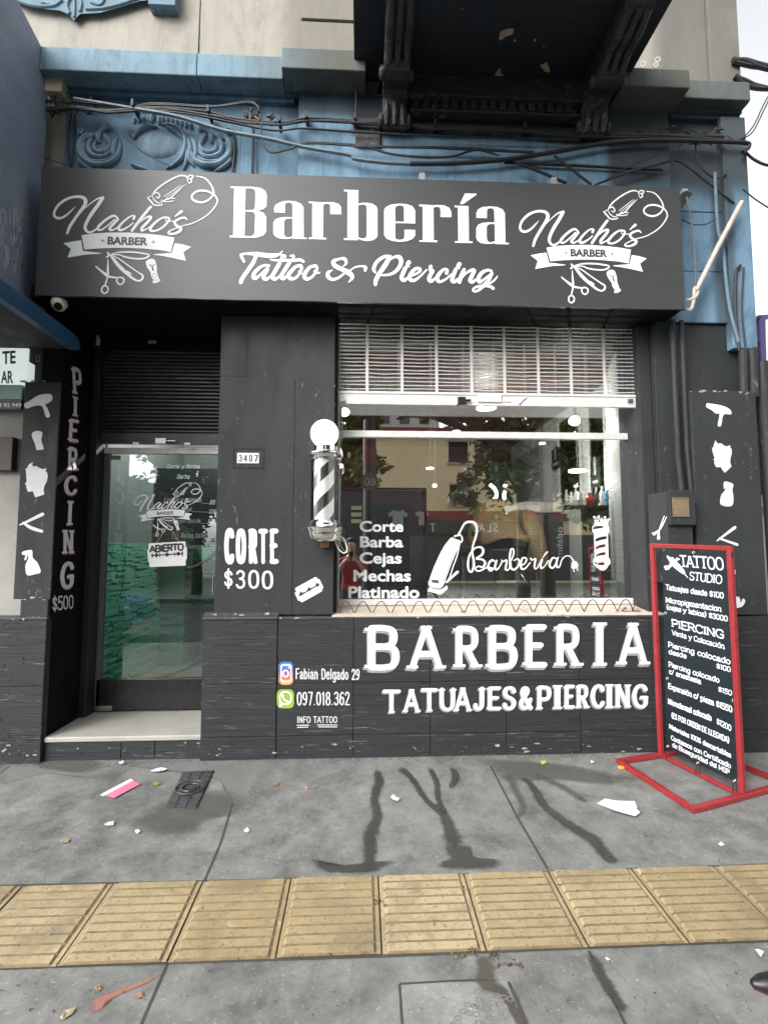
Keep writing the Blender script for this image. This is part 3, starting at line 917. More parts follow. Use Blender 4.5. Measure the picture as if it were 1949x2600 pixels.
def strips(mb, x0, x1, z0, z1, y, seed, gapz=()):
    """rows of thin stone strips with uneven projection, facing the street"""
    rnd = random.Random(seed)
    z = z0
    while z < z1 - .002:
        h = rnd.uniform(.010, .0165)
        zt = min(z1, z + h)
        x = x0
        while x < x1 - .001:
            w = rnd.uniform(.07, .34)
            xe = x1 if x + w > x1 - .05 else x + w
            d = rnd.uniform(0, .0055)
            g = .0006
            mb.add([(x + g, y - d, z + g), (xe - g, y - d, z + g), (xe - g, y - d, zt - g), (x + g, y - d, zt - g),
                    (x, y + .006, z), (xe, y + .006, z), (xe, y + .006, zt), (x, y + .006, zt)],
                   [(0, 1, 2, 3), (4, 5, 1, 0), (5, 6, 2, 1), (6, 7, 3, 2), (7, 4, 0, 3)])
            x = xe
        z = zt

YP = -.055                                     # face of the plinth
base_z = -.03
plz = [wall(600, 1572, YP).z, wall(1200, 1568, YP).z]
XG = wall(705, 1700, YP).x                     # the open joint left of the lettered plinth
mb = MB()
xa, xb = wall(513, 1700, YP).x, XG - .006
xlp0, xlp1 = -2.62, wall(114, 1700, YP).x
tile_w = .435
def tiled(mb, x0, x1, z0, z1, y, seed, first):
    """strip panels separated by thin joints"""
    zs = [z0]
    for zz in (.23, .58):
        if z0 + .05 < zz < z1 - .05:
            zs.append(zz)
    zs.append(z1)
    xs = [x0] + [q for q in first if x0 + .03 < q < x1 - .03] + [x1]
    k = 0
    for a, b in zip(xs, xs[1:]):
        for c, d in zip(zs, zs[1:]):
            strips(mb, a + .002, b - .002, c + .002, d - .002, y, seed * 31 + k); k += 1
joints = [wall(p, 1700, YP).x for p in (897, 1091, 1282, 1469, 1652)]
xr0 = 2.33
for x0, x1, z1, yy, sd, jj in ((xa, xb, plz[0], YP, 1, []), (XG, 2.33, plz[1], YP, 2, joints), (xlp0, xlp1, wall(60, 1572, YP).z, YP, 3, []), (xr0, 3.0, wall(1800, 1566, YP - .04).z, YP - .03, 4, [])):
    mb = MB()
    tiled(mb, x0, x1, base_z, z1, yy, sd, jj)
    mb.obj('plinth_tiling', M['dark_tile'], bld)
# solid cores behind the tiling
for q in ((xa, xb, YP + .005, .5, base_z, plz[0]), (xb + .002, 2.33, YP + .007, .3, base_z, plz[1] - .001), (xlp0, xlp1, YP + .005, .0, base_z, wall(60, 1572, YP).z), (xr0 + .002, 3.0, YP - .025, .3, base_z, wall(1800, 1566, YP - .04).z)):
    MB().box(*q).obj('plinth', M['black_paint'], bld)
# sloping ledges on the plinth
def ledge(mb, x0, x1, yf, yb, zf, zb, t=.02):
    mb.hexa([(x0, yf, zf - t), (x1, yf, zf - t), (x1, yb, zf - t), (x0, yb, zf - t)], [(x0, yf, zf), (x1, yf, zf), (x1, yb, zb), (x0, yb, zb)])
zl = wall(60, 1572, YP).z
for q in ((xa - .006, xb + .002, YP - .014, .0, plz[0] + .012, plz[0] + .045, .013), (xb + .004, 2.22, YP - .010, .02, plz[1] + .006, plz[1] + .012, .008), (xlp0, xlp1 + .005, YP - .010, .0, zl + .01, zl + .02, .012)):
    mb = MB(); ledge(mb, *q)
    mb.obj('ledge', M['ledge'], bld, bevel=.003)

# pilasters, column, recess
ztop = 3.19
mb = MB()
YL = -.05
XRV = -2.113                                    # face of the left door reveal
xl0, xl1 = wall(40, 1400, YL).x, XRV - .001
zb0 = zl + .02
# left pilaster: base block, shaft, narrower continuation
mb.box(wall(52, 1545, YL).x, xlp1, YL - .002, .0, zl + .008, wall(60, 1522, YL).z)
mb.box(wall(48, 1200, YL).x, xl1, YL + .012, .018, wall(60, 1522, YL).z + .001, wall(100, 968, YL).z)
mb.obj('pilaster', M['black_paint'], bld, bevel=.006)
mb = MB()
mb.box(wall(125, 900, 0).x, XRV - .002, .0, .018, wall(100, 968, YL).z + .001, ztop)
mb.box(wall(96, 900, .05).x - .05, wall(125, 900, 0).x, .05, .4, wall(100, 968, YL).z - .2, ztop)
mb.obj('upper_pier', M['black_paint'], bld, bevel=.006)
# right pilaster
YR = -.085
mb = MB()
zr0, zr1 = wall(1850, 1562, YR).z, wall(1800, 992, YR).z
mb.box(wall(1760, 1200, YR).x, wall(1928, 1200, YR).x, YR, .35, zr0, zr1)
mb.obj('pilaster', M['black_paint'], bld, bevel=.006)
# main column
mb = MB()
xc0, xc1 = wall(556, 1100, 0).x, wall(850, 1000, 0).x
mb.box(xc0 + .003, xc1, -.010, .5, plz[0] + .02, ztop)
xm = wall(747, 1200, 0).x
zc = wall(600, 957, -.014).z
mb.box(xc0, xm, -.014, .48, plz[0] + .021, zc)
mb.box(xc0, wall(628, 880, -.014).x, -.012, .48, zc + .004, ztop - .004)
mb.obj('column', M['black_paint'], bld, bevel=.005)
# right column between window and pilaster
mb = MB()
xw1 = wall(1617, 1300, .1).x + .012
mb.box(xw1 + .10, wall(1760, 1200, YR).x - .002, -.01, .35, plz[1], ztop)
mb.box(xw1, xw1 + .1, .03, .35, plz[1], ztop)
mb.box(wall(1760, 1200, YR).x - .06, 2.995, .03, .35, zr1 - .05, wall(1850, 803, 0).z)
mb.obj('column', M['black_paint'], bld, bevel=.005)
# door recess
mb = MB()
mb.box(XRV - .14, XRV, .002, .62, .0, wall(119, 1572, 0).z)
mb.box(XRV - .14, XRV - .0 - .0, YL + .02, .62, wall(119, 1572, 0).z + .002, ztop + .001)
mb.box(XRV, xc0 + .02, .44, .62, wall(400, 870, .5).z, ztop)         # lintel behind the shutter
mb.box(XRV - .14, 2.2, -.19, .6, ztop + .004, ztop + .1)             # soffit behind the sign
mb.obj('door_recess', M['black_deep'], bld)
# shutter guide in the recess
MB().box(XRV + .002, XRV + .055, .36, .50, .23, 3.1).obj('shutter_guide', M['black_metal'], bld, bevel=.004)

# threshold step
zt = wall(300, 1865, 0).z
mb = MB()
mb.box(XRV - .0, xa + .03, -.035, .62, zt - .035, zt)
mb.obj('threshold', M['threshold'], bld, bevel=.008)
mb = MB()
tiled(mb, XRV, xa + .02, base_z, zt - .037, -.02, 9, [wall(312, 1890, 0).x, wall(397, 1890, 0).x])
mb.box(XRV, xa + .02, -.014, .1, base_z, zt - .037)
mb.obj('step_riser', M['dark_tile'], bld)

# ------------------------------------------------------------------ upper facade
def facade(name, base, dark, extra_dark=None, soot=None, rough=.75, spots=None):
    m, nt, b = newmat(name)
    v = coords(nt)
    vs = coords(nt, (1.0, 1.0, .35))
    n1 = noise(nt, vs, 2.4, 8, .65, .3); n2 = noise(nt, v, 26, 5, .7); n3 = noise(nt, vs, 6, 6, .7, .6)
    c = mix(nt, ramp(nt, n1, [(.32, 0), (.68, 1)]), tuple(x * .74 for x in base), base)
    c = mix(nt, ramp(nt, n3, [(.47, 0), (.63, .8)]), c, dark)
    vd = coords(nt, (7.0, 7.0, .35))
    c = mix(nt, ramp(nt, noise(nt, vd, 1.6, 5, .65), [(.52, 0), (.70, .6)]), c, dark)
    c = mix(nt, .3, c, mix(nt, n2, tuple(x * .6 for x in base), tuple(x * 1.3 for x in base)))
    c = mix(nt, ramp(nt, noise(nt, v, 40, 3, .8), [(.66, 0), (.70, .7)]), c, spots or tuple(x * 1.5 for x in base))
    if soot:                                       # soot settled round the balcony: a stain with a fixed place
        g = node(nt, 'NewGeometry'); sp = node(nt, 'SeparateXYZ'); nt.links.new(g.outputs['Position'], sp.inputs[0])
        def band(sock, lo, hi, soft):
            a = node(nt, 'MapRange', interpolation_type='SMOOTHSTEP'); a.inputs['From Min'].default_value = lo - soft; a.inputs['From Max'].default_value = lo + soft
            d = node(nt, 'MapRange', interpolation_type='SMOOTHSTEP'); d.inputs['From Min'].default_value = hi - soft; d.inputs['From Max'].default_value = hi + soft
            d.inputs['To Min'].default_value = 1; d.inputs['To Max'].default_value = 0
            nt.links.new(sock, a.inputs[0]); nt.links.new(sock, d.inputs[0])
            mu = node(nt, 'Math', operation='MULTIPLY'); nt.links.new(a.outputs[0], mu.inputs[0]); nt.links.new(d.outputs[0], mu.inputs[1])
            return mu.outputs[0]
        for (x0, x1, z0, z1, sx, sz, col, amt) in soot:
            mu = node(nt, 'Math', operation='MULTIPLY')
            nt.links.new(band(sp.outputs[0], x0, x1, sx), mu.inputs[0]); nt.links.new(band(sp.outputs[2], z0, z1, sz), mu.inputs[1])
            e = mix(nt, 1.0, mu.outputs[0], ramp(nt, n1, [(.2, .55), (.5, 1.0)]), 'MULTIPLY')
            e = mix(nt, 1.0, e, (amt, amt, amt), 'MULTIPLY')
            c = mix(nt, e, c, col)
    nt.links.new(c, b.inputs['Base Color'])
    b.inputs['Roughness'].default_value = rough
    b.inputs['Specular IOR Level'].default_value = .3
    bump(nt, b, mix(nt, .5, n2, n3), .3, .006)
    return m
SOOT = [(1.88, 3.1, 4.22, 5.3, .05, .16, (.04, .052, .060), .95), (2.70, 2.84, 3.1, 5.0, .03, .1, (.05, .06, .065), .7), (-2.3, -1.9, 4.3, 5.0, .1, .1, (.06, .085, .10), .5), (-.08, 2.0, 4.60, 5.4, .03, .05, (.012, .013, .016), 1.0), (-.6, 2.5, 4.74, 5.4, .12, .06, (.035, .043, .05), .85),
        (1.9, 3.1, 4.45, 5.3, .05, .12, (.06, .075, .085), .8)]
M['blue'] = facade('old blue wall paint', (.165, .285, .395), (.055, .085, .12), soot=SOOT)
M['blue_light'] = facade('old blue cornice paint', (.19, .30, .375), (.085, .10, .10), soot=[(-.65, 3.3, 4.80, 5.2, .45, .03, (.085, .088, .076), 1.0)], spots=(.28, .34, .36))
M['beige'] = facade('beige render', (.325, .305, .26), (.17, .16, .135), spots=(.42, .40, .35), soot=[(-.6, .1, 5.0, 5.9, .12, .12, (.15, .142, .115), .75), (2.3, 3.2, 4.9, 6.9, .12, .1, (.12, .118, .105), .95)])
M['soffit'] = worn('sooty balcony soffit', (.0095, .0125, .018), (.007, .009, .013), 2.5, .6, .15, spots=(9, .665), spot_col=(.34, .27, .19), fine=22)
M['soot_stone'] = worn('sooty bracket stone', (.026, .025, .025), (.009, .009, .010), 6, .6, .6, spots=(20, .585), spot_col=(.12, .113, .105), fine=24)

XE = 2.965                                     # right corner of the building
zcn = 4.92                                     # underside of the cornice
XB0, XB1 = wall(160, 420, .02).x, XE
mb = MB()
mb.box(XB0, XE, .03, .6, 3.21, 5.0)             # frieze wall
mb.obj('frieze_wall', M['blue'], bld)
mb = MB()
px0, px1 = wall(758, 380, 0).x, wall(1693, 380, 0).x
mb.box(px0, px1, -.03, .029, 3.22, wall(900, 236, -.03).z)
zc0, zc1 = wall(900, 234, -.05).z, wall(900, 208, -.07).z
for a, b in ((px0, .10), (1.98, px1)):
    mb.hexa([(a - .008, -.045, zc0), (b + .008, -.045, zc0), (b + .008, .029, zc0), (a - .008, .029, zc0)],
            [(a - .03, -.085, zc1), (b + .03, -.085, zc1), (b + .03, .029, zc1), (a - .03, .029, zc1)])
mb.box(px0 - .015, px1 + .01, -.05, .029, zc0 - .018, zc0 - .001)
mb.obj('centre_panel', M['blue'], bld, bevel=.006)
# mouldings under the cornice, left and right bays
mb = MB()
zm = wall(400, 246, .0).z
for a, b in ((XB0, px0 - .034), (px1 + .034, XE)):
    mb = MB()
    mb.box(a, b, -.012, .029, zm - .01, zm + .022)
    mb.box(a, b, -.035, .029, zm + .024, zm + .05)
    mb.hexa([(a, -.035, zm + .052), (b, -.035, zm + .052), (b, .029, zm + .052), (a, .029, zm + .052)],
            [(a, -.115, zcn - .002), (b, -.115, zcn - .002), (b, .029, zcn - .002), (a, .029, zcn - .002)])
    mb.obj('moulding', M['blue'], bld, bevel=.004)
# cornice
cx0, cx1, cx2 = -2.30, wall(716, 150, -.2).x, wall(898, 150, -.2).x
MB().box(cx0, wall(502, 150, -.15).x - .002, -.16, .2, wall(400, 191, -.15).z, wall(400, 132, -.15).z).obj('cornice', M['blue_light'], bld, bevel=.008)
MB().box(wall(502, 150, -.15).x + .002, cx1 - .001, -.162, .2, wall(400, 191, -.15).z, wall(400, 132, -.15).z - .004).obj('cornice', M['blue_light'], bld, bevel=.008)
MB().box(cx1, 0.02, -.23, .2, wall(800, 178, -.22).z, wall(800, 126, -.22).z).obj('cornice', M['blue_light'], bld, bevel=.008)
xq0, xq1 = 1.90, wall(1748, 205, -.22).x
MB().box(xq0, xq1, -.23, .2, wall(1680, 224, -.22).z, wall(1680, 177, -.22).z).obj('cornice', M['blue_light'], bld, bevel=.008)
MB().box(xq1 + .001, XE + .02, -.10, .2, wall(1790, 250, -.1).z, wall(1790, 203, -.1).z).obj('cornice', M['blue_light'], bld, bevel=.008)
# beige upper wall
mb = MB()
zu = 5.05
mb.box(-2.8, wall(507, 60, .02).x - .003, .022, .6, zu, 7.4)
mb.box(wall(507, 60, .02).x + .003, wall(765, 60, .01).x, .02, .6, zu, 7.4)
xg0, xg1 = wall(765, 60, .01).x + .001, wall(1790, 60, 0).x
for z0, z1 in ((zu, wall(840, 58, 0).z), (wall(840, 50, 0).z, 5.95), (5.98, 7.4)):
    mb.box(xg0, .2, -.004, .6, z0, z1)
mb.box(xg0, .2, .02, .6, zu, 7.4 - .01)
mb.box(.2, xg1, .001, .6, zu, 7.39)
mb.box(xg1 + .004, XE + .01, -.03, .6, zu, 7.395)
mb.obj('upper_wall', M['beige'], bld, bevel=.004)
# left end: beige neighbour strip of the facade beside the blue frieze
mb = MB()
mb.box(-3.6, XB0 - .002, .05, .6, 2.9, 5.06)
mb.obj('side_wall', M['beige'], bld)
# cracks and joints
def crack(pts, w, y, name='crack', mat=None):
    mb = MB()
    mb.tube([wall(*p, y) for p in pts], w, 5)
    return mb.obj(name, mat or M['cable'], bld)
crack([(509, 0), (506, 60), (503, 137)], .004, .018)
crack([(491, 137), (491, 195), (500, 215), (503, 240), (503, 262)], .0035, -.02)

# right corner pier
mb = MB()
mb.box(wall(1835, 500, -.02).x, XE + .015, -.04, .028, 3.0, 4.86)
mb.box(wall(1690, 500, .02).x + .002, wall(1835, 500, 0).x - .004, .004, .029, 3.215, 3.62)
mb.box(wall(1690, 500, .02).x + .002, wall(1835, 500, 0).x - .004, .006, .029, 3.624, 4.10)
mb.box(wall(1690, 500, .02).x + .002, wall(1835, 500, 0).x - .004, .004, .029, 4.104, 4.62)
mb.obj('corner_pier', M['blue'], bld, bevel=.006)

# balcony
bal = bpy.data.objects.new('balcony', None); COL.objects.link(bal); bal.parent = bld
ZS = 5.0
sx0, sx1 = -.065, 1.98
mb = MB()
mb.box(sx0, sx1, -1.25, -.0, ZS, ZS + .22)
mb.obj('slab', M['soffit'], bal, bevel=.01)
mb = MB()                                      # grooved moulding strip at the wall
mb.box(.30, 1.66, -.16, -.031, wall(1200, 245, -.16).z, ZS - .002)
mb.box(.34, 1.62, -.10, -.031, wall(1200, 292, -.1).z, wall(1200, 245, -.16).z - .004)
n = 17
for i in range(n):
    x = .37 + (1.60 - .37) * i / n
    mb.box(x, x + .045, -.128, -.098, wall(1200, 283, -.1).z, wall(1200, 250, -.1).z)
mb.box(.34, 1.62, -.125, -.098, wall(1200, 291, -.1).z - .004, wall(1200, 285, -.1).z)
mb.obj('frieze_band', M['soot_stone'], bal, bevel=.005)
def bracket(x0, x1, name):
    prof = [(-.03, 4.62), (-.10, 4.60), (-.135, 4.64), (-.14, 4.72), (-.15, 4.79), (-.20, 4.815), (-.265, 4.80), (-.32, 4.77), (-.385, 4.775), (-.42, 4.81),
            (-.43, 4.86), (-.50, 4.875), (-.62, 4.87), (-.74, 4.885), (-.82, 4.92), (-.86, 4.998), (-.03, 4.998)]
    mb = MB()
    mb.prism(prof, lambda u, v: (x0, u, v), lambda u, v: (x1, u, v))
    for (yc, zc_, r) in ((-.33, 4.805, .045), (-.1, 4.66, .05)):      # scroll eyes on both sides
        mb.lathe([(r, 0), (r, .02), (r * .5, .035)], (x1, yc, zc_), 14, axis='x')
        mb.lathe([(r, 0), (r, -.02), (r * .5, -.035)], (x0, yc, zc_), 14, axis='x')
    w = x1 - x0
    for i in range(3):                                                # leaf lobes under the scroll
        xc = x0 + w * (i + .5) / 3
        mb.tube([(xc, -.40, 4.80), (xc, -.50, 4.868), (xc, -.62, 4.862), (xc, -.76, 4.885)], [.02, .032, .034, .02], 8)
        mb.tube([(xc, -.12, 4.61), (xc, -.15, 4.68), (xc, -.15, 4.76)], [.018, .026, .014], 8)
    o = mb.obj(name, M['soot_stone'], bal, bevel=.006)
    return o
bracket(.145, .325, 'bracket')
bracket(1.64, 1.83, 'bracket')
mb = MB()
mb.box(sx0 + .01, .13, -.06, -.031, 4.5, 4.72)
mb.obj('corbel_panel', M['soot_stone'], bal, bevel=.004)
# flaked paint on the soffit
BP = plain('bare render', (.36, .29, .20), .9)
for i, pts in enumerate(([(1265, 95), (1270, 80), (1288, 72), (1305, 72), (1300, 85), (1283, 92), (1268, 103)], [(1355, 100), (1360, 95), (1358, 110)],
            [(1252, 200), (1262, 178), (1270, 172), (1270, 185), (1283, 195), (1272, 203), (1256, 205)],
            [(1370, 165), (1388, 158), (1394, 170), (1392, 185), (1383, 180)], [(1203, 232), (1208, 212), (1214, 205), (1219, 222), (1214, 231)])):
    P = [on_plane(*p, (0, 0, ZS), (0, 0, 1)) for p in pts]
    pt = Paint()
    pt.put([ragged([(p.x, p.y) for p in P], i, .004)], lambda x, y: Vector((x, y, ZS - .002)))
    pt.obj('bare_patch', BP, bal)
# ------------------------------------------------------------------ shop sign
YS = -.25
sg = thing('shop_sign', 'long charcoal sign box with white barber and tattoo lettering above the shop front', 'shop sign')
sx0, sx1 = -2.186, 2.284
szb0, szb1, szt0, szt1 = wall(89, 747, YS).z, wall(1739, 788, YS).z, wall(107, 423, YS).z, wall(1723, 477, YS).z
sz0, sz1 = (szb0 + szb1) / 2, (szt0 + szt1) / 2
mb = MB().box(sx0 + .012, sx1 - .012, YS + .004, -.052, sz0 + .004, sz1 - .004)
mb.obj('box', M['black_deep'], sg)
mb = MB()
n = 40
top = [(sx0 + (sx1 - sx0) * i / n) for i in range(n + 1)]
rnd = random.Random(3)
for i, x in enumerate(top):
    w = rnd.uniform(-.0015, .0015)
    mb.v += [(x, YS, sz0 + rnd.uniform(-.003, .002)), (x, YS - .0, sz1), (x, YS + .02, sz1), (x, YS + .02, sz0)]
for i in range(n):
    a, b = i * 4, i * 4 + 4
    mb.f += [(a, b, b + 1, a + 1), (a + 1, b + 1, b + 2, a + 2), (a + 3, b + 3, b, a)]
mb.m = [0] * len(mb.f)
mb.f += [(0, 1, 2, 3), (n * 4 + 3, n * 4 + 2, n * 4 + 1, n * 4)]; mb.m += [0, 0]
mb.obj('face_sheet', M['sign_face'], sg)
YT = YS - .0022
cA, cB = crop(1310, 470, 4.145, YT), crop(1330, 620, 5.024, YT)
cC, cD, cE, cF = crop(590, 625, 4.6056, YT), crop(930, 625, 4.6056, YT), crop(570, 460, 4.363, YT), crop(920, 470, 4.251, YT)

LOGO_WORD = ["235,375,4 200,415,14 150,465,22 95,490,26 50,475,26 40,430,24 70,365,26 130,310,28 200,280,26 270,275,28 320,295,34 330,340,36 300,400,32 250,480,30 200,570,30 178,640,24",
 "235,500,8 300,420,8 370,350,10 440,295,16 485,285,24", "490,285,36 450,360,36 400,440,36 360,520,34 345,580,30 365,620,24 400,630,22 450,600,18 490,565,14",
 "650,490,16 620,465,22 580,475,26 520,520,26 470,575,26 475,605,22 510,600,18 570,550,14 620,500,14", "650,500,28 610,550,28 580,590,28 600,608,20 640,590,14 680,555,12",
 "800,495,26 810,470,20 780,465,16 730,500,20 680,555,26 665,595,28 700,605,24 760,570,16 800,535,12",
 "955,375,28 900,450,30 840,540,30 795,610,28", "810,585,8 870,520,12 930,475,20 965,475,26 940,520,28 890,580,28 890,610,22 930,595,14 960,575,12",
 "1120,480,20 1080,480,18 1020,520,24 970,580,28 975,610,24 1020,612,20 1080,580,20 1125,530,22 1140,490,20 1120,476,16", "1100,480,8 1115,515,8 1180,515,10",
 "1250,420,30 1225,440,22 1195,468,12",
 "1310,500,12 1285,480,20 1230,495,22 1195,525,24 1215,560,24 1255,585,28 1250,615,28 1200,640,22 1150,640,20 1145,620,14 1200,590,10 1280,560,10 1340,545,10 1400,520,11 1480,470,12 1540,410,13 1585,330,14 1570,270,15 1520,230,18 1460,210,20 1390,215,20 1345,250,18 1345,290,18 1390,320,20 1450,325,20 1510,295,18 1545,240,16 1530,180,15 1490,120,13 1440,80,12 1370,65,10",
 "965,260,10 980,225,14 1030,170,16 1120,105,16 1200,65,16 1250,60,14 1280,75,10 1290,110,8 1300,130,7",
 "1285,85,10 1300,60,12 1335,62,14 1330,85,14 1300,90,10", "1320,95,14 1325,120,14 1305,135,10", "920,280,8 945,268,10 960,262,8",
 "920,282,14 955,320,16 990,355,14 1055,355,12 1065,340,10", "985,240,12 1010,230,12 1035,265,12 1020,285,10 1000,270,8", "965,275,8 990,310,10 1030,335,10 1060,320,8 1050,305,8",
 "1270,150,4 1190,230,12 1130,290,12 1080,305,6", "1225,155,5 1150,215,8 1075,270,6", "1250,155,4 1170,225,8 1090,285,5", "1070,315,16 1120,290,14 1180,288,8", "1080,322,10 1140,318,10 1170,310,8"]
LOGO_BAN = ["283,45 430,22 600,12 830,10 1050,25 1220,45 1360,70 1330,245 1200,222 1000,203 830,197 650,198 500,205 330,218",
 "80,142 190,120 283,108 315,235 400,245 528,262 520,270 350,280 140,317 172,213", "1368,138 1470,155 1562,183 1475,247 1513,353 1350,315 1230,292 1132,280 1140,272 1340,255"]
LOGO_TOOL = ["650,270,10 750,250,18 900,250,20 1000,262,20 1080,280,18 1060,310,20 1000,328,20 900,325,20 800,305,18 755,285,14 700,280,14 640,285,20", "600,255,20 620,285,26 590,310,16",
 "650,300,30 720,390,40 800,470,40 870,530,30 920,570,26 980,595,20 1020,575,26 1025,530,22 960,485,16 850,410,14 740,330,14 680,300,10", "840,480,20 890,510,14",
 "475,420,14 540,475,24 600,520,34 640,545,26 740,560,18", "612,335,8 615,420,20 622,500,26 620,560,18 610,600,18 600,650,18",
 "770,553,18 808,570,18 810,610,18 780,640,18 745,625,18 730,585,18 745,558,18 770,553,18", "600,655,18 632,675,18 635,720,18 605,748,18 572,730,18 565,690,18 580,662,18 600,655,18"]
BRUSH = "1048,365 1065,340 1100,325 1140,330 1160,355 1180,420 1185,490 1200,520 1210,560 1235,585 1220,605 1180,622 1145,620 1150,580 1125,540 1115,495 1075,440 1055,400"

def logo(parent, fn, yoff, sub=None):
    """fn maps the traced sign-plane point on to its own place"""
    p = Paint()
    A = lambda u, v: fn(cA(u, v)); B = lambda u, v: fn(cB(u, v))
    for s in LOGO_WORD:
        p.put(stroke(s, k=5), A)
    for s in LOGO_BAN:
        p.put(poly(s), B)
    for s in LOGO_TOOL:
        p.put(stroke(s, k=4), B)
    p.put(poly(BRUSH), B, stroke("1098,400,13 1125,420,10 1150,470,13") + stroke("1150,395,10 1130,425,12 1135,465,10") +
          stroke("1163,503,5 1185,515,5 1186,540,5 1163,552,5 1142,540,5 1142,515,5 1163,503,5") + stroke("1150,580,4 1220,570,4") + stroke("1150,598,4 1222,588,4"))
    return p

def same(v): return v
lp = logo(sg, same, 0)
# the second, left-hand logo: same drawing moved along the board
def simil(a0, a1, b0, b1, y):
    za, zb = complex(a1.x - a0.x, a1.z - a0.z), complex(b1.x - b0.x, b1.z - b0.z)
    k = zb / za
    def f(v):
        q = complex(v.x - a0.x, v.z - a0.z) * k
        return Vector((b0.x + q.real, y, b0.z + q.imag))
    return f
T0, T1 = cB(80, 142), cB(1562, 183)
left = simil(T0, T1, wall(161.4, 617.4, YT), wall(486, 627.2, YT), YT)
lp2 = logo(sg, left, 0)
lp.obj('logo', M['vinyl_white'], sg)
lp2.obj('logo', M['vinyl_white'], sg)
p = Paint()
for fn in (same, left):
    up = lambda v: v + Vector((0, -.0012, 0))
    q = [up(fn(cB(*c))) for c in ((590, 152), (1058, 163), (588, 60))]
    sans_box(p, 'BARBER', *q, bold=.045)
    for (u, v) in ((533, 112), (1120, 125)):
        p.put(stroke(f"{u-16},{v},8 {u+16},{v},8") + stroke(f"{u},{v-16},8 {u},{v+16},8"), lambda a, b: up(fn(cB(a, b))))
p.obj('logo_text', plain('sign dark vinyl', (.045, .047, .05), .5), sg)

p = Paint()
def outl(fn, outer, *holes):
    p.put(poly(outer), fn, sum((poly(h) for h in holes), []))
outl(cE, "68,58 320,63 400,75 450,105 468,150 465,280 430,308 368,327 430,350 462,395 463,560 430,600 370,622 310,629 55,622 57,603 95,600 107,78 68,75",
     "234,78 300,80 335,95 343,125 338,290 325,315 300,320 228,320", "230,335 300,338 330,350 340,375 333,570 320,598 290,608 222,606")
outl(cE, "550,345 548,300 562,265 600,240 650,222 715,217 790,226 845,250 875,290 877,625 912,625 910,642 752,640 752,625 735,635 680,642 610,635 565,615 540,580 540,460 560,425 610,405 670,397 752,399 752,270 745,245 715,235 685,240 669,262 669,350",
     "752,413 700,415 672,425 660,450 660,585 672,615 700,623 735,618 752,608")
outl(cE, "933,225 1092,235 1130,232 1200,233 1260,250 1290,285 1293,367 1170,365 1170,270 1155,252 1120,250 1095,262 1090,625 1127,628 1125,646 930,641 932,623 970,625 972,245 933,243")
outl(cE, "1323,95 1482,100 1480,252 1520,240 1580,240 1640,252 1680,280 1693,310 1693,605 1675,635 1640,655 1585,663 1530,657 1480,637 1480,655 1322,652 1323,633 1360,633 1362,116 1323,113",
     "1480,268 1520,258 1560,262 1575,285 1575,605 1560,632 1520,636 1480,622")
outl(cF, "567,415 352,410 352,560 362,585 400,592 440,585 452,560 452,482 567,484 567,545 540,580 480,605 400,613 320,603 260,578 233,540 233,265 255,235 310,210 395,201 480,207 540,230 567,275",
     "352,395 352,250 365,227 400,218 435,225 448,245 448,395")
outl(cF, "610,210 765,217 810,215 880,220 935,245 957,290 957,347 840,345 840,260 825,238 790,235 765,245 768,597 806,598 804,617 613,613 613,595 650,595 648,232 610,228")
outl(cF, "990,222 1142,228 1147,607 1187,608 1184,627 997,623 998,605 1032,605 1028,242 990,238")
outl(cF, "1103,90 1230,93 1228,103 1085,205 1050,203")
outl(cF, "1227,353 1227,300 1245,262 1290,238 1370,230 1450,235 1510,262 1535,305 1540,622 1578,623 1575,640 1428,636 1428,622 1400,633 1340,635 1275,625 1240,600 1226,570 1226,465 1245,430 1290,408 1350,402 1422,404 1420,280 1410,255 1380,248 1350,255 1341,280 1341,357",
     "1424,420 1380,420 1350,430 1338,455 1340,580 1352,610 1385,618 1428,605")
p.obj('block_lettering', M['vinyl_white'], sg)
p = Paint()
for s in ["135,180,30 105,115,34 110,95,26 200,88,34 300,95,50 400,108,54 500,108,48 560,85,22 582,60,16", "285,85,40 250,180,44 190,270,46 120,370,46 100,420,50",
 "425,230,36 380,225,30 320,250,36 260,310,44 245,360,46 275,375,40 330,330,26 390,270,24", "410,270,44 375,330,46 365,370,46 400,385,40 450,350,22 480,320,16",
 "600,120,30 585,105,22 570,130,16 565,170,30 540,220,46 490,310,46 465,360,46 500,385,40 550,350,22 590,310,16", "570,110,20 600,105,20 620,120,24 600,150,20 560,180,20",
 "680,115,20 710,110,24 720,130,24 690,165,26 650,220,46 600,300,46 570,360,46 600,380,40 640,350,26", "445,155,16 500,165,24 600,165,32 720,165,34 790,160,34 830,180,32",
 "800,225,34 740,240,36 690,290,44 655,340,48 680,380,42 740,370,30 790,310,30 810,250,36 780,225,26", "770,290,10 790,320,12 830,320,10",
 "975,230,36 910,245,36 860,300,44 840,350,48 870,385,40 930,360,30 975,300,30 990,250,30 960,228,24", "960,290,24 980,315,24 1020,310,18",
 "1295,235,10 1330,200,30 1310,150,40 1250,150,28 1180,180,46 1200,230,50 1280,270,52 1370,320,60 1400,370,40 1355,425,8",
 "1170,280,10 1120,310,40 1120,360,46 1170,390,34 1240,370,30 1310,320,22 1380,280,16 1440,245,20 1510,235,22 1555,250,40 1550,285,30"]:
    p.put(stroke(s, k=5), cC)
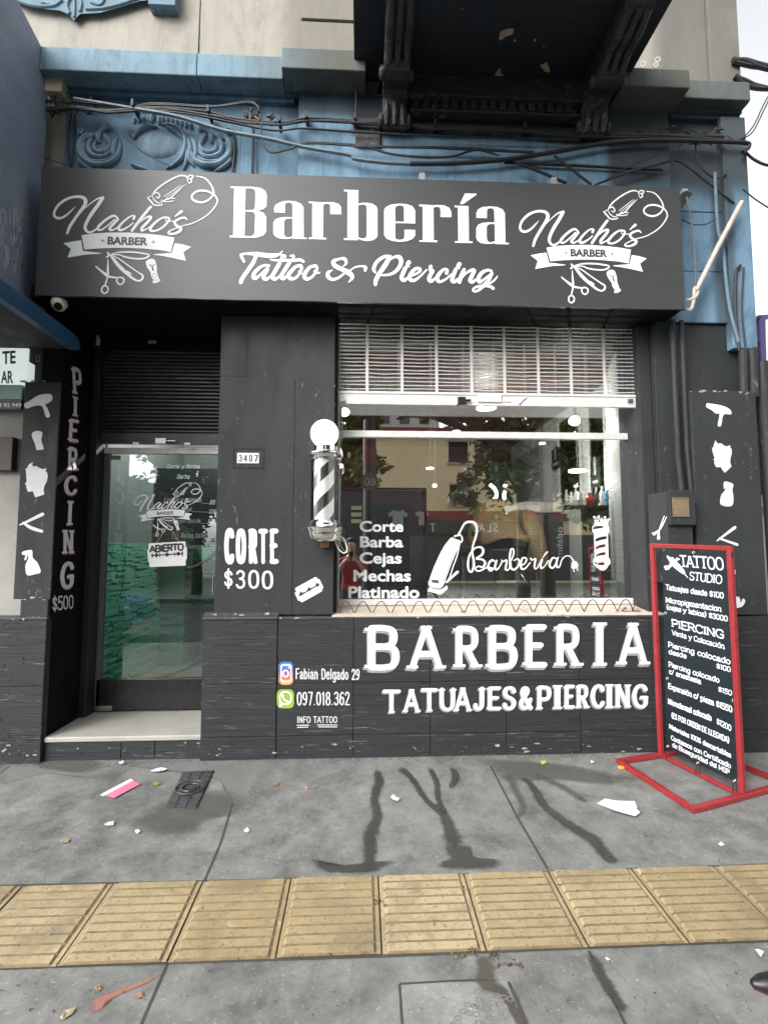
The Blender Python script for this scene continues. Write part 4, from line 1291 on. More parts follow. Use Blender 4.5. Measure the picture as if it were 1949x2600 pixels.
for s in ["105,310,20 85,270,40 110,200,40 160,150,40 220,120,36 280,120,34", "270,130,50 220,220,54 150,320,50 110,400,48 105,450,36", "290,150,20 330,125,30 385,130,50 405,180,48 380,250,44 320,310,36 250,335,28 180,340,22",
 "455,255,46 430,310,46 410,370,46 440,400,40 490,360,24 540,300,16", "495,190,50 480,215,44 495,240,20", "510,350,26 580,325,26 630,285,30 610,260,34 560,275,40 510,340,46 510,390,44 560,400,36 630,350,24 700,280,20",
 "750,240,44 745,280,40 775,290,40 745,340,46 730,390,44 760,410,38 810,370,22", "935,315,40 945,280,30 910,270,30 860,310,40 825,370,46 850,415,36 920,390,24 990,330,20",
 "1045,270,44 1015,340,46 1000,400,44 1030,415,38 1070,380,24", "1085,210,50 1070,235,44 1085,260,18", "1140,275,40 1110,340,46 1085,420,44", "1100,390,16 1160,320,24 1230,280,36 1260,290,40 1230,350,46 1210,400,46 1240,420,36 1290,380,20",
 "1460,295,30 1420,280,30 1350,310,42 1310,370,46 1320,420,40 1370,390,26 1450,330,24", "1465,320,36 1430,390,40 1380,450,44 1310,515,30 1260,530,24 1245,505,24 1290,475,26 1370,465,30 1440,470,34 1480,495,36", "1400,440,14 1450,430,20 1500,390,22 1530,350,12"]:
    p.put(stroke(s, k=5), cD)
p.obj('script_lettering', M['vinyl_white'], sg)
# sealant and brackets behind the board
mb = MB()
for (px, py) in ((1067, 432), (1392, 440)):
    q = wall(px, py, -.1)
    mb.box(q.x - .02, q.x + .02, -.2, -.05, sz1 - .02, sz1 + .09)
mb.obj('bracket', M['kerb'], sg)

# ------------------------------------------------------------------ shop window
win = bpy.data.objects.new('window', None); COL.objects.link(win); win.parent = bld
YG = .25
wx0, wx1 = wall(857, 1300, YG).x, wall(1612, 1300, YG).x
zg0, zg1 = wall(1200, 1524, YG).z, 3.2
MB().box(wx0, wx1, YG, YG + .006, zg0, zg1).obj('glass_pane', M['glass'], win)
mb = MB()
zmu0, zmu1 = wall(1200, 1114, YG).z, wall(1200, 1098, YG).z
mb.box(wx0, wx1, YG - .03, YG - .001, zmu0, zmu1)
mb.box(wx0, wx1, YG - .025, YG - .001, zg0 - .03, zg0 + .012)
mb.box(wx0 - .0, wx0 + .014, YG - .028, YG - .0012, zg0 + .012, 3.15)
mb.box(wx1 - .022, wx1, YG - .028, YG - .0012, zg0 + .012, 3.15)
mb.obj('frame', M['alu'], win, bevel=.003)
# reveals: black posts and guides beside the window
for q in ((wx1 + .001, wx1 + .10, .09, .34, zg0 - .04, 3.18), (wx1 + .03, wx1 + .10, .0, .088, plz[1], 3.18), (xc1 + .001, xc1 + .02, .05, .3, plz[1], 3.18)):
    MB().box(*q).obj('shutter_guide', M['black_metal'], win, bevel=.004)
# sill slopes up to the glass
mb = MB()
zs0 = plz[1] + .014
mb.hexa([(wx0 - .02, -.035, zs0 - .02), (wx1 + .09, -.035, zs0 - .02), (wx1 + .09, YG + .02, zs0 - .02), (wx0 - .02, YG + .02, zs0 - .02)],
        [(wx0 - .02, -.035, zs0), (wx1 + .09, -.035, zs0), (wx1 + .09, YG + .02, zg0 - .031), (wx0 - .02, YG + .02, zg0 - .031)])
mb.obj('sill', M['sill'], win, bevel=.004)
# lettering on the glass
YV = YG - .002
cW = crop(850, 1230, 3.684, YV)
p = Paint()
for t, l, r, b, tp in (('Corte', 232, 640, 440, 338), ('Barba', 235, 637, 585, 482), ('Cejas', 230, 625, 737, 632), ('Mechas', 173, 710, 903, 795), ('Platinado', 125, 790, 1060, 950)):
    sans_box(p, t, cW(l, b), cW(r, b), cW(l, tp), bold=.028)
p.obj('price_lettering', M['vinyl_white'], win)
cG = crop(1080, 1310, 4.145, YV)
p = Paint()
p.put(poly("255,240 275,225 345,255 362,270 345,330 280,480 215,650 200,700 180,740 150,765 100,760 35,735 28,715 50,640 90,530 150,400 200,310"), cG,
      poly("66,672 136,678 142,685 138,708 130,712 66,700 60,690") + stroke("305,360,5 270,460,6 190,680,6"))
for s in ["360,290,8 330,420,12 290,530,10 255,640,10 215,700,10", "225,700,10 270,650,22 335,590,28", "300,215,12 330,205,16 370,205,14 385,240,16 375,275,14 345,255,10",
 "350,190,24 375,140,16 410,80,20 460,62,22 515,75,22 540,140,20 525,230,18 500,300,18 490,380,20 505,470,22 505,540,24 480,590,20 455,570,20 445,500,20 460,420,18 490,370,16 530,335,16 580,330,20 605,360,24 590,410,22 530,450,14 600,460,20 625,500,22 600,540,20 560,530,14 530,545,12 535,575,14 580,575,16 640,545,12 700,550,16",
 "725,480,14 700,465,18 665,500,22 660,550,22 690,575,18 730,530,12 740,490,14", "745,470,18 730,530,20 740,565,18 770,545,12 800,490,12", "800,465,14 815,480,12 850,465,14 850,500,18 840,560,18 870,565,12 900,500,10",
 "900,470,12 925,400,14 920,350,16 895,360,18 885,450,22 895,540,20 930,565,18 970,530,16 985,480,16 965,450,12 930,470,10", "985,520,10 1030,510,12 1060,470,14 1050,440,14 1015,450,18 1000,510,20 1010,555,20 1050,550,14 1100,490,10",
 "1105,445,14 1115,465,12 1155,450,14 1150,490,18 1145,545,16 1170,550,12 1210,480,10", "1225,455,16 1210,510,18 1215,550,16 1250,530,10 1290,470,10", "1280,380,14 1255,405,12 1235,435,8",
 "1370,450,14 1340,440,16 1310,480,20 1305,530,20 1340,545,16 1380,490,12", "1390,440,16 1375,500,20 1385,540,18 1410,530,12 1430,470,10 1460,430,9 1500,420,9 1535,440,10 1555,475,14", "1550,550,8 1562,585,8", "1590,545,8 1600,575,8"]:
    p.put(stroke(s, k=5), cG)
p.put(poly("45,745 90,770 150,778 185,765 215,735 232,740 225,775 155,828 18,790"), cG)
p.put(poly("1545,480 1585,478 1605,515 1600,545 1560,555 1530,545 1535,505"), cG)
p.obj('clipper_drawing', M['vinyl_white'], win)
cH = crop(1480, 1290, 13.01, YV)
p = Paint()
p.put(poly("360,590 372,330 410,430 440,350 470,430 510,310 560,380 605,360 650,390 715,320 745,420 772,390 800,430 850,380 805,590"), cH, poly("485,460 515,360 550,400 545,470"))
for x, y, r in ((365, 300, 40), (440, 330, 24), (510, 280, 40), (605, 340, 26), (715, 300, 38), (772, 375, 24), (855, 370, 38)):
    p.put(disc(x, y, r), cH)
p.put(poly("295,610 360,570 450,530 560,505 680,530 800,580 850,610 855,790 810,830 340,830 300,790"), cH, poly("325,620 420,590 560,575 680,580 640,660 440,685 330,720"))
p.put(poly("350,831 810,831 830,1644 380,1644"), cH, poly("395,1030 500,970 640,935 780,930 775,1020 600,1055 400,1120") + poly("400,1290 520,1220 730,1185 725,1285 560,1310 405,1380") + poly("405,1540 540,1480 730,1450 725,1550 560,1570 405,1640"))
p.put(poly("325,1700 380,1645 830,1645 885,1700 890,1840 830,1890 780,1990 700,2050 620,2062 540,2040 450,1970 390,1895 330,1860"), cH, poly("350,1760 450,1800 700,1790 690,1890 520,1890 380,1850"))
p.obj('pole_drawing', M['vinyl_white'], win)

# white security grille, half raised
gr = bpy.data.objects.new('security_grille', None); COL.objects.link(gr); gr.parent = bld
YB = .10
gx0, gx1 = wall(857, 900, YB).x - .012, wall(1612, 900, YB).x + .02
bz0, bz1 = wall(1230, 1031, YB).z, wall(1230, 998, YB).z
mb = MB()
mb.box(gx0, gx1, YB - .012, YB + .012, bz0, bz1)
mb.box(gx0, gx1, YB - .018, YB - .0125, bz1 - .022, bz1 - .006)
mb.obj('bottom_bar', M['alu'], gr, bevel=.004)
q = wall(1178, 1016, YB - .03)
mb = MB()
mb.box(q.x - .05, q.x + .01, YB - .045, YB - .0185, q.z - .03, q.z + .022)
mb.tube([(q.x + .01, YB - .03, q.z), (q.x + .05, YB - .03, q.z)], .009, 8)
mb.box(q.x - .055, q.x - .04, YB - .04, YB - .0186, q.z - .045, q.z - .03)
mb.obj('lock', M['plastic_black'], gr, bevel=.003)
q = wall(1243, 1013, YB - .02)
mb = MB().box(q.x - .09, q.x + .09, YB - .022, YB - .0125, q.z - .025, q.z + .036)
mb.box(q.x + .10, q.x + .16, YB - .018, YB - .0125, q.z - .02, q.z - .01)
mb.bar((q.x + .22, YB - .016, q.z - .035), (q.x + .28, YB - .016, q.z + .02), .012, .006)
mb.obj('lock_plate', M['alu'], gr, bevel=.003)
mb = MB()
for px in (868, 1600):
    q = wall(px, 1016, YB - .03)
    mb.box(q.x - .02, q.x + .02, YB - .03, YB - .0125, q.z - .012, q.z + .012)
mb.obj('catch', M['steel'], gr, bevel=.003)
vx = [wall(800 + u / 1.842, 900, YB).x for u in (243, 405, 566, 729, 882, 1039, 1191, 1346)]
mb = MB()
zt_ = 3.2
rnd = random.Random(8)
for x in vx:
    mb.box(x - .011, x + .011, YB - .008, YB - .0045, bz1, zt_)
mb.obj('vertical_bars', M['alu'], gr)
mb = MB()
rows = 18
for i in range(rows):
    z = bz1 + .022 + (zt_ - bz1) * i / rows
    xs = [gx0 + .01] + vx + [gx1 - .01]
    for a, b in zip(xs, xs[1:]):
        s = rnd.uniform(-.004, .004)
        mb.tube([(a, YB, z + rnd.uniform(-.002, .002)), ((a + b) / 2, YB, z + s - .002), (b, YB, z + rnd.uniform(-.002, .002))], .0042, 6)
mb.obj('horizontal_rods', M['alu'], gr, smooth=True)
mb = MB()
n = 60
for i in range(n + 1):
    x = gx0 + .01 + (gx1 - gx0 - .02) * i / n
    mb.box(x - .001, x + .001, YB + .006, YB + .009, bz1, zt_)
mb.obj('wire_mesh', plain('dull mesh', (.16, .13, .13), .6), gr)

# ------------------------------------------------------------------ door with black roller shutter
YD = .50
rs = bpy.data.objects.new('roller_shutter', None); COL.objects.link(rs); rs.parent = bld
rx0, rx1 = XRV + .04, xc0 + .01
zb_ = wall(400, 1100, YD - .06).z
mb = MB()
nn = 24
hh = (3.16 - zb_) / nn
prof = []
for i in range(nn):
    z = zb_ + i * hh
    for t, d in ((0, 0), (.12, .010), (.35, .018), (.65, .018), (.88, .010)):
        prof.append((YD - .055 - d, z + t * hh))
prof.append((YD - .055, 3.16))
for (y, z) in prof:
    mb.v += [(rx0, y, z), (rx1, y, z)]
for i in range(len(prof) - 1):
    mb.f.append((2 * i, 2 * i + 1, 2 * i + 3, 2 * i + 2)); mb.m.append(0)
mb.obj('slats', worn('black shutter paint', (.030, .031, .032), (.022, .023, .024), 6, .38, .08, spots=(40, .68), spot_col=(.10, .1, .1)), rs)
zk0, zk1 = wall(400, 1129, YD - .06).z, zb_ - .001
mb = MB().box(rx0, rx1, YD - .072, YD - .05, zk0, zk1)
mb.box(rx0, rx1, YD - .085, YD - .0725, zk0 + .002, zk0 + .018)
mb.obj('bottom_bar', worn('shutter bar', (.05, .05, .052), (.035, .035, .037), 9, .45, .05, spots=(30, .64), spot_col=(.16, .16, .155)), rs, bevel=.003)
q = wall(415, 1120, YD - .09)
mb = MB().box(q.x - .055, q.x + .03, YD - .115, YD - .086, q.z - .025, q.z + .02)
mb.tube([(q.x + .03, YD - .1, q.z), (q.x + .10, YD - .1, q.z)], .008, 8)
for dx in (-.21, .19):
    mb.box(q.x + dx - .025, q.x + dx + .025, YD - .1, YD - .086, q.z - .03, q.z - .012)
mb.obj('lock', M['steel'], rs, bevel=.003)
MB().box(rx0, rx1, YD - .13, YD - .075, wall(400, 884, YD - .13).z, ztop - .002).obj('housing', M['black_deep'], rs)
q = wall(385, 868, YD - .14)
p = Paint()
p.put(poly(f"{q.x-.03},{q.z-.012} {q.x+.034},{q.z-.012} {q.x+.034},{q.z+.014} {q.x-.03},{q.z+.014}"), lambda x, z: Vector((x, YD - .1325, z)))
p.obj('sticker', plain('sticker', (.22, .22, .26), .5), rs)

door = bpy.data.objects.new('door', None); COL.objects.link(door); door.parent = bld
dx0, dx1 = XRV + .055, xc0 + .02
za0, za1 = wall(400, 1153, YD).z, wall(400, 1139, YD).z
MB().box(dx0, dx1, YD - .03, YD + .03, za0, za1).obj('top_rail', M['alu'], door, bevel=.003)
zd0, zd1 = wall(400, 1790, YD).z, wall(400, 1722, YD).z
MB().box(dx0 + .01, dx1, YD - .02, YD + .03, zt + .012, zd1).obj('kick_rail', worn('door kick rail', (.012, .012, .014), None, 5, .3, .02), door, bevel=.003)
MB().box(dx0 + .03, dx1, YD, YD + .008, zd1 - .005, za0 - .004).obj('glass_pane', M['door_glass'], door)
MB().box(dx0, dx0 + .04, YD - .02, YD + .02, zt + .01, za0 - .002).obj('side_post', worn('grey door post', (.10, .11, .11), None, 5, .4, .03), door, bevel=.003)
mb = MB()
q0, q1 = wall(270, 1157, YD), wall(308, 1168, YD)
mb.box(q0.x, q1.x, YD - .014, YD - .001, q1.z, q0.z)
MB().box(dx0 + .01, dx0 + .14, YD - .03, YD - .021, zt + .012, zt + .05).obj('hinge', M['steel'], door, bevel=.004)
mb.obj('hinge', M['steel'], door, bevel=.004)
mb = MB()
hz0, hz1 = wall(540, 1503, YD).z, wall(540, 1464, YD).z
xh = wall(541, 1480, YD - .05).x
mb.tube([(xh, YD - .002, hz1), (xh, YD - .05, hz1), (xh, YD - .05, hz0), (xh, YD - .002, hz0)], .010, 10)
mb.obj('handle', M['chrome'], door, smooth=True)
dl = simil(T0, T1, wall(353, 1309.4, YD - .002), wall(488, 1304.8, YD - .002), YD - .002)
logo(door, dl, 0).obj('logo', M['vinyl_white'], door)
p = Paint()
q = [dl(cB(*c)) + Vector((0, -.001, 0)) for c in ((590, 152), (1058, 163), (588, 60))]
sans_box(p, 'BARBER', *q, bold=.03)
p.obj('logo_text', plain('dark vinyl', (.05, .05, .055), .5), door)

# hanging open sign on the door
ab = thing('open_sign', 'white razor blade shaped open sign hanging by a thread inside the glass door', 'hanging sign')
cN = crop(230, 1130, 4.737, YD - .012)
outline = "700,1195 712,1182 1130,1158 1140,1165 1143,1228 1158,1232 1160,1370 1145,1378 1147,1440 1138,1450 718,1468 708,1460 705,1405 692,1398 685,1265 698,1258"
mb = MB()
P2 = [tuple(float(t) for t in a.split(',')) for a in outline.split()]
mb.prism(P2, lambda u, v: cN(u, v), lambda u, v: cN(u, v) + Vector((0, .004, 0)))
mb.obj('board', M['vinyl_white'], ab)
p = Paint()
fr = lambda u, v: cN(u, v) + Vector((0, -.0012, 0))
text_box(p, 'ABIERTO', fr(716, 1290), fr(1120, 1262), fr(714, 1215), wt=3.0, serif=.4, gap=.3)
for s in ("735,1330,14 1110,1305,14", "745,1308,16 745,1350,16", "835,1300,10 835,1345,10", "1015,1290,10 1015,1335,10", "1105,1285,16 1105,1330,16"):
    p.put(stroke(s), fr)
for (u, v) in ((795, 1325), (923, 1318), (1058, 1308)):
    p.put(poly(f"{u-32},{v} {u},{v-30} {u+32},{v} {u},{v+28}"), fr)
p.obj('lettering', plain('dark ink', (.03, .03, .03), .6), ab)
mb = MB()
k = cN(935, 960) + Vector((0, .004, 0))
mb.tube([cN(790, 1178), k], .0014, 5); mb.tube([k, cN(1062, 1165)], .0014, 5)
mb.obj('thread', M['plastic_white'], ab)
# ------------------------------------------------------------------ painted lettering on the walls (thin coats of paint, parts of the building)
YPT = YP - .0065
cL = crop(660, 1540, 1.594, YPT)
def off(fn, dy):
    return lambda u, v: fn(u, v) + Vector((0, dy, 0))
white, grey = Paint(), Paint()
big = [('B', 422, 565, 268, 74), ('A', 592, 752, 263, 75), ('R', 780, 900, 258, 77), ('B', 910, 1042, 264, 74), ('E', 1060, 1162, 256, 71), ('R', 1188, 1308, 252, 69), ('I', 1345, 1402, 248, 64), ('A', 1438, 1578, 246, 63)]
for ch, l, r, b, t in big:
    h = b - t
    k = h / 10
    fn = cL
    wt, se, st = 1.5, 1.45, .7
    adv = GL[ch][0]
    gs, w = glyphs(ch, wt=wt, serif=se, st=st, wide=max(.3, ((r - l) / k - 2 * se * .55) / adv) if ch != 'I' else 1.0)
    ps = gs[0]
    xs = [q[0] for pp in ps for q in pp]; ys = [q[1] for pp in ps for q in pp]
    x0, x1, y0, y1 = min(xs), max(xs), min(ys), max(ys)
    m_ = lambda u, v, l=l, r=r, b=b, t=t, x0=x0, x1=x1, y0=y0, y1=y1: (l + (u - x0) / (x1 - x0) * (r - l), b - 9 + (v - y0) / (y1 - y0) * (t - b + 9))
    white.put(ps, lambda u, v: off(cL, -.0008)(*m_(u, v)))
    grey.put(ps, lambda u, v: (lambda q: cL(q[0] - 6, q[1] + 10))(m_(u, v)))
white.obj('painted_lettering', M['paint_white'], bld); white = Paint()
small = [('T', 495, 570, 434, 336), ('A', 576, 650, 432, 333), ('T', 650, 720, 428, 330), ('U', 722, 794, 427, 328), ('A', 782, 858, 427, 326), ('J', 862, 912, 424, 324), ('E', 917, 977, 422, 323), ('S', 980, 1036, 422, 322),
         ('&', 1047, 1104, 421, 322), ('P', 1116, 1178, 419, 319), ('I', 1183, 1222, 417, 318), ('E', 1227, 1274, 416, 316), ('R', 1276, 1334, 415, 315), ('C', 1336, 1394, 415, 314), ('I', 1396, 1430, 414, 314), ('N', 1433, 1500, 414, 313), ('G', 1504, 1570, 416, 313)]
for ch, l, r, b, t in small:
    h = b - t
    gs, w = glyphs(ch, wt=1.55, serif=1.25, st=.75, wide=max(.45, ((r - l) / (h / 10) - 1.6) / GL[ch][0]) if ch != 'I' else 1.0)
    ps = gs[0]
    xs = [q[0] for pp in ps for q in pp]; ys = [q[1] for pp in ps for q in pp]
    x0, x1, y0, y1 = min(xs), max(xs), min(ys), max(ys)
    m_ = lambda u, v, l=l, r=r, b=b, t=t, x0=x0, x1=x1, y0=y0, y1=y1: (l + (u - x0) / (x1 - x0) * (r - l), b - 4 + (v - y0) / (y1 - y0) * (t - b + 4))
    white.put(ps, lambda u, v: off(cL, -.0008)(*m_(u, v)))
    grey.put(ps, lambda u, v: (lambda q: cL(q[0] - 4, q[1] + 6))(m_(u, v)))
white.obj('painted_lettering', M['paint_white'], bld); white = Paint()
text_box(white, 'Fabian Delgado 29', cL(145, 292), cL(402, 295), cL(145, 252), wt=1.15, gap=.9)
white.obj('painted_name', M['paint_white'], bld); white = Paint()
text_box(white, '097.018.362', cL(150, 398), cL(362, 397), cL(150, 348), wt=1.05, gap=.9)
white.obj('painted_number', M['paint_white'], bld); white = Paint()
text_box(white, 'INFO TATTOO', cL(150, 470), cL(312, 470), cL(150, 446), wt=1.3, gap=1.2)
for s in ("150,481,3 196,480,3", "152,489,3 194,488,3", "233,479,3 313,479,3", "236,487,3 311,487,3"):
    white.put(stroke(s), cL)
white.obj('painted_note', M['paint_white'], bld)
grey.obj('letter_shading', M['paint_grey'], bld)

def rrect(u0, v0, u1, v1, r, n=5):
    out = []
    for cx, cy, a0 in ((u1 - r, v0 + r, -90), (u1 - r, v1 - r, 0), (u0 + r, v1 - r, 90), (u0 + r, v0 + r, 180)):
        for i in range(n + 1):
            a = R(a0 + 90 * i / n)
            out.append((cx + r * math.cos(a), cy + r * math.sin(a)))
    return [out]
def flat(name, col, polys, fn, neg=(), rough=.6, parent=None):
    q = Paint(); q.put(polys, fn, neg)
    return q.obj(name, plain(name, col, rough), parent or bld)
def gradmat():
    m, nt, b = newmat('icon paint')
    g = node(nt, 'NewGeometry'); sp = node(nt, 'SeparateXYZ'); nt.links.new(g.outputs['Position'], sp.inputs[0])
    a = node(nt, 'MapRange'); z0, z1 = cL(100, 317).z, cL(100, 223).z
    a.inputs['From Min'].default_value = z0; a.inputs['From Max'].default_value = z1
    nt.links.new(sp.outputs[2], a.inputs[0])
    nt.links.new(ramp(nt, a.outputs[0], [(0, (.75, .35, .06)), (.3, (.55, .12, .10)), (.6, (.12, .10, .30)), (.85, (.03, .19, .50))]), b.inputs['Base Color'])
    b.inputs['Roughness'].default_value = .6
    return m
q = Paint(); q.put(rrect(75, 223, 135, 317, 20), cL); q.obj('painted_icon', gradmat(), bld)
q = Paint()
q.put(rrect(83, 233, 128, 307, 12), off(cL, -.0008), rrect(88, 240, 123, 300, 9))
q.put(disc(104, 271, 14, 16), off(cL, -.0008), disc(104, 271, 8, 10)); q.put(disc(118, 247, 4), off(cL, -.0008))
q.put(rrect(77, 342, 130, 398, 24) + poly("80,385 78,408 100,396"), off(cL, -.0008), rrect(83, 348, 124, 392, 20))
q.put(stroke("92,358,9 94,370,7 104,381,7 113,385,9"), off(cL, -.0008))
flat('painted_icon', (.23, .36, .03), rrect(68, 335, 138, 412, 20), cL)
q.obj('icon_lines', M['vinyl_white'], bld)

# column: CORTE $300, blade
YC = -.0165
cK = crop(520, 1000, 3.815, YC)
w = Paint()
for ch, l, r, b, t in (('C', 187, 288, 1652, 1298), ('O', 299, 402, 1652, 1304), ('R', 420, 512, 1648, 1304), ('T', 518, 612, 1648, 1306), ('E', 626, 716, 1648, 1304)):
    gs, _ = glyphs(ch, wt=1.25, wide=.24, contrast=1.35)
    ps = gs[0]
    xs = [q[0] for pp in ps for q in pp]; ys = [q[1] for pp in ps for q in pp]
    x0, x1, y0, y1 = min(xs), max(xs), min(ys), max(ys)
    w.put(ps, lambda u, v: cK(l + (u - x0) / (x1 - x0) * (r - l), b + (v - y0) / (y1 - y0) * (t - b)))
w.obj('stencil_lettering', M['stencil_white'], bld)
w = Paint()
for ch, l, r, b, t in (('$', 188, 270, 1888, 1690), ('3', 300, 392, 1888, 1706), ('0', 420, 528, 1888, 1706), ('0', 552, 662, 1894, 1712)):
    gs, _ = glyphs(ch, wt=1.35, wide=.8)
    ps = gs[0]
    xs = [q[0] for pp in ps for q in pp]; ys = [q[1] for pp in ps for q in pp]
    x0, x1, y0, y1 = min(xs), max(xs), min(ys), max(ys)
    w.put(ps, lambda u, v: cK(l + (u - x0) / (x1 - x0) * (r - l), b + (v - y0) / (y1 - y0) * (t - b)))
w.obj('painted_price', M['vinyl_white'], bld)
cK0 = crop(520, 1000, 3.815, -.0125)
w = Paint()
slot = stroke("918,1955,12 1105,1845,12", smooth=False)
for (u, v) in ((935, 1935), (1012, 1892), (1090, 1850)):
    slot += poly(f"{u-30},{v+22} {u-6},{v-24} {u+10},{v-8} {u+30},{v-22} {u+6},{v+24} {u-10},{v+8}")
w.put(poly("872,1890 884,1876 1068,1775 1085,1778 1090,1795 1105,1792 1112,1800 1147,1872 1143,1888 1130,1892 1140,1905 1128,1916 945,2018 930,2016 922,2002 912,2006 902,2000 872,1935 875,1920 888,1916"), cK0, slot)
w.obj('stencil_blade', M['stencil_white'], bld)
# house number
nb = bpy.data.objects.new('house_number', None); COL.objects.link(nb); nb.parent = bld
a, b = cK(268, 716), cK(574, 526)
mb = MB()
t_ = .006
for x0, x1, z0, z1 in ((a.x, b.x, b.z - t_, b.z), (a.x, b.x, a.z, a.z + t_), (a.x, a.x + t_, a.z + t_, b.z - t_), (b.x - t_, b.x, a.z + t_, b.z - t_)):
    mb.box(x0, x1, -.019, -.0141, z0, z1)
mb.obj('rim', M['black_paint'], nb)
a, b = cK(312, 672), cK(527, 574)
MB().box(a.x, b.x, -.020, -.0142, a.z, b.z).obj('plate', M['vinyl_white'], nb, bevel=.002)
w = Paint()
cK2 = crop(520, 1000, 3.815, -.0212)
for ch, l, r in (('3', 328, 362), ('4', 376, 414), ('0', 428, 462), ('7', 476, 518)):
    gs, _ = glyphs(ch, wt=1.5, wide=.6)
    ps = gs[0]
    xs = [q[0] for pp in ps for q in pp]; ys = [q[1] for pp in ps for q in pp]
    x0, x1, y0, y1 = min(xs), max(xs), min(ys), max(ys)
    w.put(ps, lambda u, v: cK2(l + (u - x0) / (x1 - x0) * (r - l), 658 + (v - y0) / (y1 - y0) * (590 - 658)))
w.obj('digits', plain('black enamel', (.03, .03, .03), .5), nb)
# bare dashes of old lines on the column
mb = MB()
for (u0, v0, u1, v1) in ((1500, 0, 1500, 1),):
    pass
# stencils on the left pilaster
YI = YL + .012 - .0022
c6, c7 = crop(0, 700, 2.763, YI), crop(0, 1150, 2.763, YI)
w = Paint()
w.put(poly("172,900 205,880 260,845 300,832 350,830 370,850 360,880 320,905 335,930 352,985 325,992 308,940 290,912 240,915 185,932", True, 3), c6)
w.obj('stencil_hair_dryer', M['stencil_white'], bld)
w = Paint()
w.put(poly("225,1110 245,1092 280,1090 300,1105 292,1145 295,1170 308,1215 280,1222 258,1220 248,1180 230,1140", True, 3), c6)
w.obj('stencil_shaving_brush', M['stencil_white'], bld)
w = Paint()
w.put(poly("186,150 184,128 182,105 192,112 200,88 214,74 236,64 228,80 234,96 256,92 276,104 300,114 330,108 320,124 333,140 337,165 331,198 318,222 310,240 308,262 313,290 290,300 248,312 240,290 232,268 215,272 196,272 192,262 192,252 185,246 188,240 186,228 177,220 186,204 190,192 186,172"), c7)
w.obj('stencil_head', M['stencil_white'], bld)
w = Paint()
w.put(stroke("140,505,8 175,490,16 300,430,24") + stroke("165,490,14 220,525,24 295,550,20"), c7)
w.obj('stencil_razor', M['stencil_white'], bld)
w = Paint()
w.put(poly("158,695 200,682 228,685 232,735 265,770 288,835 250,850 205,860 185,845 180,790 195,755 200,735 195,715 185,750 172,748 180,718 160,715", True, 3), c7)
w.obj('stencil_spray_bottle', M['stencil_white'], bld)
# stencils on the right pilaster
cR = crop(1630, 700, 2.458, YR - .0022)
w = Paint()
w.put(poly("400,798 420,797 500,812 545,835 553,865 505,868 490,935 468,932 480,865 455,860 430,838 398,820", True, 3), cR)
w.obj('stencil_hair_dryer', M['stencil_white'], bld)
w = Paint()
w.put(poly("432,1066 440,1080 446,1050 456,1026 462,1040 470,1048 490,1046 505,1058 522,1066 548,1058 546,1070 556,1084 556,1110 548,1140 546,1165 555,1190 535,1210 512,1230 498,1212 486,1192 470,1196 458,1194 452,1182 446,1168 450,1158 442,1148 450,1136 442,1118 436,1095"), cR)
w.obj('stencil_head', M['stencil_white'], bld)
w = Paint()
w.put(poly("510,1285 565,1300 560,1335 567,1380 562,1430 530,1440 485,1425 490,1370 510,1345 520,1325 508,1330", True, 3), cR)
w.obj('stencil_spray_bottle', M['stencil_white'], bld)
w = Paint()
w.put(stroke("465,1655,8 490,1635,12 575,1572,20") + stroke("480,1640,12 590,1678,16"), cR)
w.obj('stencil_razor', M['stencil_white'], bld)
w = Paint()
w.put(poly("548,2010 600,2005 612,2040 625,2015 640,2030 620,2065 570,2075 548,2060", True), cR)
w.obj('stencil_lather', M['stencil_white'], bld)
w = Paint()
w.put(stroke("555,1830,7 578,1842,7") + stroke("553,1845,7 578,1856,7"), cR)
w.obj('stencil_dashes', M['stencil_white'], bld)
# PIERCING down the door reveal
def srev(s, oy):
    return lambda u, v, o=0.0: side(u / s, oy + v / s, XRV + .0015 + o)
f6, f7 = srev(2.763, 700), srev(2.763, 1150)
pale, red = Paint(), Paint()
items = [('P', f6, (508, 822), (580, 838), (498, 630)), ('I', f6, (510, 980), (548, 990), (512, 842)), ('E', f6, (474, 1163), (552, 1172), (482, 998)), ('R', f6, (470, 1363), (552, 1370), (474, 1195)),
         ('C', f7, (448, 302), (542, 295), (452, 158)), ('I', f7, (466, 508), (510, 506), (474, 335)), ('N', f7, (436, 712), (522, 708), (437, 535)), ('G', f7, (420, 965), (520, 948), (427, 765))]
for ch, f, a, b, c in items:
    ins = lambda p, q, t: (p[0] + (q[0] - p[0]) * t, p[1] + (q[1] - p[1]) * t)
    A, B_, C_ = a, b, c
    for P_, o, dv in ((pale, .001, 0), (red, 0.0, 9)):
        gs, _ = glyphs(ch, wt=1.7, serif=1.5, st=.9, wide=.62)
        ps = gs[0]
        xs = [q[0] for pp in ps for q in pp]; ys = [q[1] for pp in ps for q in pp]
        x0, x1, y0, y1 = min(xs), max(xs), min(ys), max(ys)
        p0, p1, p2 = f(A[0], A[1] + dv, o), f(B_[0], B_[1] + dv, o), f(C_[0], C_[1] + dv, o)
        P_.put(ps, lambda u, v: p0 + (p1 - p0) * ((u - x0) / (x1 - x0)) + (p2 - p0) * ((v - y0) / (y1 - y0)))
text_box(pale, '$500', f7(368, 1106, .001), f7(516, 1086, .001), f7(368, 1014, .001), wt=1.3)
pale.obj('painted_lettering', M['paint_pale'], bld)
red.obj('letter_shading', M['paint_red'], bld)

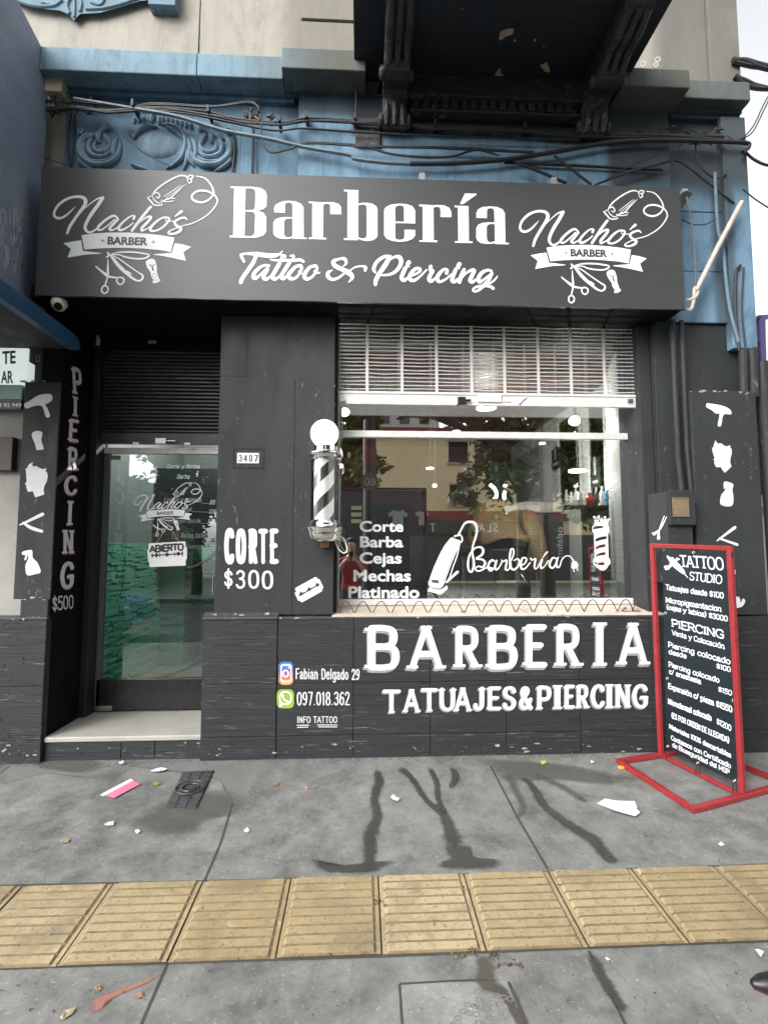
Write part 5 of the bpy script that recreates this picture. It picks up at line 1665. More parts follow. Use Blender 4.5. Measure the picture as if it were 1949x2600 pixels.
# ------------------------------------------------------------------ relief ornaments (blue plaster)
cO = lambda u, v, y=-.0: wall(140 + u / 3.188, 260 + v / 3.188, y)
def relief(mb, pts, w, y=.02, fl=.8):
    P = smooth_pts([(a, b) for a, b in pts], 5)
    n = len(P)
    mb.tube([cO(a, b, y) for a, b in P], [max(.002, w * (math.sin(math.pi * min(1, (i + 1.5) / (n + 1))) ** .5)) for i in range(n)], 8, flat=fl)
def relief0(mb, pts, w): relief(mb, pts, w * 1.35, .014, 1.3)
orn = MB()
for dx, mir in ((0, 1), (1, -1)):
    X = (lambda u: u) if mir == 1 else (lambda u: 1625 - u)
    for pts, w in (([(330, 260), (250, 280), (205, 350), (215, 440), (290, 505), (400, 515), (480, 480), (525, 400), (530, 290)], .020),
                   ([(300, 290), (270, 350), (290, 420), (370, 450), (440, 420), (470, 350)], .015), ([(330, 320), (320, 380), (370, 410), (430, 390), (450, 340), (430, 270)], .013),
                   ([(240, 320), (230, 400), (280, 470), (380, 485), (460, 450), (495, 370)], .012), ([(340, 250), (355, 300), (340, 330)], .014), ([(360, 330), (370, 250), (420, 215), (455, 215), (450, 240)], .014),
                   ([(520, 290), (490, 340), (480, 420), (500, 470)], .016), ([(215, 440), (205, 480), (260, 530), (330, 560)], .015), ([(400, 260), (420, 300), (440, 340)], .012), ([(250, 300), (300, 280), (350, 250)], .012)):
        relief0(orn, [(X(a), b) for a, b in pts], w)
    for a, b in ((215, 245), (440, 210)):
        q = cO(X(a), b, .018)
        orn.lathe([(.024, .01), (.024, -.02), (.014, -.026), (.010, -.014)], q, 12, axis='y')
# cartouche: shallow oval with rim
q = cO(845, 350, .03)
orn.lathe([(.001, -.030), (.10, -.026), (.155, -.014), (.168, .0)], q, 28, axis='y')
for k in range(len(orn.v) - 28 * 4, len(orn.v)):
    x, y, z = orn.v[k]; orn.v[k] = (q.x + (x - q.x) * 1.0, y, q.z + (z - q.z) * .72)
for pts, w in (([(640, 290), (690, 230), (760, 200), (830, 200)], .014), ([(860, 180), (950, 190), (1030, 240), (1060, 320), (1040, 430), (980, 500), (900, 540)], .015), ([(1080, 290), (1100, 380), (1090, 460), (1130, 520)], .015),
               ([(620, 270), (615, 240), (640, 300)], .014), ([(900, 200), (980, 240), (1040, 300)], .011), ([(690, 210), (740, 185), (790, 195)], .013), ([(1060, 330), (1075, 420), (1060, 500), (1040, 550)], .012), ([(620, 500), (680, 530), (740, 545)], .012)):
    relief0(orn, pts, w)
for i in range(13):
    u = 640 + i * 38
    v = 130 - 35 * math.sin((i + .5) / 13 * math.pi) + i * 4
    orn.tube([cO(u, v + 45, .015), cO(u + 4, v + 10, .005), cO(u + 2, v - 8, .018)], [.008, .013, .008], 7)
relief0(orn, [(780, 170), (790, 120), (830, 110), (850, 140), (840, 180)], .015)
orn.obj('plaster_relief', facade('plaster relief paint', (.24, .355, .44), (.055, .09, .125)), bld, smooth=True)
# framed field behind the relief
mb = MB()
a, b = cO(155, 600, .02), cO(1510, 165, .02)
mb.box(a.x, b.x, .018, .0295, 4.0, b.z)
a2, b2 = cO(1450, 600, .02), cO(1605, 200, .02)
mb.box(b.x + .002, cO(1605, 0, .02).x, .010, .0295, 4.0, cO(1605, 190, .02).z)
mb.obj('relief_field', M['blue'], bld, bevel=.004)
# hanging plaster apron at the top of the wall
cU = lambda u, v, y=-.0: wall(u / 1.692, v / 1.692, y)
mb = MB()
ap = [(-80, -40), (60, 0), (110, 10), (200, 40), (260, 45), (300, 65), (318, 88), (345, 60), (430, 55), (520, 30), (600, 5), (640, 0), (640, 18), (755, 18), (760, -90), (-80, -200)]
mb.prism(ap, lambda u, v: cU(u, v, -.02), lambda u, v: cU(u, v, .022))
for u in (665, 700, 738):
    q = cU(u, 42, -.01)
    mb.ball(q, .021, 12, (1, 1, 1.15))
mb.box(cU(640, 0, -.05).x, cU(755, 0, -.05).x, -.06, .02, cU(700, 25, -.05).z, cU(700, -90, -.05).z)
for pts, w in (([(80, 5), (150, 25), (230, 25), (270, 0)], .012), ([(180, 10), (240, 20), (260, -10), (220, -25)], .010), ([(300, 60), (290, 20), (310, -20)], .012), ([(320, 75), (322, 20), (318, -40)], .010), ([(345, 50), (350, 10), (330, -30)], .012), ([(370, 40), (450, 35), (530, 15), (600, -10)], .012), ([(390, 10), (430, 20), (450, -10), (420, -20)], .010)):
    P = smooth_pts(pts, 5)
    mb.tube([cU(a, b, -.022) for a, b in P], w, 7)
mb.obj('plaster_apron', facade('apron paint', (.14, .22, .28), (.09, .12, .13)), bld, bevel=.004)

# ------------------------------------------------------------------ barber pole
bp = thing('barber_pole', 'chrome wall mounted barber pole with white globe and white spiral stripe', 'barber pole')
PYc = -.135
P0 = wall(822, 1300, PYc); xx = P0.x
Z = lambda v: wall(822, 1000 + v / 3.815, PYc).z
rr = lambda du: du / 3.815 / F * (3.58 + PYc) / 1.0
rt = rr(128)
mb = MB().ball((xx, PYc, Z(386)), rr(138), 32, (1, 1, 1))
mb.obj('globe', plain('lit opal globe', (.85, .85, .83), .25, emit=((1, .98, .95), .55)), bp, smooth=True)
mb = MB().lathe([(rr(95), Z(500)), (rr(140), Z(520)), (rr(142), Z(565)), (rr(158), Z(575)), (rr(160), Z(600)), (rr(150), Z(612)), (rr(140), Z(622)), (rr(138), Z(645)), (rr(122), Z(655))][::-1], (xx, PYc, 0), 40)
mb.obj('top_cap', M['chrome'], bp, smooth=True)
mb = MB().lathe([(rr(60), Z(1440)), (rr(110), Z(1425)), (rr(140), Z(1400)), (rr(150), Z(1350)), (rr(150), Z(1330)), (rr(162), Z(1318)), (rr(164), Z(1295)), (rr(150), Z(1285)), (rr(148), Z(1262)), (rr(136), Z(1240)), (rr(126), Z(1222))], (xx, PYc, 0), 40)
mb.obj('bottom_cap', M['chrome'], bp, smooth=True)
ztop_, zbot_ = Z(650), Z(1230)
mb = MB()
n = 40
r_in = rr(96)
cyl = MB().lathe([(r_in, zbot_), (r_in, ztop_)], (xx, PYc, 0), 40)
cyl.obj('cylinder', worn('dark mirrored drum', (.10, .10, .095), (.04, .04, .04), 14, .15, 0, (1, 1, .3)), bp, smooth=True)
sp = MB()
turns, H = 1.30, ztop_ - zbot_
sw = H * .26
steps = 90
for a0 in (200, 20):
    n0 = len(sp.v)
    for i in range(steps + 1):
        t = i / steps
        for zoff in (0, sw):
            ang = R(a0) + t * turns * 2 * math.pi
            z = zbot_ - sw + t * (H + sw) + zoff
            z = min(max(z, zbot_ + .001), ztop_ - .001)
            sp.v.append((xx + (r_in + .0012) * math.cos(ang), PYc + (r_in + .0012) * math.sin(ang), z))
    for i in range(steps):
        sp.f.append((n0 + 2 * i, n0 + 2 * i + 2, n0 + 2 * i + 3, n0 + 2 * i + 1)); sp.m.append(0)
sp.obj('stripe', plain('white stripe', (.82, .82, .80), .35, emit=((1, 1, .97), .12)), bp)
gm = glassmat('pole tube glass', (.95, .96, .95), .06, .02)
MB().lathe([(rt, zbot_), (rt, ztop_)], (xx, PYc, 0), 40).obj('glass_tube', gm, bp, smooth=True)
mb = MB()
for z in (Z(590), Z(1310)):
    mb.box(xx - .03, xx + .03, PYc + .08, -.001, z - .015, z + .015)
    mb.lathe([(.055, -.02), (.06, -.001)], (xx + .06, 0, z), 20, axis='y')
mb.obj('bracket', M['chrome'], bp, bevel=.003)
a, b = cK(1128, 1436), cK(1205, 1490)
MB().box(a.x, b.x, -.06, -.001, b.z, a.z).obj('wood_block', worn('raw wood', (.30, .16, .07), (.2, .1, .04), 20, .7, .1), bp, bevel=.003)
mb = MB()
mb.tube([Vector(q) for q in smooth_pts([tuple(cK(*c) + Vector((0, -.1, 0))) for c in ((1280, 1390), (1275, 1440), (1300, 1500), (1345, 1540), (1378, 1525), (1375, 1470), (1350, 1410), (1320, 1385), (1290, 1380))], 5)], .0045, 8)
mb.box(cK(1270, 0).x, cK(1325, 0).x, -.14, -.09, cK(0, 1420).z, cK(0, 1370).z)
mb.obj('power_lead', M['plastic_white'], bp)

# ------------------------------------------------------------------ tattoo price stand
st = thing('banner_stand', 'red metal floor stand holding a black price banner for tattoos and piercing', 'banner stand')
Lg, Rg = ground(1677, 1923, .0), ground(1884, 2029, .0)
A_, B_ = ground(1571, 1940), ground(1760, 2063)
t = .029
ux = (Rg - Lg).normalized()
hL = wall(1668.6, 1380, Lg.y).z
D_, C_ = Lg * 2 - A_, Rg * 2 - B_
up = Vector((0, 0, t / 2 + .002))
mb = MB()
c4 = [A_ + up, B_ + up, C_ + up, D_ + up]
for i in range(4):
    a, b = c4[i], c4[(i + 1) % 4]
    d = (b - a).normalized() * t / 2
    if i % 2 == 0:
        mb.bar(a - d, b + d, t * 1.15, t)
    else:
        mb.bar(a + d * 1.16, b - d * 1.16, t * 1.15, t)
PL, PR = Lg + up, Rg + up
mb.bar(PL + ux * .02, PR - ux * .02, t * .8, t * .8)
mb.obj('base', M['red_metal'], st, bevel=.004)
mb = MB()
topL, topR = Vector((Lg.x, Lg.y, hL)), Vector((Rg.x, Rg.y, wall(1873, 1386, Rg.y).z))
for q in (Lg, Rg):
    tz = topL.z if q is Lg else topR.z
    mb.bar(Vector((q.x, q.y, q.z + t + .003)), Vector((q.x, q.y, tz)), t, t, up=ux)
mb.bar(topL + ux * t * .5 - Vector((0, 0, t / 2)), topR - ux * t * .5 - Vector((0, 0, t / 2)), t, t)
mb.obj('frame', M['red_metal'], st, bevel=.004)
nrm = Vector((-(Rg.y - Lg.y), Rg.x - Lg.x, 0)).normalized()
if nrm.dot(CAM - Lg) < 0:
    nrm = -nrm
bn0 = Lg + nrm * .004
cJ = lambda u, v, o=0.0: on_plane(1550 + u / 2.91, 1340 + v / 2.91, bn0 + nrm * o, nrm)
ban = [(378, 150), (480, 158), (610, 170), (740, 178), (902, 184), (884, 290), (868, 430), (874, 520), (886, 600), (903, 690), (910, 860), (914, 1000), (920, 1290), (926, 1600), (931, 1882), (800, 1822), (660, 1755), (520, 1680), (408, 1612), (402, 1300), (396, 1000), (390, 640), (383, 400)]
mb = MB()
mb.prism(ban, lambda u, v: cJ(u, v, .0012), lambda u, v: cJ(u, v, -.0012))
bo = mb.obj('banner', M['banner'], st)
BPR = plain('banner print', (.72, .74, .75), .45)
TX = [('TATTOO', (515, 287), (835, 312), (508, 206), 1.5, .9), ('STUDIO', (578, 384), (820, 415), (580, 326), 1.5, .9),
 ('Tatuajes desde $100', (405, 456), (832, 522), (405, 420), 2.2, 1.1), ('Micropigmentacion', (405, 550), (815, 620), (405, 514), 2.2, 1.1), ('(cejas y labios) $3000', (410, 600), (862, 692), (410, 567), 2.2, 1.0),
 ('PIERCING', (448, 730), (835, 820), (445, 676), 2.1, 1.2), ('Venta y Colocación', (450, 790), (838, 896), (450, 755), 2.0, .9), ('Piercing colocado', (422, 880), (882, 1010), (422, 843), 2.2, 1.1),
 ('desde', (425, 930), (558, 966), (425, 897), 2.2, 1.1), ('$100', (778, 1036), (884, 1066), (778, 1002), 2.2, .9), ('Piercing colocado', (425, 1025), (800, 1146), (425, 990), 2.2, 1.0), ('c/ anestesia', (428, 1076), (665, 1155), (428, 1042), 2.2, 1.0),
 ('$150', (792, 1208), (893, 1240), (792, 1174), 2.2, .9), ('Expansión c/ pieza $1550', (423, 1185), (895, 1364), (423, 1148), 2.2, .9), ('Microdermal colocado', (423, 1300), (742, 1427), (423, 1262), 2.2, .8),
 ('$1200', (780, 1447), (888, 1502), (780, 1408), 1.8, .6), ('(ES POR ORDEN DE LLEGADA)', (447, 1402), (873, 1592), (447, 1366), 2.0, .8), ('Materiales 100% descartables', (430, 1482), (886, 1700), (430, 1450), 2.2, .9),
 ('Contamos con Certificado', (443, 1564), (885, 1778), (443, 1532), 2.2, 1.0), ('de Bioseguridad del MSP', (452, 1617), (875, 1824), (452, 1586), 2.2, 1.0)]
for tx, a, b, c, wt, se in TX:
    w = Paint()
    text_box(w, tx, cJ(*a, .0022), cJ(*b, .0022), cJ(*c, .0022), wt=wt * .88, serif=wt * .5 + .75, st=1.2, gap=.3)
    w.obj('text_line', BPR, bo)
w = Paint()
for s in ("435,228,26 465,262,44 505,300,40 535,330,26", "530,325,10 566,368,5", "402,290,22 430,288,20 452,262,26 480,240,16 502,232,12", "405,305,14 425,300,18", "418,212,14 440,240,24", "455,225,16 470,245,14 490,225,12"):
    w.put(stroke(s), lambda u, v: cJ(u, v, .0022))
w.obj('tattoo_machine_drawing', BPR, bo)
mb = MB()
for (u, v) in ((388, 163), (610, 182), (882, 198), (402, 630), (888, 720), (415, 1112), (903, 1275), (640, 1738), (418, 1615), (912, 1870)):
    c = cJ(u, v, .003)
    ring = [c + (ux * math.cos(k * math.pi / 6) + Vector((0, 0, 1)) * math.sin(k * math.pi / 6)) * .008 for k in range(13)]
    mb.tube(ring, .0022, 6)
mb.obj('eyelets', M['steel'], bo)
mb = MB()
def tie(a, b):
    mb.tube([cJ(*a, .004), cJ((a[0] + b[0]) / 2, (a[1] + b[1]) / 2, .012), cJ(*b, .022)], .002, 5)
for a, b in (((388, 163), (345, 168)), ((882, 198), (955, 206)), ((888, 720), (965, 738)), ((882, 200), (925, 165))):
    tie(a, b)
for (u, v) in ((418, 1630), (640, 1752), (912, 1888)):
    P = [cJ(u - 14, v + 75, .02), cJ(u - 12, v + 20, .012), cJ(u, v - 8, .006), cJ(u + 14, v + 15, .012), cJ(u + 16, v + 70, .02)]
    mb.tube([Vector(q) for q in smooth_pts([tuple(q) for q in P], 4)], .0026, 5)
mb.obj('tie_cords', M['cable'], st)
mb = MB()
q = ground(1571, 1948, .004)
mb.box(q.x - .012, q.x + .022, q.y - .03, q.y - .002, q.z - .003, q.z + .012)
mb.obj('foot_cap', plain('yellow plastic', (.6, .38, .05), .5), st, bevel=.003)

# ------------------------------------------------------------------ security camera
sc_ = thing('security_camera', 'cream dome security camera under the left end of the sign', 'security camera')
q = wall(150, 774, -.20)
MB().lathe([(.045, sz0 - .004), (.05, sz0 - .02), (.05, q.z + .0)], (q.x, -.195, 0), 24).obj('mount', M['plastic_white'], sc_, smooth=True)
MB().ball((q.x, -.20, q.z), .045, 24).obj('dome', M['plastic_white'], sc_, smooth=True)
d = Vector((.35, -.75, -.62)).normalized()
mb = MB()
c = Vector((q.x, -.20, q.z)) + d * .036
mb.tube([c, c + d * .016], [.026, .024], 20)
mb.obj('lens', plain('lens black', (.006, .006, .006), .08), sc_, smooth=True)

# ------------------------------------------------------------------ meter box, conduits, floodlight, white pipe on the right
mbx = thing('meter_box', 'black painted meter box with a small brass plate beside the right pilaster', 'meter box')
a, b = wall(1650, 1255, -.13), wall(1763, 1412, -.13)
xm0, xm1, xm2 = wall(1652, 1300, -.06).x, wall(1696, 1300, -.17).x, wall(1764, 1300, -.17).x
za_, zb2 = wall(1730, 1247, -.17).z, wall(1730, 1334, -.17).z
mb = MB()
zlow = wall(1700, 1480, -.1).z
mb.hexa([(xm0, -.02, zlow), (xm1, -.15, zlow), (xm2 - .01, -.15, zlow), (xm2 - .01, -.02, zlow)], [(xm0, -.02, za_ - .01), (xm1, -.15, za_), (xm2 - .01, -.15, za_), (xm2 - .01, -.02, za_)])
mb.obj('housing', M['black_paint'], mbx, bevel=.006)
mb = MB().box(xm1 + .003, xm2, -.178, -.151, zb2, za_ + .006)
mb.obj('lid', M['black_paint'], mbx, bevel=.008)
a, b = wall(1707, 1265, -.18), wall(1746, 1310, -.18)
mb = MB().box(a.x, b.x, -.182, -.1785, b.z, a.z)
f_ = .006
for x0, x1, z0, z1 in ((a.x - f_, b.x + f_, a.z + .001, a.z + f_), (a.x - f_, b.x + f_, b.z - f_, b.z - .001), (a.x - f_, a.x - .0005, b.z, a.z), (b.x + .0005, b.x + f_, b.z, a.z)):
    mb.box(x0, x1, -.186, -.1783, z0, z1)
mb.box((a.x + b.x) / 2 - .01, (a.x + b.x) / 2 + .012, -.184, -.1822, (a.z + b.z) / 2 - .004, (a.z + b.z) / 2 + .004)
mb.obj('plate', worn('brass plate', (.22, .17, .10), (.13, .10, .06), 20, .5, .1), mbx)
w = Paint()
mside = lambda u, v: on_plane(1630 + u / 2.458, 700 + v / 2.458, Vector((xm0, -.02, za_)) + Vector((-.002, -.002, 0)), Vector((xm1, -.15, 0)).__sub__(Vector((xm0, -.02, 0))).cross(Vector((0, 0, 1))))
w.put(stroke("150,1505,5 112,1578,9 72,1612,18") + stroke("135,1500,5 104,1590,9 100,1638,20") + stroke("60,1606,6 75,1610,10"), mside)
w.obj('stencil_scissors', M['stencil_white'], mbx)

def conduit(name, pts, r, mat, label, cat, group=None, joints=(), n=10, smooth=True):
    mb = MB()
    P = [Vector(p) for p in pts]
    if smooth and len(P) > 2:
        P = [Vector(q) for q in smooth_pts([tuple(q) for q in P], 5)]
    mb.tube(P, r, n)
    for (q, rj) in joints:
        mb.ball(q, rj, 10)
    return tag(mb.obj(name, mat, None, smooth=True), label, cat, group)
xa_, xb_ = wall(1708, 900, -.05).x, wall(1728, 900, -.05).x
zq = wall(1715, 1246, -.05).z + .0
conduit('conduit', [(xa_, -.05, 3.2), (xa_, -.05, 2.2), (xa_ + .01, -.06, zq)], .022, M['black_paint'], 'thicker left one of the two black conduits running down to the meter box', 'conduit', 'conduits beside the right pilaster', smooth=False)
conduit('conduit', [(xb_ + .012, -.05, 3.2), (xb_ + .012, -.05, 2.2), (xb_ + .02, -.06, zq)], .018, M['black_paint'], 'thinner right one of the two black conduits running down to the meter box', 'conduit', 'conduits beside the right pilaster', smooth=False)
mb = MB()
fl = thing('floodlight', 'small black floodlight fixed at the right end of the sign', 'floodlight')
q = wall(1738, 492, -.2)
cS = crop(1280, 440, 2.478, -.12)
mb.hexa([cS(1105, 235) , cS(1185, 125), cS(1185, 125) + Vector((0, .06, 0)), cS(1105, 235) + Vector((0, .06, 0))], [cS(1108, 140), cS(1140, 105), cS(1140, 105) + Vector((0, .06, 0)), cS(1108, 140) + Vector((0, .06, 0))])
mb.obj('lamp_body', M['plastic_black'], fl, bevel=.004)
a, b = cS(1130, 82), cS(1165, 108)
MB().box(a.x, b.x, -.10, -.04, b.z, a.z).obj('mount', plain('grey plastic', (.35, .36, .36), .5), fl, bevel=.004)
cable_pts = lambda pts, f: [f(*p) for p in pts]
PV = [cS(1160, 862), cS(1178, 850), cS(1190, 800), cS(1200, 740), cS(1215, 715), cS(1350, 445), cS(1490, 180)]
conduit('drain_pipe', PV[3:] , .0175, M['pvc'], 'slanting cream plastic pipe running up from the right end of the sign', 'pipe', None, smooth=False)
conduit('bent_hose', [cS(1142, 800), cS(1170, 795), cS(1205, 770), cS(1212, 735), cS(1198, 720), cS(1190, 745), cS(1188, 800), cS(1172, 855), cS(1145, 862)], .013, M['pvc'], 'kinked cream hose at the lower right corner of the sign', 'hose')

# ------------------------------------------------------------------ cables across the facade
c1 = lambda u, v, y=-.09: wall(u / 1.692, v / 1.692, y)
c2 = lambda u, v, y=-.09: wall(900 + u / 1.5806, v / 1.5806, y)
MC = worn('conduit blue grey', (.13, .185, .22), (.06, .09, .11), 9, .5, .05)
def cab(pts, r, label, mat=None, strands=1, seed=0, spread=.012):
    rnd = random.Random(seed)
    mb = MB()
    for s in range(strands):
        ph = rnd.uniform(0, 6)
        P = []
        for i, p in enumerate(pts):
            o = Vector((0, rnd.uniform(-.3, .3) * spread, math.sin(i * 1.3 + ph) * spread)) if strands > 1 else Vector((0, 0, 0))
            P.append(tuple(Vector(p) + o))
        mb.tube([Vector(q) for q in smooth_pts(P, 5)], r, 7)
    return tag(mb.obj('cable', mat or M['cable'], None, smooth=True), label, 'cable', 'cables strung across the upper facade')
cab([c1(320, 425), c1(560, 465), c1(760, 500), c1(960, 560), c1(1150, 595), c1(1300, 630), c1(1500, 665), c2(0, 637), c2(120, 652), c2(220, 657)], .014, 'thick pale blue conduit sagging from the left wall over the sign', MC)
cab([c2(222, 657), c2(400, 655), c2(600, 640), c2(800, 610), c2(1000, 575), c2(1200, 562), c2(1400, 566), c2(1560, 572), c2(1580, 590), c2(1555, 612)], .016, 'thick black conduit rising to the right corner of the building')
cab([c1(200, 470), c1(320, 462), c1(450, 478), c1(580, 470), c1(700, 465), c1(900, 490), c1(1050, 520), c1(1200, 532), c1(1320, 515), c1(1520, 520), c2(0, 490), c2(200, 500), c2(320, 512), c2(500, 515), c2(680, 525), c2(930, 545), c2(1200, 545), c2(1480, 552)],
    .007, 'topmost bundle of black cables running the full width under the balcony', None, 5, 3, .012)
cab([c1(580, 460), c1(670, 447), c1(900, 457), c1(1060, 440), c1(1105, 455), c1(1120, 500), c1(1125, 600), c1(1160, 650), c1(1240, 640), c1(1320, 615), c1(1560, 628), c2(0, 587), c2(200, 590), c2(480, 598), c2(720, 612)], .006, 'looping black cable that drops beside the plaster relief', None, 3, 5, .007)
cab([c1(310, 430), c1(600, 470), c1(800, 492), c1(1000, 530), c1(1180, 558), c1(1300, 548), c2(0, 530), c2(300, 548), c2(600, 556), c2(900, 558)], .006, 'second bundle of thin black cables below the topmost bundle', None, 3, 6, .008)
cab([c1(310, 480, .0), c1(290, 600, .0), c1(302, 716, .0)], .006, 'left black cable hanging down beside the plaster relief', None, 2, 7, .006)
cab([c1(322, 490, .0), c1(318, 600, .0), c1(308, 716, .0)], .006, 'right black cable hanging down beside the plaster relief')
cab([c1(1000, 565, .0), c1(1008, 640, .0), c1(998, 736, .0)], .008, 'dark cable hanging right of the plaster relief')
cab([c1(1088, 560, .0), c1(1090, 745, .0)], .007, 'straight dark cable on the edge of the relief panel')
cab([c2(40, 590), c2(150, 622), c2(300, 630), c2(400, 622), c2(490, 600), c2(580, 628)], .006, 'drooping black cable bundle in the middle above the sign', None, 3, 8, .008)
cab([c2(640, 650, -.12), c2(720, 680, -.12), c2(850, 735, -.12)], .011, 'black cable slanting down behind the sign in the middle')
cab([c2(800, 625, -.12), c2(950, 742, -.12)], .010, 'short black cable slanting steeply down to the sign')
cab([c2(600, 652, -.06), c2(900, 665, -.06), c2(1235, 682, -.06)], .011, 'straight dark rod lying flat on the blue panel')
cab([c2(965, 742, -.1), c2(1100, 690, -.1), c2(1262, 645, -.1)], .008, 'lower of two black cables rising to the right panel edge', None, 2, 9, .004)
cab([c2(985, 735, -.1), c2(1100, 668, -.1), c2(1250, 608, -.1)], .004, 'thin upper cable rising to the right panel edge')
cab([c1(525, 585, -.03), c1(640, 670, -.03), c1(740, 718, -.03)], .003, 'thin wire slanting across the plaster relief')
cab([c1(195, 680, -.03), c1(290, 710, -.03)], .003, 'thin wire at the upper left corner of the sign')
cab([c1(1524, 250, -.13), c1(1528, 420, -.11), c1(1526, 520, -.1)], .005, 'vertical black wire at the left side of the balcony')
cS2 = lambda u, v, y=-.05: wall(1400 + u / 3.02, v / 3.02, y)
cab([cS2(1100, 1060), cS2(1110, 1180), cS2(1150, 1290), cS2(1250, 1370), cS2(1340, 1340)], .006, 'black cable looping down at the right corner', None, 2, 10, .006)
cab([cS2(940, 1230), cS2(1000, 1250), cS2(1120, 1340), cS2(1270, 1460), cS2(1400, 1560)], .007, 'black cable slanting down towards the slanting plastic pipe')
cab([cS2(1305, 650), cS2(1300, 770), cS2(1330, 815), cS2(1390, 800), cS2(1400, 720), cS2(1360, 640)], .006, 'coiled cable on the right corner pier', M['alu_dull'])
cab([cS(1145, 150), cS(1165, 250), cS(1190, 450), cS(1200, 600), cS(1200, 720)], .009, 'grey cable hanging from the floodlight', plain('grey cable', (.10, .13, .15), .5))
cab([cS(1110, 290), cS(1180, 320), cS(1260, 322), cS(1330, 290)], .004, 'thin wire sagging across the blue wall right of the sign')
c5 = crop(1740, 440, 1.843, -.055)
cab([c5(135, 0), c5(150, 250), c5(170, 330), c5(185, 480), c5(205, 640), c5(245, 790)], .012, 'bundle of painted cables running down the right corner', plain('blue painted cable', (.12, .19, .24), .55), 2, 11, .012)
cab([c5(255, 430), c5(235, 470), c5(232, 640), c5(250, 830)], .011, 'bent black conduit on the corner pier')
cab([c5(270, 440), c5(262, 640), c5(280, 830)], .007, 'thin dark cable beside the bent conduit on the corner pier')
conduit('conduit', [wall(1884, 890, -.05), wall(1886, 1000, -.05)], .032, M['black_paint'], 'left stub of black pipe standing on the right pilaster', 'conduit', 'pipe stubs on the right pilaster', smooth=False)
conduit('conduit', [wall(1907, 886, -.04), wall(1912, 1010, -.04)], .036, M['black_paint'], 'right stub of black pipe standing beside the right pilaster', 'conduit', 'pipe stubs on the right pilaster', smooth=False)
conduit('rain_pipe', [(3.02, -.02, 2.9), (3.03, -.02, .1)], .045, M['black_paint'], 'tall black pipe along the right edge of the building', 'pipe', None, smooth=False)
# tangles and clamps
mb = MB()
rnd = random.Random(12)
for (cx, cy, k, s) in ((1420, 555, 26, .09), (1300, 550, 10, .06), (1200, 552, 8, .05)):
    for i in range(k):
        p0 = c2(cx + rnd.uniform(-90, 90), cy + rnd.uniform(-45, 30), -.07)
        P = [p0 + Vector((rnd.uniform(-s, s), rnd.uniform(-.03, .03), rnd.uniform(-s, s) * .6)) * j for j in (0, .5, 1)]
        mb.tube([Vector(q) for q in smooth_pts([tuple(q) for q in P], 4)], rnd.uniform(.003, .006), 5)
tag(mb.obj('cable_tangle', M['cable'], None), 'tangle of spliced black cables at the right corner pier', 'cable tangle')
mb = MB()
for (cx, cy, k) in ((250, 460, 12), (300, 450, 12), (380, 475, 7)):
    for i in range(k):
        p0 = c1(cx + rnd.uniform(-40, 40), cy + rnd.uniform(-30, 30), -.06)
        P = [p0 + Vector((rnd.uniform(-.06, .06), rnd.uniform(-.02, .02), rnd.uniform(-.05, .05))) * j for j in (0, .5, 1)]
        mb.tube([Vector(q) for q in smooth_pts([tuple(q) for q in P], 4)], rnd.uniform(.004, .008), 5)
tag(mb.obj('cable_tangle', M['cable'], None), 'tangle of black cable joints at the left edge above the sign', 'cable tangle')
mb = MB()
for (cx, cy, k) in ((1070, 490, 8), (1100, 495, 8), (1160, 515, 7)):
    for i in range(k):
        p0 = c1(cx + rnd.uniform(-20, 20), cy + rnd.uniform(-18, 18), -.09)
        P = [p0 + Vector((rnd.uniform(-.03, .03), rnd.uniform(-.02, .02), rnd.uniform(-.04, .04))) * j for j in (0, .5, 1)]
        mb.tube([Vector(q) for q in smooth_pts([tuple(q) for q in P], 4)], rnd.uniform(.006, .010), 6)
tag(mb.obj('cable_tangle', plain('brown tape', (.05, .035, .025), .6), None), 'taped cable joints right of the plaster relief', 'cable tangle')
for f, pts in ((c1, ((582, 468), (902, 492), (1203, 533), (1318, 516), (1524, 522))), (c2, ((320, 512), (675, 525), (930, 545)))):
    for (u, v) in pts:
        q = f(u, v, -.06)
        MB().box(q.x - .008, q.x + .008, -.115, -.0, q.z - .022, q.z + .028).obj('cable_clamp', M['cable'], bld)

# zigzag wire along the window sill
mb = MB()
cZ = lambda u, v: wall(800 + u / 1.842, 1040 + v / 1.842, .04)
us = [125, 205, 290, 378, 468, 552, 634, 718, 800, 880, 960, 1042, 1122, 1200, 1277, 1355, 1432, 1500]
P = []
for i, u in enumerate(us):
    tp = 900 - (i / 17) * 10
    bt = 956 - (i / 17) * 8
    if i: P.append(cZ(u - 22, bt))
    P += [cZ(u, tp + 12), cZ(u + 12, tp), cZ(u + 24, tp - 1), cZ(u + 36, tp + 12)]
    P.append(cZ(u + 58, bt))
mb.tube([Vector(q) for q in smooth_pts([tuple(q) for q in P], 3)], .0038, 6)
tag(mb.obj('zigzag_wire', worn('rusty wire', (.05, .04, .035), (.10, .05, .025), 30, .7, .1), None), 'rusty zigzag wire guard along the window sill', 'wire guard')
mb = MB()
rnd = random.Random(4)
for (px, py, n) in ((1340, 1547, 3), (1600, 1548, 10), (868, 1550, 5), (1190, 1552, 2)):
    for i in range(n):
        q = wall(px + rnd.uniform(-22, 22), py + rnd.uniform(-5, 6), .03)
        a = rnd.uniform(0, 3)
        d, e = Vector((math.cos(a), math.sin(a), rnd.uniform(-.1, .4))) * .025, Vector((-math.sin(a), math.cos(a), .3)) * .012
        mb.quad(q - d, q + e, q + d, q - e)
tag(mb.obj('dry_leaves', plain('dry leaf', (.22, .11, .05), .8, var=.4), None), 'dry brown leaf litter caught on the window sill', 'leaf litter', kind='stuff')

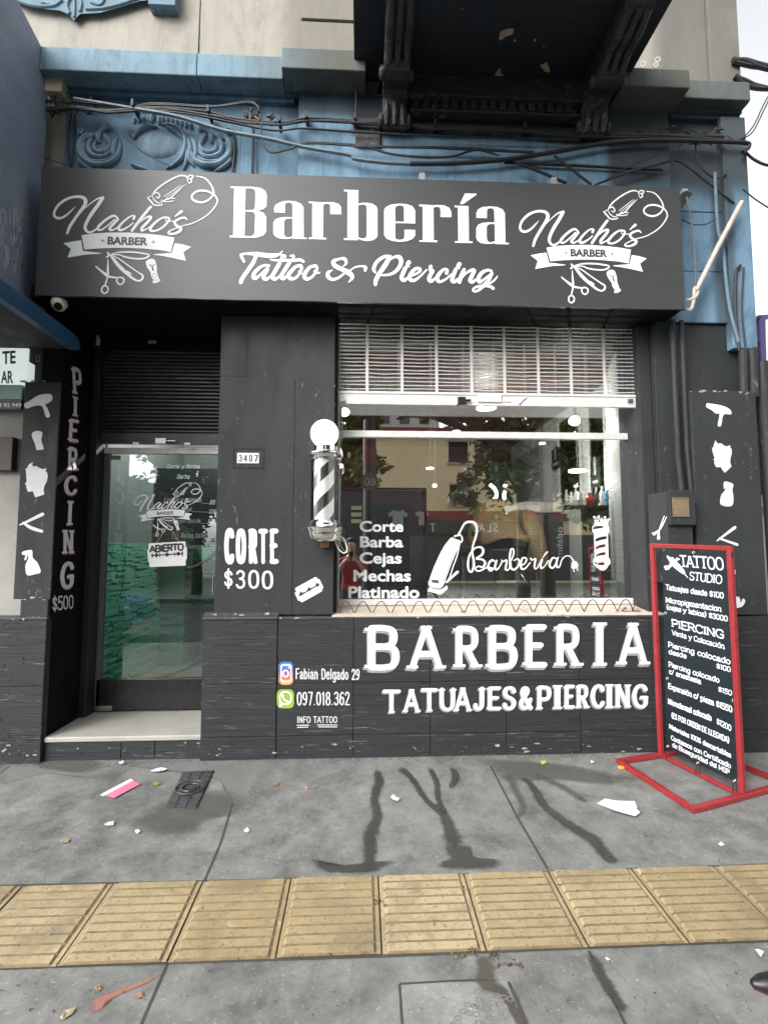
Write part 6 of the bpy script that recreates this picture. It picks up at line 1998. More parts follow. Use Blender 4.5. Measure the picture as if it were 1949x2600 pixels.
# chipped edges of the black paint
CH = plain('bare mortar', (.30, .30, .285), .85, var=.3)
def chips(a, b, y, n, seed, s=.012, sp=.01):
    rnd = random.Random(seed)
    pa, pb = wall(*a, y), wall(*b, y)
    pt = Paint()
    for i in range(int(n * .6)):
        t = rnd.random()
        c = pa.lerp(pb, t)
        r_ = s * (rnd.uniform(.15, .6) if rnd.random() < .75 else rnd.uniform(.7, 1.5))
        al = rnd.uniform(.8, 3.2) if abs(pa.x - pb.x) > abs(pa.z - pb.z) else rnd.uniform(.25, .8)
        x, z = c.x + rnd.uniform(-sp, sp) * .3, c.z + rnd.uniform(-sp, sp)
        k = rnd.randint(5, 8)
        pt.put([[(x + r_ * al * math.cos(2 * math.pi * j / k) * rnd.uniform(.5, 1.1), z + r_ * math.sin(2 * math.pi * j / k) * rnd.uniform(.4, 1.1)) for j in range(k)]], lambda u, v: Vector((u, y - .0012, v)))
    pt.obj('paint_chips', CH, bld)
chips((522, 1560), (705, 1560), YP - .0155, 26, 1, .007)
chips((705, 1566), (1660, 1562), YP - .0115, 60, 2, .006)
chips((20, 1570), (112, 1570), YP - .0115, 12, 3, .007)
chips((56, 972), (148, 966), YL + .011, 14, 4, .009)
chips((60, 1518), (125, 1522), YL - .003, 16, 5, .007)
chips((1738, 992), (1916, 998), YR - .001, 26, 6, .010)
chips((1692, 802), (1838, 804), .029, 12, 7, .010)
chips((565, 1000), (560, 1500), -.0145, 14, 8, .006)
chips((850, 900), (846, 1540), -.011, 16, 9, .006)
chips((1932, 1100), (1944, 1550), YR - .001, 16, 10, .008)
chips((1640, 1100), (1648, 1540), -.011, 14, 11, .007)
chips((530, 1905), (1640, 1900), YP - .0075, 90, 12, .007, .04)
chips((0, 1905), (110, 1905), YP - .0075, 20, 13, .007, .04)
chips((120, 1900), (510, 1895), -.0285, 30, 14, .006, .03)
chips((560, 1525), (700, 1535), -.0155, 8, 15, .006)

# chalk scribble on the render beside the balcony
w = Paint()
w.put(stroke("1625,158,3 1632,154,3 1637,161,3 1630,168,3 1624,164,3 1626,158,3"), lambda u, v: wall(u, v, -.001))
w.put(stroke("1666,146,3 1673,146,3 1674,153,3 1666,157,3 1659,163,3 1663,169,3 1669,164,3 1665,156,3 1661,150,3 1667,145,3"), lambda u, v: wall(u, v, -.001))
w.obj('chalk_scribble', plain('chalk', (.42, .41, .38), .9), bld)
# ------------------------------------------------------------------ on the pavement: cover, litter, shoe
def gpt(px, py, up=0.0):
    p = ground(px, py)
    return Vector((p.x, p.y, gz(p.y) + up))
cv = thing('utility_cover', 'dark cast iron utility cover set in the pavement by the step', 'utility cover')
k4 = [gpt(418, 2055), gpt(500, 2055), gpt(545, 1958), gpt(465, 1962)]
def bil(u, v, up=0.0):
    p = (k4[0] * (1 - u) + k4[1] * u) * (1 - v) + (k4[3] * (1 - u) + k4[2] * u) * v
    return Vector((p.x, p.y, gz(p.y) + up))
mb = MB()
def slab(u0, u1, v0, v1, z0, z1):
    mb.hexa([bil(u0, v0, z0), bil(u1, v0, z0), bil(u1, v1, z0), bil(u0, v1, z0)], [bil(u0, v0, z1), bil(u1, v0, z1), bil(u1, v1, z1), bil(u0, v1, z1)])
slab(0, 1, 0, 1, -.01, .006)
for a, b in ((.03, .30), (.36, .64), (.70, .97)):
    for c, d in ((.02, .12), (.14, .28), (.72, .84), (.86, .98)):
        slab(a, b, c, d, .005, .011)
    if not .3 < (a + b) / 2 < .7:
        for c, d in ((.31, .48), (.52, .69)):
            slab(a, b, c, d, .005, .011)
mb.obj('lid', worn('cast iron', (.042, .045, .05), (.03, .032, .035), 8, .5, .2, spots=(26, .6), spot_col=(.18, .17, .15)), cv, bevel=.002)
mb = MB()
c = bil(.5, .5, .008)
for r_, h in ((.085, .004), (.05, .004)):
    mb.tube([c + Vector((r_ * math.cos(a * .35), r_ * math.sin(a * .35), h)) for a in range(19)], .006, 6)
mb.lathe([(.03, .0), (.03, .006)], c, 12)
mb.obj('handle_ring', worn('iron ring', (.03, .03, .032), None, 8, .5, .1), cv, smooth=True)

def sheet(name, pts, mat, label, cat, up=.004, curl=.006, seed=0):
    rnd = random.Random(seed)
    P = [gpt(*p) for p in pts]
    c = sum(P, Vector()) / len(P)
    mb = MB()
    top = [Vector((p.x, p.y, gz(p.y) + up + rnd.uniform(0, curl))) for p in P]
    cc = Vector((c.x, c.y, gz(c.y) + up + curl * .4))
    mid = [(t * .5 + cc * .5) + Vector((0, 0, rnd.uniform(-.2, .5) * curl)) for t in top]
    n = len(P)
    v = top + mid + [cc]
    f = [(i, (i + 1) % n, n + (i + 1) % n, n + i) for i in range(n)] + [(n + i, n + (i + 1) % n, 2 * n) for i in range(n)]
    mb.add(v, f)
    o = mb.obj(name, mat, None)
    md = o.modifiers.new('thick', 'SOLIDIFY'); md.thickness = .0012; md.offset = 1
    return tag(o, label, cat)
MW = worn('white paper', (.72, .72, .74), (.62, .62, .64), 18, .6, .05)
fy = thing('flyer', 'pink flyer with a white edge lying on the pavement left of the iron cover', 'flyer')
o = sheet('sheet', [(268, 2022), (290, 2030), (356, 1994), (338, 1984)], plain('pink paper', (.66, .17, .27), .55, var=.12), None, None, .004, .004, 1)
o.parent = fy
pp = Paint()
q = [gpt(254, 2020), gpt(262, 2024), gpt(340, 1984), gpt(332, 1979)]
mb = MB().quad(*[v + Vector((0, 0, .0052)) for v in q]); mb.obj('white_edge', MW, fy)
for name, pts, mat, label, cat in (
    ('paper_scrap', [(1515, 2043), (1535, 2033), (1562, 2037), (1610, 2040), (1617, 2056), (1612, 2060), (1624, 2070), (1612, 2081), (1560, 2068)], MW, 'large torn sheet of white paper on the pavement near the red stand', 'paper scrap'),
    ('paper_scrap', [(990, 2033), (998, 2023), (1005, 2030), (1014, 2033), (1010, 2042), (998, 2040)], MW, 'small crumpled white paper scrap between the damp trails', 'paper scrap'),
    ('tissue_scrap', [(382, 1964), (392, 1955), (408, 1952), (426, 1955), (418, 1963), (395, 1966)], MW, 'flattened white tissue near the iron cover', 'paper scrap'),
    ('paper_scrap', [(302, 1942), (313, 1939), (316, 1943), (306, 1947)], MW, 'tiny white scrap on the pavement in front of the step', 'paper scrap'),
    ('plastic_scrap', [(264, 2097), (276, 2091), (290, 2089), (288, 2099), (272, 2101)], plain('pale green plastic', (.45, .58, .52), .4), 'pale green plastic wrapper below the pink flyer', 'plastic scrap'),
    ('dry_leaf', [(385, 1994), (397, 1988), (409, 1991), (400, 1997)], plain('olive leaf', (.22, .23, .06), .7), 'olive green leaf between flyer and iron cover', 'leaf'),
    ('cigarette_stub', [(1498, 1936), (1505, 1934), (1508, 1939), (1500, 1941)], MW, 'white cigarette stub near the wall below the lettering', 'cigarette stub'),
    ('pink_petal', [(773, 2002), (781, 1999), (779, 2007)], plain('pink petal', (.65, .25, .30), .6), 'tiny pink petal on the pavement', 'petal'),
    ('dry_leaf', [(694, 1994), (702, 1991), (706, 1996), (698, 1999)], plain('orange leaf', (.40, .14, .03), .7), 'small orange leaf on the pavement near the damp trail', 'leaf'),
    ('dry_leaf', [(1370, 1937), (1380, 1934), (1388, 1940), (1376, 1943)], plain('yellow leaf', (.45, .40, .06), .7), 'yellow leaf at the foot of the lettered wall', 'leaf'),
    ('dry_leaf', [(152, 2139), (165, 2130), (178, 2134), (172, 2143), (158, 2145)], plain('beige leaf', (.34, .28, .18), .7), 'beige dry leaf left of the damp iron cover', 'leaf'),
    ('dry_leaf', [(118, 2380), (132, 2362), (144, 2362), (136, 2376), (124, 2382)], plain('grey leaf', (.20, .17, .14), .7), 'grey dead leaf on the yellow paving at left', 'leaf'),
    ('dry_leaf', [(152, 2590), (165, 2570), (192, 2566), (185, 2578), (160, 2596)], plain('beige leaf', (.34, .28, .18), .7), 'beige leaf beside the pink paint mark at the front', 'leaf'),
    ('dry_leaf', [(240, 2515), (252, 2506), (258, 2516), (248, 2522)], plain('brown leaf', (.28, .14, .08), .7), 'small brown leaf above the pink paint mark', 'leaf'),
    ('dry_leaf', [(343, 2532), (356, 2524), (366, 2534), (352, 2540)], plain('brown leaf', (.28, .14, .08), .7), 'small brown leaf right of the pink paint mark', 'leaf'),
    ('paper_scrap', [(1535, 2446), (1543, 2443), (1550, 2447), (1543, 2454)], MW, 'white paper ball in front of the yellow paving', 'paper scrap'),
    ('paper_scrap', [(1916, 2418), (1926, 2420), (1938, 2430), (1930, 2434)], MW, 'pale scrap on the pavement at the right edge', 'paper scrap'),
    ('pebble', [(620, 2110), (628, 2106), (634, 2112), (627, 2118), (619, 2116)], MW, 'small pale pebble beside the pavement joint', 'pebble'),
    ('pebble', [(342, 2114), (350, 2110), (356, 2116), (348, 2120)], MW, 'small pale pebble below the iron cover', 'pebble'),
    ('pebble', [(1822, 2148), (1830, 2144), (1838, 2150), (1828, 2154)], MW, 'pale pebble on the pavement in front of the red stand', 'pebble')):
    sheet(name, pts, mat, label, cat, .004, .018 if 'paper' in name or 'tissue' in name else .010, hash(label) % 97 if False else len(label))
# fallen leaf crumbs on the paving
rnd = random.Random(21)
mb = MB()
for i in range(260):
    if i < 60:
        x, y = rnd.uniform(1.0, 1.0), 0
        px, py = rnd.choice([(1210, 2425), (1180, 2264), (1180, 2430), (965, 2298), (1258, 2430), (1300, 2450)])
        q = gpt(px + rnd.gauss(0, 12), py + rnd.gauss(0, 5))
    else:
        q = gpt(rnd.uniform(0, 1949), rnd.uniform(1940, 2590))
    s = rnd.uniform(.003, .007) if i >= 60 else rnd.uniform(.004, .011)
    a = rnd.uniform(0, 6)
    up = .012 if jy1 < q.y < jy0 else .004
    d, e = Vector((math.cos(a) * s, math.sin(a) * s, rnd.uniform(0, .4) * s)), Vector((-math.sin(a) * s * .5, math.cos(a) * s * .5, rnd.uniform(0, .3) * s))
    c = Vector((q.x, q.y, gz(q.y) + up))
    mb.quad(c - d, c + e, c + d, c - e)
tag(mb.obj('leaf_crumbs', plain('leaf crumbs', (.10, .055, .025), .8, var=.5), None), 'scattered brown leaf crumbs over the yellow paving', 'leaf litter', kind='stuff')
# crumbs of dirt along the foot of the wall
mb = MB()
for i in range(700):
    x = rnd.uniform(-2.5, 2.6)
    y = YP - .01 - abs(rnd.gauss(0, .03))
    s = rnd.uniform(.002, .008)
    c = Vector((x, y, gz(y) + s * .3))
    mb.hexa([c + Vector((-s, -s, -s)), c + Vector((s, -s * .6, -s)), c + Vector((s * .7, s, -s)), c + Vector((-s, s * .8, -s))],
            [c + Vector((-s * .5, -s * .6, s * .4)), c + Vector((s * .5, -s * .3, s * .6)), c + Vector((s * .3, s * .6, s * .4)), c + Vector((-s * .5, s * .4, s * .5))])
tag(mb.obj('wall_foot_grit', worn('grit', (.16, .15, .13), (.07, .06, .05), 30, .9, .1), None), 'loose grit along the foot of the shop wall', 'grit', kind='stuff')
# dark shoe entering at the right
sh = thing('shoe', 'black pointed shoe just entering at the lower right edge', 'shoe')
q = gpt(1908, 2506)
dirx = Vector((-1, .12, 0)).normalized(); sidey = Vector((.12, 1, 0)).normalized()
mb = MB()
secs = [(0, .012, .018), (.03, .03, .032), (.08, .042, .042), (.14, .045, .055), (.20, .040, .075), (.25, .038, .09), (.29, .034, .085)]
rings = []
for d, w_, h in secs:
    c = q - dirx * d
    rings.append([c + sidey * (w_ * math.cos(a)) + Vector((0, 0, max(0.006, .006 + h * max(0, math.sin(a))))) for a in [math.pi * k / 8 for k in range(9)]])
v = [p for r_ in rings for p in r_]
f = [(i * 9 + k, i * 9 + k + 1, (i + 1) * 9 + k + 1, (i + 1) * 9 + k) for i in range(len(rings) - 1) for k in range(8)] + [tuple(range(9)), tuple(54 + k for k in range(9))[::-1]]
f += [(i * 9, (i + 1) * 9, (i + 1) * 9 + 8, i * 9 + 8) for i in range(len(rings) - 1)]
mb.add(v, f)
o = mb.obj('upper', plain('black leather', (.012, .010, .012), .35), sh, smooth=True)
mb = MB()
for d0, d1 in ((.0, .14), (.20, .29)):
    pass
L = [(q - dirx * d + sidey * w_) for d, w_, h in secs] + [(q - dirx * d - sidey * w_) for d, w_, h in secs[::-1]]
mb.prism([(p.x, p.y) for p in L], lambda x, y: (x, y, gz(y) + .001), lambda x, y: (x, y, gz(y) + .0075))
mb.obj('sole', plain('dark red rubber', (.09, .02, .02), .6), sh)

# ------------------------------------------------------------------ neighbours left and right
nl = thing('neighbour_shop', 'pale neighbouring shop wall at the left edge with a projecting blue canopy', 'building')
MNB = worn('pale neighbour wall', (.36, .35, .325), (.26, .25, .23), 3, .75, .15)
MB().box(-6.0, -2.36, .06, .6, -.05, 2.899).obj('wall', MNB, nl)
mb = MB().box(-4.2, -2.625, .0, .058, -.05, .95)
mb.obj('stone_base', worn('brown stone base', (.22, .19, .15), (.15, .13, .10), 4, .8, .3), nl, bevel=.01)
a, b = wall(-40, 1110, .02), wall(34, 1196, .02)
MB().box(a.x, b.x, .0, .059, b.z, a.z).obj('dark_panel', plain('dark brown panel', (.035, .02, .018), .5), nl, bevel=.004)
can = bpy.data.objects.new('canopy', None); COL.objects.link(can); can.parent = nl
MBL = worn('worn blue metal', (.25, .30, .39), (.12, .14, .175), 2.0, .5, .15, (1, .8, 1), (13, .60), (.15, .16, .175), fine=30)
MBLB = worn('blue canopy edge', (.022, .075, .150), (.016, .055, .115), 5, .45, .08)
xb = -2.30
q0 = side(132, 175, xb); q1 = side(40, 0, xb)
prof = [(-.04, 2.99), (-.04, side(88, 720, xb).z), (-.045, 4.94), (-.05, 5.02), (-.085, 5.075), (-.42, 5.155), (-1.6, 5.35), (-1.6, 2.99)]
mb = MB()
mb.prism(prof, lambda y, z: (xb - 1.6, y, z), lambda y, z: (xb, y, z))
mb.obj('box', MBL, can, bevel=.012)
xc = -1.985
mb = MB()
ce = [(-.045, 2.905), (-.05, 2.935), (-.075, 2.962), (-.12, 2.978), (-1.7, 2.985), (-1.7, 2.878), (-.12, 2.878), (-.065, 2.885)]
mb.prism(ce, lambda y, z: (xc - .06, y, z), lambda y, z: (xc, y, z))
mb.obj('edge', MBLB, can, bevel=.008)
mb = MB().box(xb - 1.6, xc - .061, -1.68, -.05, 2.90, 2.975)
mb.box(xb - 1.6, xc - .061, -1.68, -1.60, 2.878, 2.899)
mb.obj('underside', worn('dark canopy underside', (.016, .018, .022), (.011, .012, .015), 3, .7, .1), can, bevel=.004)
# box scratches: pale scuffs on the side
w = Paint()
rnd = random.Random(9)
for i in range(70):
    a = side(rnd.uniform(0, 60), rnd.uniform(520, 660), xb + .0015)
    l, h = rnd.uniform(.003, .02), rnd.uniform(.02, .10)
    w.put([ragged([(a.y, a.z), (a.y + l, a.z), (a.y + l * 1.4, a.z - h), (a.y + l * .2, a.z - h)], i, .003)], lambda y, z: Vector((xb + .0015, y, z)))
w.obj('scuffs', plain('pale scuff', (.36, .385, .41), .6), can)
# lit looking hanging sign of the neighbour: white and green panel with grey lettering
ns = thing('neighbour_sign', 'white and green shop sign with grey letters TE and AR under the blue canopy', 'shop sign')
ys = -.03
sxr = wall(69, 950, ys).x
zt1, zm1, zb1, zb3 = wall(40, 884, ys).z, wall(40, 977, ys).z, wall(40, 1014, ys).z, wall(40, 1039, ys).z
xr2 = wall(56, 1000, ys).x
MB().box(-4.0, sxr, ys, .05, zm1, zt1).obj('white_panel', plain('backlit sign panel', (.62, .66, .64), .4, var=.1, emit=((.85, .95, .92), .22)), ns)
MB().box(-4.0, xr2, ys - .001, .05, zb1 + .001, zm1 - .001).obj('green_panel', worn('green sign panel', (.30, .44, .38), (.22, .36, .31), 6, .4, .02), ns)
MB().box(-4.0, xr2, ys - .002, .05, zb3, zb1 - .001).obj('number_strip', plain('dark strip', (.06, .08, .08), .4), ns)
w = Paint()
cT = crop(0, 700, 2.763, ys - .0015)
sans_box(w, 'TE', cT(18, 618), cT(112, 612), cT(18, 528), bold=.03)
sans_box(w, 'AR', cT(8, 752), cT(95, 752), cT(8, 665), bold=.03)
w.obj('lettering', plain('grey letters', (.10, .12, .12), .5), ns)
w = Paint()
cT = crop(0, 700, 2.763, ys - .0035)
sans_box(w, '8 92 949', cT(-8, 922), cT(152, 920), cT(-8, 894), bold=.02)
w.obj('phone_number', M['vinyl_white'], ns)
a = wall(75, 884, .0)
pn = thing('tilted_panel', 'dark tilted panel with a letter O beside the neighbour sign', 'sign panel')
mb = MB()
mb.prism([(69, 884), (128, 884), (128, 950), (108, 938), (70, 916)], lambda u, v: wall(u, v, -.015), lambda u, v: wall(u, v, .03))
mb.obj('panel', worn('brown panel', (.045, .042, .036), None, 4, .6, .1), pn)
w = Paint()
w.put(disc(97, 911, 5.5, 9), lambda u, v: wall(u, v, -.017), disc(97, 911, 3.4, 6.4))
w.obj('letter', plain('pale letter', (.30, .29, .26), .6), pn)
jb = thing('junction_box', 'cream junction box on the wall beside the blue canopy box', 'junction box')
a, b = wall(124, 209, -.05), wall(164, 244, -.05)
MB().box(a.x, b.x, -.09, .049, b.z, a.z).obj('box', worn('cream box', (.55, .50, .33), None, 6, .6, .05), jb, bevel=.004)
mb = MB().box(a.x - .006, b.x + .006, -.10, .048, a.z + .001, a.z + .02)
mb.obj('lid', worn('brown lid', (.14, .10, .07), None, 6, .6, .05), jb, bevel=.003)

nr = thing('low_building', 'low pale building with dark shutters beyond the right edge', 'building')
yn = .5
zt3 = 2.75
MB().box(3.09, 12, yn, 5, -.1, zt3).obj('wall', worn('pale right wall', (.48, .46, .42), (.38, .36, .33), 3, .75, .15), nr)
mb = MB()
for i in range(16):
    z = 1.95 + i * .05
    mb.box(3.12, 6.5, yn - .03 - .012 * (i % 2), yn - .001, z, z + .049)
mb.obj('shutter', worn('dark shutter', (.03, .03, .033), None, 5, .5, .05), nr)
MB().box(3.1, 6.5, yn - .06, yn - .001, 1.84, 1.94).obj('lintel', worn('lintel', (.40, .38, .34), None, 5, .7, .1), nr, bevel=.004)
ls = thing('lightbox_sign', 'white lightbox sign in a purple frame jutting out at the right edge', 'lightbox sign')
yl = .1
cX = lambda u, v, y=yl: wall(1740 + u / 1.843, 440 + v / 1.843, y)
P = [(345, 662), (600, 640), (600, 1190), (385, 1162), (352, 870)]
mb = MB()
mb.prism(P, lambda u, v: cX(u, v), lambda u, v: cX(u, v) + Vector((0, .12, 0)))
mb.obj('frame', plain('purple frame', (.075, .06, .16), .45), ls, bevel=.006)
mb = MB()
mb.prism([(372, 685), (600, 668), (600, 1165), (400, 1140), (376, 870)], lambda u, v: cX(u, v, yl - .006), lambda u, v: cX(u, v, yl - .001))
mb.obj('panel', plain('white acrylic', (.78, .80, .82), .3), ls)
mb = MB()
mb.tube([cX(300, 690), cX(345, 668)], .012, 8); mb.bar(cX(303, 772), cX(335, 780), .03, .04)
mb.obj('bracket', plain('purple bracket', (.06, .05, .12), .5), ls)
# cables leaving over the street on the right
def sky_cable(pts, r, label, strands=1, seed=0, spread=.02):
    o = cab(pts, r, label, None, strands, seed, spread)
    o['group'] = 'cables leaving across the street'
sky_cable([cS2(1385, 470), cS2(1480, 480), cS2(1600, 500), cS2(1800, 520), cS2(2300, 480)], .018, 'upper thick twisted cable bundle against the white sky at right', 3, 31, .02)
sky_cable([cS2(1400, 600), cS2(1480, 640), cS2(1600, 665), cS2(1800, 670), cS2(2300, 640)], .018, 'lower thick twisted cable bundle against the white sky at right', 3, 32, .02)
sky_cable([cS2(1475, 1160), cS2(1560, 1230), cS2(1700, 1275), cS2(2100, 1300)], .010, 'single cable curving right against the sky below the bundles')
sky_cable([cS2(1440, 1060), cS2(1540, 980), cS2(1640, 800), cS2(1760, 600)], .005, 'thin cable curving up into the sky at right', 2, 33, .03)
sky_cable([cS(1497, 100), cS(1600, 180), cS(1800, 300)], .005, 'thin wire running down right from the corner pier')
# ------------------------------------------------------------------ inside the shop
FZ = .85
room = thing('shop_interior', 'barber shop room with dark walls and pale right wall behind the window', 'room')
MI = {}
MI['dark'] = worn('dark interior paint', (.020, .018, .019), (.015, .014, .015), 2, .6, .05)
MI['maroon'] = worn('maroon interior paint', (.085, .014, .019), (.06, .010, .014), 2, .55, .05)
MI['white'] = worn('white interior paint', (.62, .63, .61), (.55, .56, .54), 2, .6, .05)
MI['floor'] = worn('grey interior tiles', (.16, .17, .18), (.13, .14, .15), 2, .25, .03)
XR, YBK = 2.86, 5.8
MB().box(-.85, XR, .36, YBK, FZ - .05, FZ).obj('floor', MI['floor'], room)
MB().box(-.85, XR, .36, YBK, 3.45, 3.5).obj('ceiling', MI['maroon'], room)
MB().box(-.85, XR, YBK, YBK + .1, FZ, 3.45).obj('back_wall', MI['maroon'], room)
MB().box(-.85, .9, YBK - .03, YBK - .001, FZ, 2.35).obj('back_panel', MI['dark'], room)
MB().box(.9, XR - .02, YBK - .02, YBK - .001, FZ, 1.75).obj('back_panel', worn('grey dado', (.20, .20, .20), None, 3, .6, .03), room)
MB().box(-.9, -.851, .55, YBK, FZ, 3.45).obj('left_wall', MI['dark'], room)
MB().box(XR, XR + .06, .36, YBK, FZ, 3.45).obj('right_wall', MI['white'], room)
MB().box(-.85, XR, .30, .359, .75, FZ - .0).obj('front_curb', MI['dark'], room)
# white brick panel beside the window
def brickmat(name, a, b2, mort, bw, rh, off=.5, bumpy=.5):
    m, nt, b = newmat(name)
    g = node(nt, 'TexCoord')
    br = node(nt, 'TexBrick')
    br.offset = off
    nt.links.new(g.outputs['UV'], br.inputs['Vector'])
    br.inputs['Color1'].default_value = (*a, 1); br.inputs['Color2'].default_value = (*b2, 1); br.inputs['Mortar'].default_value = (*mort, 1)
    br.inputs['Scale'].default_value = 1
    br.inputs['Brick Width'].default_value = bw; br.inputs['Row Height'].default_value = rh
    br.inputs['Mortar Size'].default_value = .004; br.inputs['Mortar Smooth'].default_value = .3
    nt.links.new(br.outputs['Color'], b.inputs['Base Color'])
    b.inputs['Roughness'].default_value = .6
    bump(nt, b, br.outputs['Fac'], bumpy, -.006)
    return m
def uvquad(name, a, b, c, d, mat, parent):
    me = bpy.data.meshes.new(name)
    a, b, c, d = map(Vector, (a, b, c, d))
    n = (b - a).cross(d - a).normalized() * -.03
    me.from_pydata([a, b, c, d, a + n, b + n, c + n, d + n], [], [(0, 1, 2, 3), (7, 6, 5, 4), (4, 5, 1, 0), (5, 6, 2, 1), (6, 7, 3, 2), (7, 4, 0, 3)])
    uv = me.uv_layers.new()
    w, h = (b - a).length, (d - a).length
    for i, q in enumerate([(0, 0), (w, 0), (w, h), (0, h)]):
        uv.data[i].uv = q
    me.materials.append(mat)
    o = bpy.data.objects.new(name, me); COL.objects.link(o); o.parent = parent
    return o
a, b = wall(1549, 1400, 1.5), wall(1598, 1400, .40)
zlo, zhi = wall(1580, 1478, .9).z, 3.3
uvquad('brick_paper', (a.x, 1.5, zlo), (b.x, .40, zlo), (b.x, .40, zhi), (a.x, 1.5, zhi), brickmat('white brick paper', (.72, .73, .70), (.66, .68, .65), (.42, .43, .41), .23, .075), room)
uvquad('green_base', (a.x, 1.52, FZ), (b.x, .42, FZ), (b.x, .42, zlo - .002), (a.x, 1.52, zlo - .002), brickmat('pale green stone', (.20, .30, .26), (.26, .36, .31), (.10, .14, .12), .2, .05), room)
# mirrors with white frames on the right wall
def rightwall(px, dx=.0):                     # depth on the right wall where a pixel column meets it
    return side(px, 1200, XR - dx).y
for i, (pa, pb, lab) in enumerate(((1502, 1541, 'tall mirror nearest the window on the right wall of the shop'), (1424, 1476, 'second tall mirror further back on the right wall of the shop'))):
    mr = thing('wall_mirror', lab, 'mirror', 'mirrors on the right wall')
    ya, yb = rightwall(pa), rightwall(pb)
    MB().box(XR - .02, XR - .002, yb, ya, 2.05, 3.3).obj('mirror_glass', plain('dark mirror', (.30, .31, .31), .05, 1.0), mr)
    mb = MB()
    mb.box(XR - .035, XR - .021, ya, ya + .05, 2.03, 3.32); mb.box(XR - .035, XR - .021, yb - .05, yb, 2.03, 3.32)
    mb.obj('mirror_frame', MI['white'], mr)
def poster(pa, pb, va, vb, label):
    ya, yb = side(pa, (va + vb) / 2, XR - .045).y, side(pb, (va + vb) / 2, XR - .045).y
    z0, z1 = side((pa + pb) / 2, vb, XR - .045).z, side((pa + pb) / 2, va, XR - .045).z
    t = thing('poster', label, 'poster', 'black posters on the right wall')
    MB().box(XR - .045, XR - .036, yb, ya, z0, z1).obj('sheet', plain('black poster', (.018, .018, .018), .4), t)
    mb = MB()
    mb.box(XR - .0475, XR - .0455, (ya + yb) / 2 - .03, (ya + yb) / 2 + .03, (z0 + z1) / 2 - .02, (z0 + z1) / 2 + .2)
    mb.box(XR - .0475, XR - .0455, yb + .05, ya - .05, z0 + .06, z0 + .10)
    mb.obj('print', plain('grey print', (.30, .30, .29), .5), t)
poster(1400, 1418, 1138, 1192, 'black poster further back on the right wall')
poster(1498, 1522, 1164, 1240, 'black poster between the mirrors on the right wall')
# slatted display in the back right corner
sl = thing('slat_display', 'pale slatted display panel in the back right corner of the shop', 'display panel')
y0_, y1_ = side(1304, 1200, XR - .06).y, side(1368, 1200, XR - .06).y
zt4, zb4 = side(1335, 1148, XR - .06).z, side(1335, 1268, XR - .06).z
mb = MB()
n = 11
for i in range(n):
    z = zb4 + (zt4 - zb4) * i / n
    mb.box(XR - .05, XR - .036, y1_, min(y0_, YBK - .04), z + .012, z + (zt4 - zb4) / n - .006)
mb.obj('slats', worn('lit grey slats', (.34, .38, .36), None, 4, .6, .05), sl)  # lit side of the display, its brightness put into the colour
mb = MB()
xl_ = wall(1240, 1200, YBK - .06).x
for i in range(n):
    z = zb4 + (zt4 - zb4) * i / n
    mb.box(xl_, XR - .06, YBK - .06, YBK - .04, z + .012, z + (zt4 - zb4) / n - .006)
mb.obj('corner_slats', worn('shaded grey slats', (.10, .12, .11), None, 4, .6, .05), sl)  # shaded side of the same display, shade put into the slat colour

# barber chair with striped cape and towels
bc = thing('barber_chair', 'black barber chair on a chrome column in the middle of the shop', 'barber chair')
YCH = 3.1
cB_ = wall(1268, 1500, YCH); cx = cB_.x
MB().lathe([(.02, FZ + .10), (.10, FZ + .085), (.26, FZ + .045), (.31, FZ + .02), (.31, FZ + .001)][::-1], (cx, YCH, 0), 32).obj('base', M['plastic_black'], bc, smooth=True)
MB().lathe([(.315, FZ + .001), (.325, FZ + .012), (.315, FZ + .02)], (cx, YCH, 0), 32).obj('base_rim', M['chrome'], bc, smooth=True)
MB().lathe([(.055, FZ + .08), (.055, FZ + .50)], (cx, YCH, 0), 20).obj('column', plain('brass column', (.62, .50, .28), .25, 1.0), bc, smooth=True)
mb = MB()
mb.box(cx - .30, cx + .30, YCH - .30, YCH + .28, FZ + .50, FZ + .68)
mb.obj('seat', plain('black leather', (.015, .016, .016), .4), bc, bevel=.05)
mb = MB()
mb.hexa([(cx - .28, YCH + .18, FZ + .66), (cx + .28, YCH + .18, FZ + .66), (cx + .28, YCH + .34, FZ + .66), (cx - .28, YCH + .34, FZ + .66)], [(cx - .25, YCH + .30, FZ + 1.22), (cx + .25, YCH + .30, FZ + 1.22), (cx + .25, YCH + .44, FZ + 1.22), (cx - .25, YCH + .44, FZ + 1.22)])
mb.obj('backrest', plain('black leather', (.015, .016, .016), .4), bc, bevel=.05)
mb = MB()
for s in (-1, 1):
    mb.box(cx + s * .36 - .05, cx + s * .36 + .05, YCH - .28, YCH + .22, FZ + .84, FZ + .92)
    mb.tube([(cx + s * .36, YCH - .2, FZ + .84), (cx + s * .33, YCH - .1, FZ + .58)], .018, 8)
mb.obj('armrest', plain('black leather', (.015, .016, .016), .4), bc, bevel=.02)
mb = MB()
mb.tube([(cx - .12, YCH - .2, FZ + .5), (cx - .18, YCH - .52, FZ + .24), (cx + .18, YCH - .52, FZ + .24), (cx + .12, YCH - .2, FZ + .5)], .02, 8)
mb.box(cx - .2, cx + .2, YCH - .60, YCH - .46, FZ + .22, FZ + .245)
mb.obj('footrest', M['chrome'], bc, bevel=.004)
